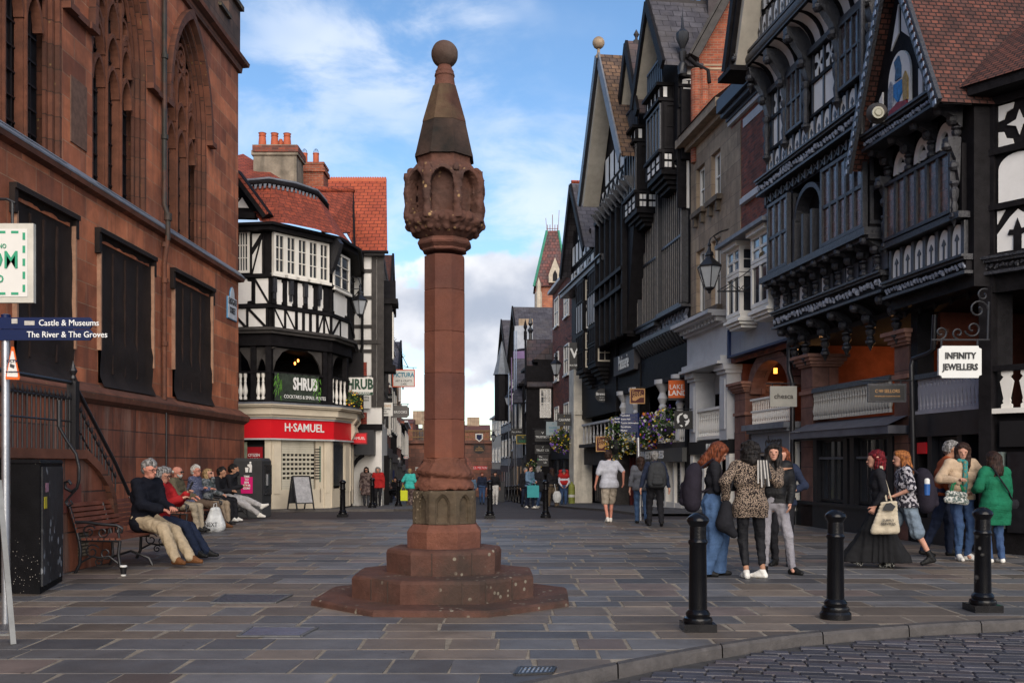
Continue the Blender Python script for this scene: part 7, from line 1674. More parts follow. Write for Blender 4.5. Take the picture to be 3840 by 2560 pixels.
def bench_make(L):
 T=thing('park_bench','x','bench',(0,0,0),'benches along the church wall')
 for y in (0,L):
  b=MB()
  b.tube([(-.02,y,.0),(.04,y,.12),(.05,y,.30),(.03,y,.43),(-.02,y,.62),(-.10,y,.88),(-.13,y,.92)],.022,8)
  b.tube([(.62,y,.0),(.56,y,.1),(.54,y,.25),(.56,y,.42)],.022,8); b.tube([(.02,y,.43),(.56,y,.42)],.02,8)
  b.tube([(-.03,y,.66),(.12,y,.66),(.35,y,.63),(.52,y,.62),(.59,y,.58),(.58,y,.53),(.53,y,.53),(.53,y,.57)],.02,8); b.tube([(.55,y,.42),(.54,y,.62)],.018,8)
  for cx_,cz_,rr,s_ in ((.16,.54,.09,1),(.34,.53,.08,-1),(.2,.28,.10,1),(.38,.26,.09,-1),(.29,.14,.06,1)):
   b.tube([(p[0],y,p[1]) for p in scroll(cx_,cz_,rr,.5,1.3,14,s_)],.010,5)
  b.tube([(.05,y,.14),(.2,y,.22),(.3,y,.2),(.42,y,.22),(.55,y,.12)],.015,6)
  b.build('end_frame',M_iron,T,smooth=50)
 b=MB(); b.tube([(.05,L/2,.12),(.03,L/2,.43),(-.1,L/2,.88)],.018,6); b.tube([(.02,L/2,.42),(.56,L/2,.41)],.018,6); b.tube([(0,L/2,0),(.05,L/2,.12),(.3,L/2,.2),(.55,L/2,.1),(.6,L/2,0)],.018,6); b.build('middle_frame',M_iron,T,smooth=50)
 for i in range(7):
  x=.07+i*.075; b=MB(); b.box(x,x+.055,-.02,L+.02,.43,.455); b.build('slat',M_slat,T)
 for i in range(6):
  t=i/5; z=.52+.33*t; x=.01-.115*t; b=MB(); b.obox((x,-.02,z),(0,L+.04,0),(-.012,0,.05),(.02,0,.006)); b.build('slat',M_slat,T)
 return T
bench0=bench_make(2.1)
BN=[(-5.62,12.85,'red brown slatted bench with scrolled black iron ends, nearest to the camera',0),(-7.05,19.9,'slatted iron bench under the checked shirt man',-1),(-7.45,23.6,'slatted iron bench nearest the litter bin',-1)]
for i,(x,y,lb,a) in enumerate(BN):
 t=bench0 if i == 0 else copy_tree(bench0); t.location=(x,y,0); t.rotation_euler.z=R(a*1.5); t['label']=lb
x0,y0=G(878,1940); bn_=thing('litter_bin','large dark grey litter bin with pink gum poster beside the corner shop','litter bin',(x0+.45,27.0,0))
FB=Fac((AT(876,0,26.6).x,26.6),(AT(983,0,26.3).x,26.3)); sx_=(AT(983,0,26.3).x,26.3); FS=Fac(sx_,(AT(1017,0,27.2).x,27.2))
m_bin=mat('charcoal_bin',(.040,.042,.044),.55,.15,4,.1)
def bz(py): return FB.Zz(930,py)
b=MB(); f0=FB.W(0,0); f1=FB.W(FB.len,0); f2=FS.W(FS.len,0); f3=f0+(f2-f1)
def lv(z,k=1.0): c=(f0+f1+f2+f3)/4; return [c+(p-c)*k+Vector((0,0,z)) for p in (f0,f1,f2,f3)]
b.hexa(lv(.0,.97)+lv(.32,1.0)); b.build('plinth',mat('grey_bin_base',(.075,.077,.08),.6,.1,4,.1),bn_)
b=MB(); b.hexa(lv(.322,1.0)+lv(1.5,1.0)); p=lv(1.5,1.0)+[q+Vector((0,0,.06)) for q in lv(1.52,.9)]; b.hexa(p); b.build('body',m_bin,bn_)
b=MB(); FS.pz(b,[(.12,.6),(.85,.6),(.85,1.4),(.12,1.4)],.0,.03); b.build('door',mat('bin_front',(.02,.02,.024),.25,.1,4,0),bn_)
b=MB(); FS.rect(b,.35,.5,.85,1.15,.03,.05); b.build('slot',M_metal,bn_)
b=MB(); FB.rect(b,.24,.60,.64,1.08,.003,.015); ps=b.build('poster',mat('hot_pink',(.62,.015,.16),.5,.05,3,0),bn_)
text(FB,'TIME\nTO\nBIN\nYOUR\nGUM?',.42,.93,.078,.018,C_LW,ps,sxs=1.1,bold=.01)
b=MB(); FB.rect(b,.40,.45,1.22,1.33,.003,.02); b.ball(FB.W(.53,1.46,.01),.028,8,sc=(1,.3,1)); FB.pz(b,[(.50,1.2),(.52,1.32),(.44,1.38),(.45,1.41),(.55,1.43),(.58,1.38),(.57,1.2),(.545,1.2),(.54,1.3),(.53,1.2)],.003,.02); FB.pz(b,[(.385,1.2),(.455,1.2),(.47,1.33),(.37,1.33)],.003,.017); b.build('litter_symbol',C_LW,ps)
cb=thing('utility_cabinet','tall black street cabinet with peeling grey paint and stickers at the left edge','cabinet',(-5.5,11.3,0))
c1,c2,c3=(-5.10,10.75),(-5.42,12.0),(-5.98,10.95); c4=(c3[0]+c2[0]-c1[0],c3[1]+c2[1]-c1[1])
mcb=mat('cabinet_black',(.006,.006,.007),.6,.3,5,.2,spec=.1,spots=(30,.16,(.28,.26,.23)))
b=MB(); b.hexa([(*p,.0) for p in (c1,c2,c4,c3)][::1]+[(*p,1.42) for p in (c1,c2,c4,c3)]); b.build('body',mcb,cb)
kk=lambda p,k: ((sum(q[0] for q in (c1,c2,c3,c4))/4)*(1-k)+p[0]*k,(sum(q[1] for q in (c1,c2,c3,c4))/4)*(1-k)+p[1]*k)
b=MB(); b.hexa([(*kk(p,1.03),1.42) for p in (c1,c2,c4,c3)]+[(*kk(p,.99),1.46) for p in (c1,c2,c4,c3)]); b.build('lid',mcb,cb)
FD=Fac(c1,c2); b=MB(); FD.rect(b,.06,FD.len-.06,.08,1.38,.0,.02)
b.build('door',mat('peeling_paint',(.022,.022,.024),.6,.5,4,.3,spots=(7,.34,(.24,.25,.26)),stain=.55,stainc=(.07,.072,.075)),cb)
b=MB(); FD.rect(b,.12,.26,.92,1.05,.021,.026); b.build('sticker',mat('yellow_sticker',(.55,.45,.03),.5,.3,9,0),cb)
b=MB(); FD.rect(b,.2,.34,1.1,1.2,.021,.026); b.build('sticker',mat('pink_sticker',(.4,.2,.26),.5,.5,20,0),cb)
fp=thing('fingerpost','steel signpost with two navy fingers reading castle and river directions on the left','signpost',((22-CX)/FPX*8.8,8.8,0))
xx=fp.location.x; zb9=lambda py: AT(0,py,8.8).z; b=MB(); b.lathe([(.035,-.05),(.035,zb9(1275))],(xx,8.8,0),14); b.build('pole',M_metal,fp,smooth=40)
b=MB(); b.lathe([(.04,zb9(1275)),(.04,zb9(1180)),(.02,zb9(1177))],(xx,8.8,0),14); b.build('pole_cap',C_NB,fp,smooth=40)
fq=Fac(((0-CX)/FPX*8.8,8.76),((400-CX)/FPX*8.8,8.76)); q=lambda x: fq.U(x)
for y0_,y1_,s,tx,sz in ((1193,1236,'Castle & Museums',148,.076),(1238,1278,'The River & The Groves',104,.076)):
 ym=(y0_+y1_)/2; b=MB(); fq.pz(b,[(q(-60),zb9(y1_)),(q(338),zb9(y1_)),(q(354),zb9(ym)),(q(338),zb9(y0_)),(q(-60),zb9(y0_))],-.01,.01); o=b.build('finger',C_NB,fp)
 text(fq,s,q(tx),zb9(ym),sz,.014,C_LW,o,align='LEFT',sxs=.93)
b=MB(); fq.rect(b,q(94),q(132),zb9(1222),zb9(1206),.01,.013); fq.rect(b,q(46),q(68),zb9(1216),zb9(1198),.01,.013); b.build('sticker',mat('torn_sticker',(.4,.38,.34),.7,.3,20,0),fp)
ct=thing('warning_sign','triangular orange and white camera warning sign clamped to the steel signpost','sign',((55-CX)/FPX*8.7,8.72,zb9(1360)))
tri=lambda k,dx=0: [(q(52)+(q(x)-q(52))*k,zb9(1380)+(zb9(y)-zb9(1380))*k) for x,y in ((27,1416),(27,1424),(78,1426),(80,1418),(58,1304),(50,1302))]
b=MB(); fq.pz(b,tri(1),.02,.03); b.build('border',C_OR,ct); b=MB(); fq.pz(b,tri(.78),.03,.033); pl_=b.build('panel',C_W,ct)
text(fq,'CCTV',q(53),zb9(1357),.035,.036,C_NB,pl_); text(fq,'IN OPERATION',q(53),zb9(1397),.016,.036,C_NB,pl_); b=MB(); fq.pz(b,[(q(44),zb9(1378)),(q(60),zb9(1384)),(q(62),zb9(1372)),(q(46),zb9(1366))],.033,.037); b.build('camera_symbol',M_grey,pl_)
hg=S('white framed square sign with green dashed border and big green letter hanging at top left',-20,988,300,296,9.6,C_W,[('OM',8,92,mat('sign_mint',(.03,.28,.15),.5,0,3,0),.8,38,.004),('ILIANO',62,24,mat('sign_mint'),.8,20),('co',-55,60,mat('sign_mint'),.8,18)],rim=mat('pale_frame',(.5,.48,.42),.6,.15,4,.1),rimw=.055,
 br=[[(-.8,.62),(.12,.62),(.2,.58)],[(.17,.38),(.17,.6)],[(-.3,.38),(-.3,.62)]],
 extra=lambda f,T,c: (lambda b: ([f.rect(b,.285,.31,c.z-.28+i*.125,c.z-.21+i*.125,.031,.034) for i in range(5)],[f.rect(b,-.2+i*.125,-.13+i*.125,c.z+s*.295-.012,c.z+s*.295+.012,.031,.034) for i in range(4) for s in (-1,1)],b.build('green_dashes',mat('sign_mint'),T)))(MB()))
b=MB(); b.tube([(-5.75,9.6,-.1),(-5.75,9.6,3.95)],.05,8); b.build('post',M_iron,hg)
fb2=thing('folding_board','grey metal leg of a folding board at the bottom left corner','sandwich board',(-4.35,8.1,0))
b=MB(); p=lambda x,y,Y: AT(x,y,Y); b.bar(p(-4,1800,8.2),p(50,2415,7.75),.04,.02); b.bar(p(-260,1800,8.2),p(-240,2415,7.75),.04,.02); b.bar(p(-200,2376,7.8),p(46,2379,7.8),.015); b.build('frame',mat('dull_aluminium',(.2,.2,.19),.5,.2,5,0,metal=.5),fb2)
b=MB(); b.prism([p(-255,1810,8.25),p(-2,1810,8.25),p(30,2300,7.9),p(-240,2300,7.9)],(0,.02,0)); b.build('panel',M_grey,fb2) if False else None
sw=thing('stair_wall','low red sandstone stair wall with sloping coped end below the church','wall',(-5.8,13,0))
SW=Fac((-6.15+.03*9,9),(-6.15+.03*18,18)); su=lambda px: SW.U(px)
b=MB(); prof=[(0,-.05),(su(418),-.05),(su(424),.55),(su(412),.95),(su(395),1.15),(su(360),1.36),(su(310),1.54),(0,1.54)]
SW.pz(b,prof,-.35,.0); b.build('wall',M_ch2,sw)
b=MB(); cp=[(su(424),.55),(su(412),.95),(su(395),1.15),(su(360),1.36),(su(310),1.54),(0,1.54)]
for p_,q_ in zip(cp,cp[1:]): SW.seg(b,p_,q_,.12,-.4,.07)
b.build('coping',M_mould,sw)
b=MB(); SW.rect(b,su(238),su(300),.78,1.15,0,.02); b.build('plaque',mat('red_plaque',(.14,.045,.035),.6,.2,5,.1),sw); b=MB(); SW.rect(b,su(292),su(327),.18,.52,0,.02); b.build('notice',mat('pale_notice',(.30,.25,.18),.7,.4,30,0,coord='UV',brick=(.2,.045),mortar=(.05,.04,.03),msize=.012),sw)
rl=thing('iron_railing','black iron stair railing with spiked bars and scrolled handrail above the stair wall','railing',(-5.8,13,1.5))
zr=lambda px,py: SW.Zz(px,py)
b=MB(); u_a,u_b,u_c=su(-40),su(318),su(470); zt_=2.50; zb1=1.58
b.tube([SW.W(u_a,zt_,-.15),SW.W(u_b,zt_,-.15),SW.W(u_c,1.43,-.15),SW.W(u_c+.5,.95,-.15)],.028,8)
for dz in (.22,.52): b.tube([SW.W(u_a,zt_-dz,-.15),SW.W(u_b,zt_-dz,-.15),SW.W(u_c,1.43-dz,-.15)],.014,6)
b.build('rail',M_iron,rl,smooth=40)
n=34
bb0=None
for i in range(n):
 u=u_a+(u_c-u_a)*i/(n-1); top=zt_-.06 if u < u_b else zt_-.06-(u-u_b)/(u_c-u_b)*(zt_-1.43)
 lo=1.56 if u < su(330) else max(.4,1.56-(u-su(330))*1.15); b=MB(); b.tube([SW.W(u,lo,-.15),SW.W(u,top-.16,-.15)],.011,6); b.lathe([(.011,top-.17),(.022,top-.13),(.001,top-.05)],SW.W(u,0,-.15),6); b.build('bar',M_iron,rl)
b=MB(); b.box(*(lambda p: (p.x-.06,p.x+.06,p.y-.06,p.y+.06,1.5,2.52))(SW.W(u_b-.02,0,-.15))); b.lathe([(.03,2.52),(.045,2.56),(.03,2.6),(.06,2.66),(.03,2.72),(.001,2.8)],SW.W(u_b-.02,0,-.15),8); b.build('post',M_iron,rl)
b=MB(); ps_=[AT(225,1562,12.3),AT(222,1600,12.3),AT(250,1650,12.35),AT(285,1700,12.4),AT(297,1750,12.4),AT(296,1800,12.4),AT(288,1830,12.4),AT(268,1842,12.4),AT(245,1830,12.4),AT(244,1808,12.4),AT(258,1802,12.4),AT(266,1815,12.4)]
b.tube(ps_,.02,8); b.tube([AT(285,1836,12.4),AT(262,1860,12.4),AT(245,1882,12.4),AT(256,1898,12.4),AT(272,1888,12.4),AT(264,1876,12.4)],.014,6); b.tube([AT(222,1500,12.3),AT(222,1600,12.3)],.03,8); b.build('scrolled_handrail',M_iron,rl,smooth=60)
cu_=thing('coffee_cup','small black takeaway coffee cup with white lid on the paving by the bench','cup',(*G(463,2158),0)); P=cu_.location
b=MB(); b.lathe([(.030,0),(.042,.115)],P,16); b.build('cup',C_K,cu_,smooth=40); b=MB(); b.lathe([(.045,.113),(.045,.125),(.038,.135)],P,16); b.build('lid',C_W,cu_,smooth=40); b=MB(); b.lathe([(.0312,0),(.0322,.02)],P,16); b.build('base_band',C_W,cu_)
def cover(label,cs,m,z=.006,grid_=0,name='manhole_cover'):
 ps=[(*G(x,y),z) for x,y in cs]; T=thing(name,label,'cover',(sum(p[0] for p in ps)/4,sum(p[1] for p in ps)/4,0)); b=MB(); b.prism(ps,(0,0,.006)); b.build('plate',m,T)
 c=[sum(p[i] for p in ps)/4 for i in range(2)]; b=MB()
 for i in range(4):
  p,q=ps[i],ps[(i+1)%4]; b.bar((p[0],p[1],z+.004),(q[0],q[1],z+.004),.03,.012)
 b.build('frame',mat('worn_cover_frame',(.10,.10,.10),.6,.3,9,.2) if not grid_ else M_iron,T)
 if grid_:
  b=MB(); A,B_,C_,D_=[Vector(p) for p in ps]
  for i in range(8):
   for j in range(2):
    t=(i+.25)/8; t2=(i+.7)/8; v=.12+.46*j; v2=v+.34
    pp=lambda u,w_: A.lerp(B_,u).lerp(D_.lerp(C_,u),w_)+Vector((0,0,.0065)); b.prism([pp(t,v),pp(t2,v),pp(t2,v2),pp(t,v2)],(0,0,.002))
  b.build('slot',M_metal,T)
mm_=mat('blue_grey_cover',(.13,.135,.18),.35,.3,8,.5,metal=.3,spots=(20,.2,(.04,.03,.03)))
cover('flat steel inspection cover reflecting blue, in the near left paving',[(893,2388),(1128,2388),(1190,2355),(945,2353)],mm_)
cover('smaller patterned steel cover set in stone, left of the cross',[(790,2262),(1030,2262),(1095,2231),(845,2230)],mat('dark_cover',(.07,.075,.09),.4,.4,30,.6,metal=.3))
cover('slotted drain grate at the bottom edge beside the kerb',[(1932,2532),(2068,2526),(2080,2505),(1950,2506)],M_iron,grid_=1,name='drain_grate')
def flowers(label,c,rx,rz,cols,n=150,seed=1):
 T=thing('flower_basket',label,'flowers',c,'hanging flower baskets'); r_=random.Random(seed); c=Vector(c)
 for nm,k,cl in [('foliage',n*3,(.045,.10,.02))]+[('blossom',int(n*w_),q) for q,w_ in cols]:
  b=MB()
  for _ in range(k):
   while True:
    v=Vector((r_.uniform(-1,1),r_.uniform(-1,1),r_.uniform(-1,1)))
    if .3 < v.length < 1: break
   v=v.normalized()*(r_.uniform(.55,.95) if nm == 'foliage' else r_.uniform(.88,1.06))
   p=c+Vector((v.x*rx,v.y*rx*.8,v.z*rz)); s=rx*r_.uniform(.07,.13) if nm == 'foliage' else rx*r_.uniform(.06,.10)
   a=Vector((r_.uniform(-1,1),r_.uniform(-1,1),r_.uniform(-1,1))).normalized()*s; d=a.cross(Vector((r_.uniform(-1,1),r_.uniform(-1,1),r_.uniform(-1,1)))).normalized()*s
   if nm == 'foliage': b.add([p-a,p+d*.5,p+a,p-d*.5],[(0,1,2,3)])
   else: b.add([p-a,p-a*.3+d,p+a*.8+d*.5,p+a*.8-d*.5,p-a*.3-d],[(0,1,2,3,4)])
  b.build(nm,mat('flower_%02d%02d%02d' % tuple(int(q*99) for q in cl),cl,.7,.35,9,0),T)
 b=MB(); b.lathe([(rx*.2,-rz*.75),(rx*.5,-rz*.5),(rx*.62,-rz*.1)],c,10); b.tube([c+Vector((0,0,rz*.3)),c+Vector((0,0,rz*1.6))],.01,4); b.build('basket',M_iron,T)
PU,WH,YE,OR=(.16,.07,.38),(.55,.55,.42),(.62,.42,.03),(.55,.16,.02)
flowers('tumbling basket of white and yellow flowers left of the blue fingerpost',AT(2310,1640,37),.46,.85,[(WH,.5),(YE,.6),(PU,.15)],150,1)
flowers('basket of bright yellow flowers behind the blue fingerpost',AT(2362,1655,37.5),.40,.5,[(YE,1.0),(WH,.3)],130,2)
flowers('large purple, white and orange basket above the grey jeweller fascia',AT(2437,1615,35),.62,.62,[(PU,.7),(WH,.5),(OR,.4),(YE,.3)],220,3)
flowers('basket of pale green and purple flowers beside the white globe sign',AT(2505,1590,33),.48,.62,[(WH,.7),(PU,.5),(YE,.2)],170,4)
flowers('round basket of yellow and purple flowers by the white pier',AT(2110,1650,49),.62,.62,[(PU,.4),(YE,.6),(WH,.4)],170,5)
flowers('trailing basket of small yellow flowers under the white bar sign',AT(1318,1510,34),.38,.42,[(YE,.6),(OR,.3)],120,6)
flowers('small basket of white flowers low over the far right pavement',AT(1998,1765,53),.45,.6,[(WH,.5),(YE,.4)],100,7)
f2=thing('fingerpost','silver pole with stack of navy visitor direction fingers in front of the flower baskets','signpost',(AT(2393,0,25).x,25,0))
b=MB(); b.tube([(f2.location.x+.06,25,-.05),AT(2390,1556,25)],.045,10); b.build('pole',M_metal,f2,smooth=40)
b=MB(); b.tube([AT(2391,1640,25),AT(2389,1548,25)],.055,10); b.build('pole_cap',C_NB,f2,smooth=40)
fz=Fac((AT(2300,0,24.93).x,24.93),(AT(2400,0,24.93).x,24.93)); b=None
for i,s in enumerate(('Cathedral','Town Hall','Tourist Information','Storyhouse','Market')):
 z1=AT(0,1551+i*14,24.93).z; z0=AT(0,1564+i*14,24.93).z; b=MB(); fz.pz(b,[(fz.U(2328),z0),(fz.U(2390),z0),(fz.U(2390),z1),(fz.U(2328),z1),(fz.U(2323),(z0+z1)/2)],-.015,.015); o=b.build('finger',C_NB,f2); text(fz,s,fz.U(2328),(z0+z1)/2,.055,.018,C_LW,o,align='LEFT')
b=MB(); fz.rect(b,fz.U(2304),fz.U(2326),AT(0,1586,24.93).z,AT(0,1562,24.93).z,-.05,-.02); o=b.build('finger',C_NB,f2); text(fz,'Eastgate',fz.U(2305),AT(0,1569,24.93).z,.045,-.017,C_LW,o,align='LEFT'); text(fz,'Bus Sta',fz.U(2305),AT(0,1581,24.93).z,.045,-.017,C_LW,o,align='LEFT')
ad=thing('advert_board','navy advertising board with a golden figure on the left pavement','sign',AT(1468,1800,58)); fa_=Fac(AT(1440,0,58)[:2],AT(1490,0,58)[:2]); b=MB(); z=lambda y: AT(0,y,58).z; fa_.rect(b,fa_.U(1457),fa_.U(1480),z(1870),z(1762),0,.08); b.build('panel',C_NB,ad)
b=MB(); fa_.pz(b,[(fa_.U(x),z(y)) for x,y in ((1462,1820),(1461,1800),(1465,1790),(1463,1776),(1469,1773),(1472,1782),(1470,1790),(1476,1805),(1474,1825))],.08,.1); b.build('gold_figure',mat('gold_paint',(.6,.38,.04),.4,.1,3,0),ad)
ad=thing('information_panel','plain dark free standing panel on the right pavement behind the walking couple','sign',AT(1875,1850,60)); b=MB(); b.box(AT(1862,0,60).x,AT(1892,0,60).x,60,60.15,gz(60),AT(0,1805,60).z); b.build('panel',M_grey,ad); b=MB(); b.box(AT(1860,0,60).x,AT(1894,0,60).x,59.97,60.2,AT(0,1806,60).z,AT(0,1803,60).z); b.build('frame',M_iron,ad)
cy=thing('gas_cylinder','small yellow green cylinder standing against the foot of the white pier','cylinder',AT(2144,1890,45.5)); P=cy.location; b=MB(); b.lathe([(.15,0),(.15,.75),(.12,.88),(.05,.92),(.05,1.0)],(P.x,P.y,gz(45.5)+.05),12); b.build('body',mat('yellow_green',(.22,.24,.05),.5,.3,6,.1),cy,smooth=40); b=MB(); b.lathe([(.152,.3),(.152,.42)],(P.x,P.y,gz(45.5)+.05),12); b.build('band',C_W,cy)
# ================================================================ people
def smin(a,b,k):
 h=np.clip(.5+.5*(b-a)/k,0,1); return b+(a-b)*h-k*h*(1-h)
def field(prims,h,pad=.05,cut=None):
 P=np.array([[*a,ra] for a,b,ra,rb,k in prims]+[[*b,rb] for a,b,ra,rb,k in prims])
 lo=(P[:,:3]-P[:,3:]).min(0)-pad; hi=(P[:,:3]+P[:,3:]).max(0)+pad
 n=np.ceil((hi-lo)/h).astype(int)+1; F=np.full(n,.2,np.float32)
 for a,b,ra,rb,k in prims:
  a,b=np.array(a,float),np.array(b,float); m=max(ra,rb)+k+3*h+.02
  i0=np.clip(np.floor((np.minimum(a,b)-m-lo)/h).astype(int),0,n-1); i1=np.clip(np.ceil((np.maximum(a,b)+m-lo)/h).astype(int)+1,1,n)
  g=[(lo[i]+h*np.arange(i0[i],i1[i])).astype(np.float32) for i in range(3)]
  X,Y,Z_=g[0][:,None,None]-a[0],g[1][None,:,None]-a[1],g[2][None,None,:]-a[2]; d=b-a; L2=max(d@d,1e-9)
  t=np.clip((X*d[0]+Y*d[1]+Z_*d[2])/L2,0,1)
  D=np.sqrt((X-t*d[0])**2+(Y-t*d[1])**2+(Z_-t*d[2])**2)-(ra+(rb-ra)*t)
  sl=tuple(slice(i0[i],i1[i]) for i in range(3)); F[sl]=smin(F[sl],D,max(k,.002))
 return F,lo,h
def coords(F,lo,h):
 return [lo[i]+h*np.arange(F.shape[i]).reshape([-1 if j == i else 1 for j in range(3)]) for i in range(3)]
V3=lambda *a: np.array(a,float)
def ik(a,t,l1,l2,hint):
 d=t-a; L=np.linalg.norm(d);
 if L > (l1+l2)*.995: t=a+d/L*(l1+l2)*.995; d=t-a; L=np.linalg.norm(d)
 u=d/L; x=(L*L+l1*l1-l2*l2)/(2*L); y=math.sqrt(max(l1*l1-x*x,0)); hn=hint-u*(hint@u); hn=hn/(np.linalg.norm(hn)+1e-9)
 return a+u*x+hn*y,t
def rotm(yaw,pitch,roll=0):
 y,p,r=map(R,(yaw,pitch,roll))
 A=np.array([[math.cos(y),-math.sin(y),0],[math.sin(y),math.cos(y),0],[0,0,1]]); B=np.array([[1,0,0],[0,math.cos(-p),-math.sin(-p)],[0,math.sin(-p),math.cos(-p)]]); C=np.array([[math.cos(r),0,math.sin(r)],[0,1,0],[-math.sin(r),0,math.cos(r)]])
 return A@B@C
SK={'fair': (.46,.24,.17),'tan': (.36,.19,.12),'ruddy': (.48,.21,.15)}
def fabric(name,c,c2=None,kind=None,rough=.85,scale=9,bump=.7):
 if name in MC: return MC[name]
 if kind is None: return mat(name,c,rough,.22,scale,bump,c2=c2,coord='Object',bscale=15,spec=.12)
 m=mat(name,c,rough,.15,scale,bump,coord='Object',spec=.15); nt=m.node_tree; N=nt.nodes; L=nt.links; b=N['Principled BSDF']
 tc=N.new('ShaderNodeTexCoord'); mx=N.new('ShaderNodeMix'); mx.data_type='RGBA'; mx.inputs[6].default_value=(*c,1); mx.inputs[7].default_value=(*c2,1)
 if kind == 'spots':
  v=N.new('ShaderNodeTexVoronoi'); v.inputs['Scale'].default_value=scale; L.new(tc.outputs['Object'],v.inputs[0]); r_=N.new('ShaderNodeMapRange'); r_.inputs[1].default_value=.42; r_.inputs[2].default_value=.5; L.new(v.outputs[0],r_.inputs[0]); L.new(r_.outputs[0],mx.inputs[0])
 elif kind == 'check':
  v=N.new('ShaderNodeTexChecker'); v.inputs['Scale'].default_value=scale; L.new(tc.outputs['Object'],v.inputs[0]); L.new(v.outputs[1],mx.inputs[0])
 elif kind == 'patch':
  v=N.new('ShaderNodeTexNoise'); v.inputs['Scale'].default_value=scale; v.inputs['Detail'].default_value=3; L.new(tc.outputs['Object'],v.inputs[0]); r_=N.new('ShaderNodeMapRange'); r_.inputs[1].default_value=.48; r_.inputs[2].default_value=.53; L.new(v.outputs[0],r_.inputs[0]); L.new(r_.outputs[0],mx.inputs[0])
 elif kind == 'hair':
  mp=N.new('ShaderNodeMapping'); mp.inputs['Scale'].default_value=(75,75,9); L.new(tc.outputs['Object'],mp.inputs[0]); v=N.new('ShaderNodeTexNoise'); v.inputs['Scale'].default_value=1; v.inputs['Detail'].default_value=4; L.new(mp.outputs[0],v.inputs[0]); r_=N.new('ShaderNodeMapRange'); r_.inputs[1].default_value=.36; r_.inputs[2].default_value=.62; L.new(v.outputs[0],r_.inputs[0]); L.new(r_.outputs[0],mx.inputs[0])
  bp=[n for n in N if n.type == 'BUMP'][0]; L.new(v.outputs[0],bp.inputs['Height'])
 elif kind == 'stripe':
  v=N.new('ShaderNodeTexWave'); v.inputs['Scale'].default_value=scale; v.bands_direction='X'; L.new(tc.outputs['Object'],v.inputs[0]); r_=N.new('ShaderNodeMapRange'); r_.inputs[1].default_value=.45; r_.inputs[2].default_value=.55; L.new(v.outputs[1],r_.inputs[0]); L.new(r_.outputs[0],mx.inputs[0])
 L.new(mx.outputs[2],b.inputs['Base Color']); return m
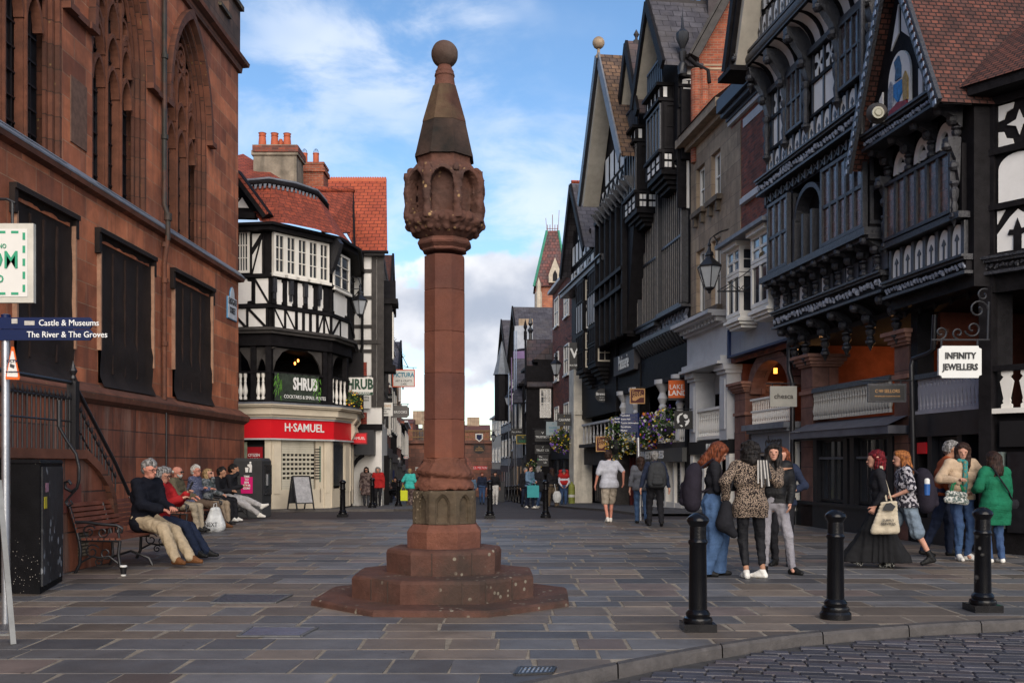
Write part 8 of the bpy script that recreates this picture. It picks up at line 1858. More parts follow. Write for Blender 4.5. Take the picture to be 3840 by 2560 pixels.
def person(label,x,y,phi,H=1.68,z0=None,pel=None,lean=4,twist=0,hands=None,feet=None,head=(0,0),skin='fair',hair=None,top=None,bot=None,shoe=None,skirt=None,h=.012,fat=1.0,glasses=0,beard=None,hat=None,hand_skin=True,kneehint=None,elb=None,group=None,extras=(),sole=None):
 s=H/1.7; z0=gz(y)+(.055 if False else 0) if z0 is None else z0; seated=pel is not None
 T=thing('person',label,'person',(x,y,z0),group)
 f=R(phi); A=np.array([[-math.sin(f),math.cos(f),0],[math.cos(f),math.sin(f),0],[0,0,1]]).T*s
 A=np.stack([V3(-math.sin(f),math.cos(f),0),V3(math.cos(f),math.sin(f),0),V3(0,0,1)],1)*s; O=V3(x,y,z0)
 W=lambda p: O+A@np.array(p,float)
 pz_=pel if seated else .93; pv=V3(0,0,pz_)
 ln=R(lean); up=V3(0,math.sin(ln),math.cos(ln)); tw=rotm(twist,0)
 sp=lambda d,xo=0,yo=0: pv+up*d+tw@V3(xo,yo,0)
 feet=feet or [(.10,.0,.08),(-.10,.03,.08)]; hands=hands or [(.26,.05,.80),(-.26,.05,.80)]
 hips=[pv+V3(.09,0,0),pv+V3(-.09,0,0)]; legs=[]; arms=[]
 for i in (0,1):
  kh=V3(*(kneehint[i] if kneehint else (.15 if i == 0 else -.15,1,.35 if seated else 0)))
  k_,an=ik(hips[i],V3(*feet[i][:3]),.44,.43,kh); legs.append((hips[i],k_,an))
  sh=sp(.49,.175 if i == 0 else -.175); ehd=V3(*(elb[i] if elb else ((.5 if i == 0 else -.5),-.7,-.5)))
  e_,wr=ik(sh,V3(*hands[i][:3]),.29,.26,ehd); arms.append((sh,e_,wr))
 nk=sp(.53); hd=nk+up*.13+V3(0,.03,.0); HR=rotm(*head)@rotm(twist,0)
 hp=lambda a,b,c: hd+HR@V3(a,b,c)
 ft=fat
 def torso(e,fr=1,kk=.04):
  q=[(sp(-.02,.085),sp(-.02,-.085),.108*ft+e,.108*ft+e,kk),(sp(.14,.06*ft),sp(.14,-.06*ft),.098*ft+e,.098*ft+e,kk),(sp(.30,.085),sp(.30,-.085),.108*(1+(ft-1)*.6)+e,.108*(1+(ft-1)*.6)+e,kk),(sp(.42,.10),sp(.42,-.10),.09+e,.09+e,kk),(sp(.48,.155),sp(.48,-.155),.055+e,.055+e,kk)]
  return [(W(a),W(b),ra*s,rb*s,k*s) for a,b,ra,rb,k in q]
 def limb(pts,rs,e,k=.02,frac=1.0):
  out=[]; tot=1.0
  for j,(a,b) in enumerate(zip(pts,pts[1:])):
   lo_,hi_=j/(len(pts)-1),(j+1)/(len(pts)-1)
   if frac <= lo_: break
   t=min(1,(frac-lo_)/(hi_-lo_)); out.append((W(a),W(a+(b-a)*t),(rs[j]+e)*s,(rs[j]+(rs[j+1]-rs[j])*t+e)*s,k*s))
  return out
 AR_,LR=[.052,.040,.027],[.083,.056,.038]
 body=torso(-.012)
 for (a,b,c) in arms: body += limb([a,b,c],AR_,-.003)
 for (a,b,c) in legs: body += limb([a,b,c],LR,-.006)
 body += [(W(nk-up*.06),W(hd-V3(0,.02,.05)),.052*s,.048*s,.02*s)]
 hq=[((0,-.018,.035),(0,.012,.035),.086,.082,.03),((0,.025,.02),(0,.045,-.055),.066,.046,.03),((0,.055,-.075),(0,.05,-.06),.026,.03,.02),((0,.088,.012),(0,.108,-.018),.010,.014,.012),((.076,-.004,-.0),(.080,-.012,.02),.012,.015,.006),((-.076,-.004,-.0),(-.080,-.012,.02),.012,.015,.006),((.03,.083,.028),(-.03,.083,.028),.012,.012,.015)]
 body += [(W(hp(*a)),W(hp(*b)),ra*s,rb*s,k*s) for a,b,ra,rb,k in hq]
 for i,(sh,e_,wr) in enumerate(arms):
  d=wr-e_; d=d/np.linalg.norm(d); hs=hands[i];
  if len(hs) > 3: d=V3(*hs[3:6]); d=d/np.linalg.norm(d)
  sd=np.cross(d,V3(0,0,1)) if abs(d[2]) < .8 else V3(0,1,0)*(1 if i == 0 else 1); sd=sd-d*(sd@d); sd=sd/np.linalg.norm(sd); nn_=np.cross(d,sd)*(1 if i == 0 else -1)
  if nn_@V3(-1 if i == 0 else 1,.2,-.2) < 0: nn_=-nn_
  for q in (-.022,0,.022): body.append((W(wr),W(wr+d*.085+sd*q),.020*s,.016*s,.008*s))
  if h < .011:
   cl=.55 if len(hs) < 7 else hs[6]
   for j,q in enumerate((-.033,-.011,.011,.032)):
    k0=wr+d*.085+sd*q; l=(.062,.072,.068,.055)[j]; k1=k0+(d*(1-cl*.4)+nn_*cl*.6)*l*.55+sd*q*.15; k2=k1+(d*(1-cl)+nn_*cl)*l*.5
    body += [(W(k0),W(k1),.0098*s,.009*s,.003),(W(k1),W(k2),.009*s,.0075*s,.003)]
   t0=wr+d*.03+sd*.028*(1 if True else -1); t1=t0+(d*.6+sd*.7+nn_*.4)*.045; t2=t1+(d*.9+sd*.2+nn_*.4)*.032; body += [(W(t0),W(t1),.013*s,.0115*s,.006),(W(t1),W(t2),.011*s,.009*s,.004)]
  else: body.append((W(wr+d*.07),W(wr+d*.15+nn_*.03),.024*s,.016*s,.01*s))
 for (a,b,c) in legs: body += [(W(c),W(c-V3(0,0,.03)+V3(0,.06,0)),.032*s,.025*s,.01*s)]
 F,lo,_=field(body,h,.03); Vv,Q=nets(F,lo,h)
 netobj(Vv,Q,'body',fabric('skin_'+skin,SK[skin],None,rough=.55,bump=.1),T)
 eb=MB()
 for sx in (1,-1): eb.ball(Vector(W(hp(.031*sx,.0905,.012))),.0125*s,6,sc=(1,1,.6))
 eb.auto=False
 for o in (eb.each('eye',mat('eye_dark',(.03,.02,.018),.3,0,3,0),T)): pass
 mbq=MB(); mbq.ball(Vector(W(hp(0,.0935,-.052))),.02*s,6,sc=(1,.5,.3)); mbq.build('lips',mat('lips',(.30,.09,.075),.5,0,3,0),T)
 if glasses:
  gb=MB()
  for sx in (1,-1): gb.tube([W(hp(.033*sx+.027*math.cos(t),.104,.012+.022*math.sin(t))) for t in [i*math.pi/4 for i in range(8)]],.0035*s,4,closed=True); gb.tube([W(hp(.06*sx,.10,.015)),W(hp(.082*sx,0,.02))],.003*s,4)
  if glasses == 2:
   for sx in (1,-1): gb.ball(Vector(W(hp(.033*sx,.098,.012))),.027*s,8,sc=(1,.6,.8))
  gb.build('glasses',C_K,T)
 def shell(name,prims,m,noise=.004,cutz=None,freq=22,sd_=1,cutf=None,hh=None):
  hh=hh or h; F,lo,_=field(prims,hh,.03); X,Y_,Z_=coords(F,lo,hh)
  if noise: F=F+(vnoise(X,Y_,Z_,freq,sd_)*noise).astype(np.float32)
  if cutz is not None: F=np.maximum(F,(z0+cutz*s-Z_).astype(np.float32))
  if cutf is not None: F=cutf(F,X,Y_,Z_)
  Vv,Q=nets(F,lo,hh); return netobj(Vv,Q,name,m,T)
 if top:
  m,sl,hem,e=top[:4]; e=e*.72; nm=top[4] if len(top) > 4 else 'top'
  pr=torso(e)+[(W(nk-up*.05),W(nk-up*.01),(.06+e*.5)*s,(.058+e*.3)*s,.03*s)]
  for a in arms: pr += limb(list(a),AR_,e*.9+.004,.025,sl)
  if hem <-.05 and not seated:
   for q,(a,b,c) in enumerate(legs):
    t=min(.9,(-hem-.0)/.44); pr.append((W(a),W(a+(b-a)*t),(.10*ft+e)*s,(.105*ft+e+(.02 if hem <-.2 else 0))*s,.06*s))
  shell('jacket' if e > .0145 else nm,pr,m,.006+e*.20,cutz=(pz_+hem) if not seated else None,freq=(26 if e > .02 else 20))
 if bot:
  m,fr_,e=bot[:3]; pr=[(W(pv+V3(.085,0,0)),W(pv+V3(-.085,0,0)),(.112*ft+e*.5)*s,(.112*ft+e*.5)*s,.03*s),(W(pv+up*.10+V3(.06,0,0)),W(pv+up*.10-V3(.06,0,0)),(.10*ft)*s,(.10*ft)*s,.03*s)]
  for a in legs:
   rs=LR if e < .03 else [.085,.066,.062]
   pr += limb(list(a),rs,e+.005,.02,fr_)
   if fr_ >= 1 and e >= .03: pr += [(W(a[2]),W(a[2]-V3(0,0,.04)),(.062+e)*s,(.07+e)*s,.02*s)]
  shell('trousers' if fr_ > .7 else 'shorts',pr,m,.008,freq=24,sd_=3,cutz=(.035 if fr_ >= 1 and not seated else None))
 if skirt:
  m,l,r1=skirt; pr=[]
  for t in np.linspace(0,1,7):
   c=pv*(1-t)+V3(0,(feet[0][1]+feet[1][1])/2*.9,pz_-l)*t+V3(0,0,0); w_=.07+(abs(feet[0][1]-feet[1][1])/2+.02)*t
   pr.append((W(c+V3(0,-w_*t,0)),W(c+V3(0,w_*t,0)),(.13+(r1-.13)*t)*s,(.13+(r1-.13)*t)*s,.05*s))
  for a in legs: pr += limb(list(a),LR,.014,.05,.8)
  def pleat(F,X,Y_,Z_):
   an=np.arctan2(Y_-y,X-x); t=np.clip((z0+pz_*s-Z_)/(l*s),0,1); F=F+(np.sin(an*17)*.012*t).astype(np.float32); return np.maximum(F,(z0+(pz_-l)*s-Z_).astype(np.float32))
  shell('skirt',pr,m,.006,freq=9,cutf=pleat)
 if shoe:
  pr=[]
  for i,(a,b,c) in enumerate(legs):
   ftg=feet[i]; tp=R(ftg[3]) if len(ftg) > 3 else 0; ty=R(ftg[4]) if len(ftg) > 4 else R(8 if i == 0 else -8)*-1
   fw_=V3(-math.sin(ty)*math.cos(tp),math.cos(ty)*math.cos(tp),math.sin(tp)); dn=V3(0,math.sin(tp),-math.cos(tp)); ank=c
   heel=ank+dn*.045-fw_*.025; toe=ank+dn*.052+fw_*.15; mid=ank+dn*.04+fw_*.06
   pr += [(W(ank-dn*.01),W(heel),.038*s,.036*s,.012*s),(W(heel),W(toe),.037*s,.030*s,.012*s),(W(ank+fw_*.02),W(mid+fw_*.03),.038*s,.038*s,.02*s)]
   if len(shoe) > 1: pr += [(W(ank+(b-c)/np.linalg.norm(b-c)*.09),W(ank),.046*s,.044*s,.01*s)]
  zmin=.003
  so=shell('shoes',pr,shoe[0],0,cutz=(zmin if not any(len(q) > 3 and abs(q[3]) > 3 for q in feet) else None))
 if hair:
  st,hm=hair; pr=[((0,-.03,.05),(0,.0,.06),.094,.088,.02)]
  k_=.011; fq=55
  if st == 'short': pr += [((0,-.05,.0),(0,-.04,.05),.078,.09,.02),((.0,.04,.095),(0,0,.10),.045,.06,.03)]
  if st == 'long':
   pr += [((.045,-.04,.03),(.085,-.03,-.13),.065,.045,.03),((-.045,-.04,.03),(-.085,-.03,-.13),.065,.045,.03),((0,-.06,.02),(0,-.10,-.20),.085,.075,.04),((.05,-.08,-.1),(.07,-.10,-.26),.05,.035,.03),((-.05,-.08,-.1),(-.07,-.10,-.26),.05,.035,.03),((.03,.045,.09),(-.03,.045,.09),.045,.045,.02)]; k_=.009; fq=42
  if st == 'longfwd':
   pr[0]=((0,-.03,.045),(0,.0,.05),.096,.092,.02)
   pr += [((.05,.0,.03),(.075,.06,-.20),.065,.04,.03),((-.05,.0,.03),(-.075,.06,-.20),.065,.04,.03),((0,-.06,.02),(0,-.09,-.22),.085,.07,.04),((.05,.03,-.1),(.07,.09,-.30),.045,.025,.03),((.03,.05,.085),(-.03,.05,.085),.045,.045,.02)]; k_=.009; fq=42
  if st == 'curly':
   rr=random.Random(5)
   for _ in range(42):
    v=V3(rr.gauss(0,1),rr.gauss(-.35,1),rr.gauss(.25,1)); v/= np.linalg.norm(v)
    if v[1] > .55 and v[2] < .55: continue
    c=V3(0,-.025,.03)+v*V3(.098,.098,.10)
    pr.append((tuple(c),tuple(c+V3(0,0,-.02)),.036,.03,.012))
   for q in ((.08,-.03,-.09),(-.08,-.03,-.09),(.05,-.09,-.10),(-.05,-.09,-.10),(0,-.1,-.12)): pr.append((q,(q[0],q[1],q[2]+.08),.05,.05,.02))
   k_=.014; fq=55
  if st == 'bob': pr += [((.05,-.03,.03),(.085,-.02,-.07),.065,.045,.03),((-.05,-.03,.03),(-.085,-.02,-.07),.065,.045,.03),((0,-.06,.02),(0,-.075,-.07),.085,.07,.04),((.03,.045,.09),(-.03,.045,.09),.042,.042,.02)]
  if st == 'bald': pr=[((.07,-.02,.01),(.055,-.06,.02),.02,.03,.01),((-.07,-.02,.01),(-.055,-.06,.02),.02,.03,.01),((.05,-.065,.01),(-.05,-.065,.01),.035,.035,.01)]
  P_=[(W(hp(*a)),W(hp(*b)),ra*s,rb*s,k*s) for a,b,ra,rb,k in pr]
  fc=W(hp(0,.085,-.02)); fo=W(hp(0,1.085,-.02))-fc
  def face(F,X,Y_,Z_):
   if st == 'bald': return F
   d=np.sqrt((X-fc[0])**2+(Y_-fc[1])**2+(Z_-fc[2])**2)-.066*s
   return np.maximum(F,-d.astype(np.float32))
  shell('hair',P_,hm,k_,freq=fq,cutf=face,hh=min(h,.010))
 if beard:
  P_=[(W(hp(0,.062,-.08)),W(hp(0,.07,-.06)),.034*s,.036*s,.02),(W(hp(.05,.03,-.05)),W(hp(.02,.06,-.08)),.025*s,.025*s,.02),(W(hp(-.05,.03,-.05)),W(hp(-.02,.06,-.08)),.025*s,.025*s,.02)]
  shell('beard',P_,beard,.004,freq=60)
 if hat:
  P_=[(W(hp(0,-.02,.07)),W(hp(0,.01,.07)),.098*s,.095*s,.02*s)]; shell('cap',P_,hat,.002,cutf=lambda F,X,Y_,Z_: np.maximum(F,(W(hp(0,0,.045))[2]-Z_).astype(np.float32)))
  b=MB(); b.lathe([(.1*s,0),(.135*s,-.012),(.132*s,-.016),(.1*s,-.006)],Vector(W(hp(0,.01,.05))),16); b.build('brim',hat,T)
 T_=dict(obj=T,W=W,hp=hp,arms=arms,legs=legs,sp=sp,s=s,hd=hd,pv=pv)
 return T_
def soft(name,label,cat,prims,m,h=.01,noise=.004,cuts=None,group=None,parts=()):
 c=np.mean([p[0] for p in prims],0); T=thing(name,label,cat,tuple(c),group)
 F,lo,_=field(prims,h,.03)
 if noise: X,Y_,Z_=coords(F,lo,h); F=F+(vnoise(X,Y_,Z_,18,2)*noise).astype(np.float32)
 V_,Q=nets(F,lo,h); netobj(V_,Q,'pouch',m,T)
 for nm,f_,mm in parts:
  b=MB(); f_(b); b.build(nm,mm,T,smooth=50)
 return T
BLK=fabric('black_cloth',(.014,.014,.017)); DEN=fabric('blue_denim',(.055,.10,.19),(.04,.075,.15)); DEN2=fabric('mid_denim',(.045,.085,.17),(.035,.06,.13)); LEG=fabric('black_leggings',(.012,.012,.014),rough=.6)
GRJ=fabric('grey_denim',(.27,.26,.28),(.20,.19,.21)); KH=fabric('khaki_cotton',(.34,.27,.18)); NAV=fabric('navy_cloth',(.018,.024,.045)); CHA=fabric('charcoal_cloth',(.05,.052,.06))
hairm=lambda n,c,c2: fabric(n,tuple(q*1.35 for q in c),tuple(q*.45 for q in c2),'hair',rough=.45,bump=.9)
HBR=hairm('dark_brown_hair',(.035,.018,.013),(.02,.011,.009)); HAU=hairm('auburn_hair',(.15,.042,.018),(.09,.025,.012)); HRE=hairm('dyed_red_hair',(.13,.008,.012),(.06,.006,.01)); HORG=hairm('orange_hair',(.32,.12,.035),(.2,.06,.02)); HGR=hairm('grey_hair',(.26,.25,.24),(.10,.095,.09)); HWH=hairm('white_hair',(.48,.46,.42),(.4,.38,.35)); HBK=hairm('black_hair',(.018,.015,.014),(.008,.007,.007)); HBL=hairm('blond_hair',(.36,.24,.12),(.25,.16,.08))
WSH=fabric('white_trainer',(.62,.60,.55),rough=.6); BSH=fabric('black_shoe',(.012,.012,.012),rough=.35); BRS=fabric('brown_shoe',(.13,.055,.022),rough=.6)
def at(px,py): return G(px,py)
nh=.0085
x,y=at(2668,2158)
w1=person('woman with long auburn hair looking at her phone, black top, blue wide jeans and backpack',x,y,-12,1.66,lean=5,head=(0,34),hair=('longfwd',HAU),top=(BLK,1.0,.06,.012),bot=(DEN,1,.034),shoe=(BSH,),hands=[(.10,.30,1.16,0,.8,.5,.8),(-.08,.30,1.14,.2,.8,.5,.8)],feet=[(.09,.08,.08),(-.10,-.08,.08)],h=nh)
Wp=w1['W']; ph=thing('phone','mobile phone held up by the auburn haired woman','phone',tuple(Wp((0,.40,1.22)))); b=MB(); p_=Vector(Wp((-.035,.36,1.20))); ax_=Vector(Wp((1,0,0)))-Vector(Wp((0,0,0))); fy=Vector(Wp((0,1,0)))-Vector(Wp((0,0,0)))
b.obox(p_,ax_*.07,fy*.12+Vector((0,0,.07)),Vector((0,0,.008))-fy*.004); b.build('case',mat('teal_case',(.02,.09,.09),.4,.1,3,0),ph); b=MB(); b.obox(p_+ax_*.005+Vector((0,0,.0085))-fy*.004,ax_*.06,(fy*.12+Vector((0,0,.07)))*.94,Vector((0,0,.001))); b.build('screen',C_K,ph)
def fill(W_,rows,k=.03):
 """rows: (x0, x1, y, z, r) stacked into one soft sack"""
 out=[]
 for (a,c) in zip(rows,rows[1:]):
  for t in (0,.34,.67):
   m=[p+(q-p)*t for p,q in zip(a,c)]; out.append((W_((m[0],m[2],m[3])),W_((m[1],m[2],m[3])),m[4],m[4],k))
 m=rows[-1]; out.append((W_((m[0],m[2],m[3])),W_((m[1],m[2],m[3])),m[4],m[4],k)); return out
def backpack(label,P,s=1,m=BLK,cx_=0,cz=1.2,cy=-.2,hh=.01):
 W_=P['W']; pr=fill(W_,[(cx_-.05,cx_+.05,cy+.02,cz+.20*s,.06*s),(cx_-.08*s,cx_+.08*s,cy,cz+.12*s,.09*s),(cx_-.09*s,cx_+.09*s,cy-.02,cz-.06*s,.105*s),(cx_-.10*s,cx_+.10*s,cy-.01,cz-.20*s,.09*s)])+fill(W_,[(cx_-.05*s,cx_+.05*s,cy-.10*s,cz+.0,.045*s),(cx_-.07*s,cx_+.07*s,cy-.11*s,cz-.17*s,.05*s)],.015)
 def st(b):
  for sx in (1,-1): b.tube([W_((cx_+sx*.09,cy+.05,cz+.2)),W_((sx*.12,.02,1.51)),W_((sx*.13,.13,1.36)),W_((sx*.15,.10,1.18)),W_((cx_+sx*.12,cy+.06,cz-.1))],.014,6)
 return soft('backpack',label,'bag',pr,m,hh,.005,parts=(('strap',st,m),))
backpack('black backpack worn by the auburn haired woman with phone',w1,1.15,fabric('dark_backpack',(.018,.015,.022)),cz=1.16,cy=-.23)
x,y=at(2815,2168)
w2=person('woman in leopard print shirt seen from behind pointing right, black leggings and white trainers',x,y,88,1.66,lean=3,head=(-8,4),skin='tan',hair=('curly',HBK),top=(fabric('leopard_print',(.36,.27,.20),(.022,.017,.016),'spots',scale=70),1.0,-.16,.030,'shirt'),bot=(LEG,.86,.002),shoe=(WSH,),hands=[(.30,.05,1.02),(-.43,.26,1.37,-.9,.3,.15,.05)],feet=[(.06,-.04,.08,0,-10),(-.16,.03,.08,0,-60)],elb=[(.6,-.6,-.4),(-.3,-.3,-.9)],h=nh)
W_=w2['W']; sc_=thing('scarf','black and white striped fringed scarf over the shoulder of the leopard print woman','scarf',tuple(W_((-.12,-.13,1.3)))); b=MB()
for i in range(8): b.bar(W_((-.07-.017*i,-.10,1.49)),W_((-.06-.022*i,-.165,1.20+.06*math.sin(i*2))),.016,.016,m=i % 2)
b.build('cloth',[mat('scarf_offwhite',(.38,.36,.33),.9,.15,30,.4),C_K],sc_)
soft('shoulder_bag','black slouchy shoulder bag at the left hip of the leopard print woman','bag',[(W_((.30,.02,.92)),W_((.33,-.02,.70)),.07,.11,.03),(W_((.33,-.02,.68)),W_((.22,-.03,.56)),.10,.05,.03)],BLK,.01,.006,parts=(('strap',lambda b: b.tube([W_((.28,.03,.98)),W_((.22,-.06,1.3)),W_((.15,0,1.5)),W_((.24,.1,1.2)),W_((.30,.05,.98))],.012,6),BLK),))
x,y=at(2898,2150)
w3=person('dark haired woman in black leather jacket and grey jeans facing the camera',x,y,-96,1.66,lean=2,head=(6,0),skin='fair',hair=('longfwd',HBK),top=(fabric('black_leather',(.012,.012,.013),rough=.35),1.0,.0,.024),bot=(GRJ,1,.004),shoe=(BSH,),hands=[(.20,.12,.93),(-.22,.10,.95)],feet=[(.24,.06,.08,0,-40),(-.10,-.02,.08)],kneehint=[(.6,1,0),(-.2,1,0)],h=nh)
x,y=at(2935,2120)
person('person in dark jacket mostly hidden behind the grey jeans woman, one hand raised',x,y,-120,1.62,head=(0,0),hair=('bob',HAU),top=(NAV,1.0,-.05,.02),bot=(BLK,1,.006),shoe=(BSH,),hands=[(.26,.25,1.12),(-.2,.1,.9)],h=.013)
x,y=at(3300,2128)
w4=person('woman with curly dyed red hair and long black dress walking left',x,y,168,1.56,lean=4,head=(4,2),hair=('curly',HRE),top=(BLK,1.0,.0,.010),skirt=(fabric('black_dress',(.012,.012,.013)),.84,.19),shoe=(fabric('star_trainer',(.015,.015,.016),(.5,.5,.46),'patch',scale=34),),hands=[(.22,.10,.92),(-.24,.06,.86)],feet=[(.08,.30,.11,22),(-.08,-.16,.08)],fat=1.05,h=nh)
W_=w4['W']
def tote(b):
 for dx in (-.02,.05): b.tube([W_((.28,-.10+dx,1.0)),W_((.21,-.02+dx*.5,1.34)),W_((.14,0+dx*.3,1.50)),W_((.10,-.03,1.40))],.011,6)
tb_=soft('tote_bag','cream canvas tote bag with black print on the shoulder of the red haired woman','bag',[(W_((.31,-.17+.0*t,.98-.4*t)),W_((.31,.02+.11*t,.96-.4*t)),.022+.03*t,.022+.025*t,.02) for t in (0,.13,.26,.4,.53,.66,.8,.9,1)],fabric('cream_canvas',(.44,.38,.28)),.01,.004,parts=(('strap',tote,fabric('cream_canvas',(.44,.38,.28))),))
ft_=Fac(tuple(W_((.372,.3,0)))[:2],tuple(W_((.372,-.3,0)))[:2]); text(ft_,'SUPPLY\nSERVICES',.33,w4['obj'].location.z+.70*w4['s'],.045,.01,Mblk,tb_,name='print'); b=MB(); ft_.pz(b,[(.26,.80),(.38,.79),(.42,.85),(.36,.90),(.30,.89),(.27,.84)],.005,.012); b.build('print',Mblk,tb_)
x,y=at(3400,2118)
w5=person('person with long orange hair, bandana print shirt and grey denim shorts',x,y,170,1.58,lean=5,head=(0,4),skin='fair',hair=("long",HORG),top=(fabric('bandana_print',(.022,.02,.028),(.42,.40,.42),'patch',scale=26),.48,-.06,.024,'shirt'),bot=(fabric('grey_blue_denim',(.15,.19,.23),(.11,.14,.18)),.52,.03),shoe=(BSH,1),hands=[(.18,.20,1.05),(-.2,.1,.9)],feet=[(.08,-.34,.10,-14),(-.10,.34,.08)],fat=1.12,h=nh)
backpack('black backpack with blue bottle worn by the orange haired person',w5,1.2,fabric('dark_backpack',(.018,.015,.022)),cz=1.14,cy=-.24)
bt=thing('water_bottle','blue and white bottle in the side pocket of the black backpack','bottle',tuple(w5['W']((.20,-.24,1.1)))); b=MB(); b.lathe([(.04,0),(.04,.15),(.03,.16)],Vector(w5['W']((.22,-.24,1.06))),12); b.build('body',mat('bottle_blue',(.02,.08,.25),.4,.1,3,0),bt); b=MB(); b.lathe([(.036,.15),(.036,.21),(.02,.23)],Vector(w5['W']((.22,-.24,1.06))),12); b.build('lid',C_W,bt)
x,y=at(3528,2084)
w6=person('grey haired man in rust orange sweater and dark trousers looking right',x,y,-12,1.74,lean=10,head=(-6,14),skin='tan',hair=('short',HGR),top=(fabric('rust_knit',(.26,.062,.022),scale=20),1.0,-.02,.018,'sweater'),bot=(NAV,1,.010),shoe=(BSH,),hands=[(.22,.12,.92),(-.22,.10,.92)],feet=[(.09,.14,.08),(-.10,-.26,.10,-12)],fat=1.08,h=nh)
x,y=at(3602,2100)
w7=person('woman in beige jacket and teal scarf facing the camera with one hand raised',x,y,-82,1.70,lean=1,head=(22,12),skin='fair',hair=('longfwd',HBR),top=(fabric('beige_cotton',(.42,.31,.21)),1.0,-.04,.030),bot=(DEN2,1,.004),shoe=(WSH,),hands=[(.42,.20,1.42,.25,.1,.9,.5),(-.20,.26,1.16,.1,.6,.3,.9)],feet=[(.10,.02,.08,0,-35),(-.06,.04,.08,0,10)],elb=[(.5,-.1,-1),(-.8,-.2,-.6)],h=nh)
W_=w7['W']; sf=soft('scarf','teal floral scarf hanging down the front of the beige jacket','scarf',[(W_((.07,.07,1.46)),W_((-.07,.07,1.46)),.032,.032,.02),(W_((0,.12,1.43)),W_((-.03,.17,1.15)),.04,.035,.03),(W_((-.03,.17,1.15)),W_((-.05,.165,.92)),.035,.03,.02)],fabric('teal_floral',(.03,.22,.22),(.18,.20,.12),'patch',scale=22),.01,.006)
hb=soft('handbag','small white handbag with floral print and green handles held by the beige jacket woman','bag',[(W_((-.34,.24,.99)),W_((-.12,.28,.96)),.045,.045,.02),(W_((-.36,.24,.90)),W_((-.10,.28,.87)),.05,.05,.02)],fabric('floral_print',(.50,.50,.46),(.10,.13,.12),'patch',scale=30),.009,.002,
 parts=(('handle',lambda b: [b.tube([W_((-.32+dx,.26,1.03)),W_((-.30+dx,.27,1.12)),W_((-.20,.27,1.17)),W_((-.14+dx,.28,1.02))],.010,6) for dx in (0,.03)],fabric('green_handle',(.01,.14,.06))),))
x,y=at(3735,2110)
w8=person('woman in emerald green tunic and blue jeans seen from behind at the right edge',x,y,100,1.56,lean=3,head=(6,6),skin='fair',hair=('long',HBR),top=(fabric('emerald_cloth',(.012,.13,.068),(.01,.10,.05)),.8,-.34,.040,'tunic'),bot=(DEN2,1,.004),shoe=(WSH,),hands=[(.26,.22,1.1),(-.28,.12,.86)],feet=[(.09,.02,.08),(-.10,.0,.08)],fat=1.15,h=nh)
b=MB(); W_=w8['W']; b.tube([W_(w8['hp'](.088*math.cos(t),.088*math.sin(t)-.02,-.045)) for t in [math.pi+math.pi*i/10 for i in range(11)]],.014,6); b.build('hair_band',mat('pink_band',(.35,.14,.16),.6,.1,4,0),w8['obj'])
cbg=thing('crossbody_bag','small black cross body bag on the green tunic','bag',tuple(W_((-.22,-.12,.98)))); b=MB(); b.tube([W_((.12,-.08,1.49)),W_((.03,-.155,1.3)),W_((-.10,-.16,1.12)),W_((-.21,-.10,.98))],.012,6); b.build('strap',BLK,cbg); b=MB(); b.ball(Vector(W_((-.25,-.08,.92))),.08,8,sc=(1,.6,1)); b.build('pouch',BLK,cbg)
x,y=at(2285,1958)
person('man in white t-shirt and pale shorts walking away',x,y,98,1.72,lean=4,head=(35,0),skin='ruddy',hair=('short',HBR),top=(fabric('white_tee',(.36,.37,.41)),.45,-.10,.026,'tshirt'),bot=(fabric('stone_shorts',(.29,.25,.2)),.50,.028),shoe=(WSH,),beard=HBR,hands=[(.32,.08,.92),(-.34,-.02,.98)],feet=[(.08,-.16,.10,-10),(-.07,.16,.08)],fat=1.12,h=.012)
x,y=at(2403,1962)
person('woman with long dark hair in grey top and jeans walking away beside the backpacker',x,y,88,1.58,lean=4,hair=('long',HBR),top=(fabric('grey_knit',(.09,.095,.11)),.8,-.08,.03),bot=(DEN,1,.008),shoe=(BSH,),hands=[(.28,.05,.86),(-.24,.05,.86)],feet=[(.08,.12,.08),(-.12,-.18,.12,-25)],h=.012)
x,y=at(2457,1972)
m11=person('man in dark clothes with black backpack walking away towards the shops',x,y,92,1.68,lean=5,hair=('short',HGR),top=(NAV,1.0,-.04,.026),bot=(BLK,1,.016),shoe=(BSH,),hands=[(.34,.02,.84),(-.34,.06,.84)],feet=[(.12,.10,.08),(-.12,-.14,.11,-20)],fat=1.1,h=.012)
backpack('black backpack on the man in dark clothes',m11,1.1,fabric('dark_backpack2',(.035,.037,.04)),cz=1.2,cy=-.2,hh=.013)
def sit(label,x,y,H=1.7,phi=0,pel=.54,**k):
 d=dict(lean=0,hands=[(.12,.34,.72),(-.12,.34,.70)],feet=[(.10,.50,.08),(-.10,.50,.08)],z0=.04,h=.011); d.update(k); return person(label,x,y,phi,H,pel=pel,**d)
s1=sit('grey haired man with glasses in black quilted jacket and khaki trousers on the nearest bench',-5.16,14.0,1.82,-22,hair=('short',HGR),glasses=1,skin='ruddy',top=(fabric('quilted_navy',(.007,.008,.013),scale=16),1.0,.0,.036),bot=(KH,1,.02),shoe=(BRS,),lean=4,head=(6,8),kneehint=[(.1,.6,1),(-.1,.6,1)],feet=[(.05,.70,.08,0),(-.16,.64,.08,0)],hands=[(.04,.38,.72),(-.12,.36,.70)],h=nh,fat=1.1)
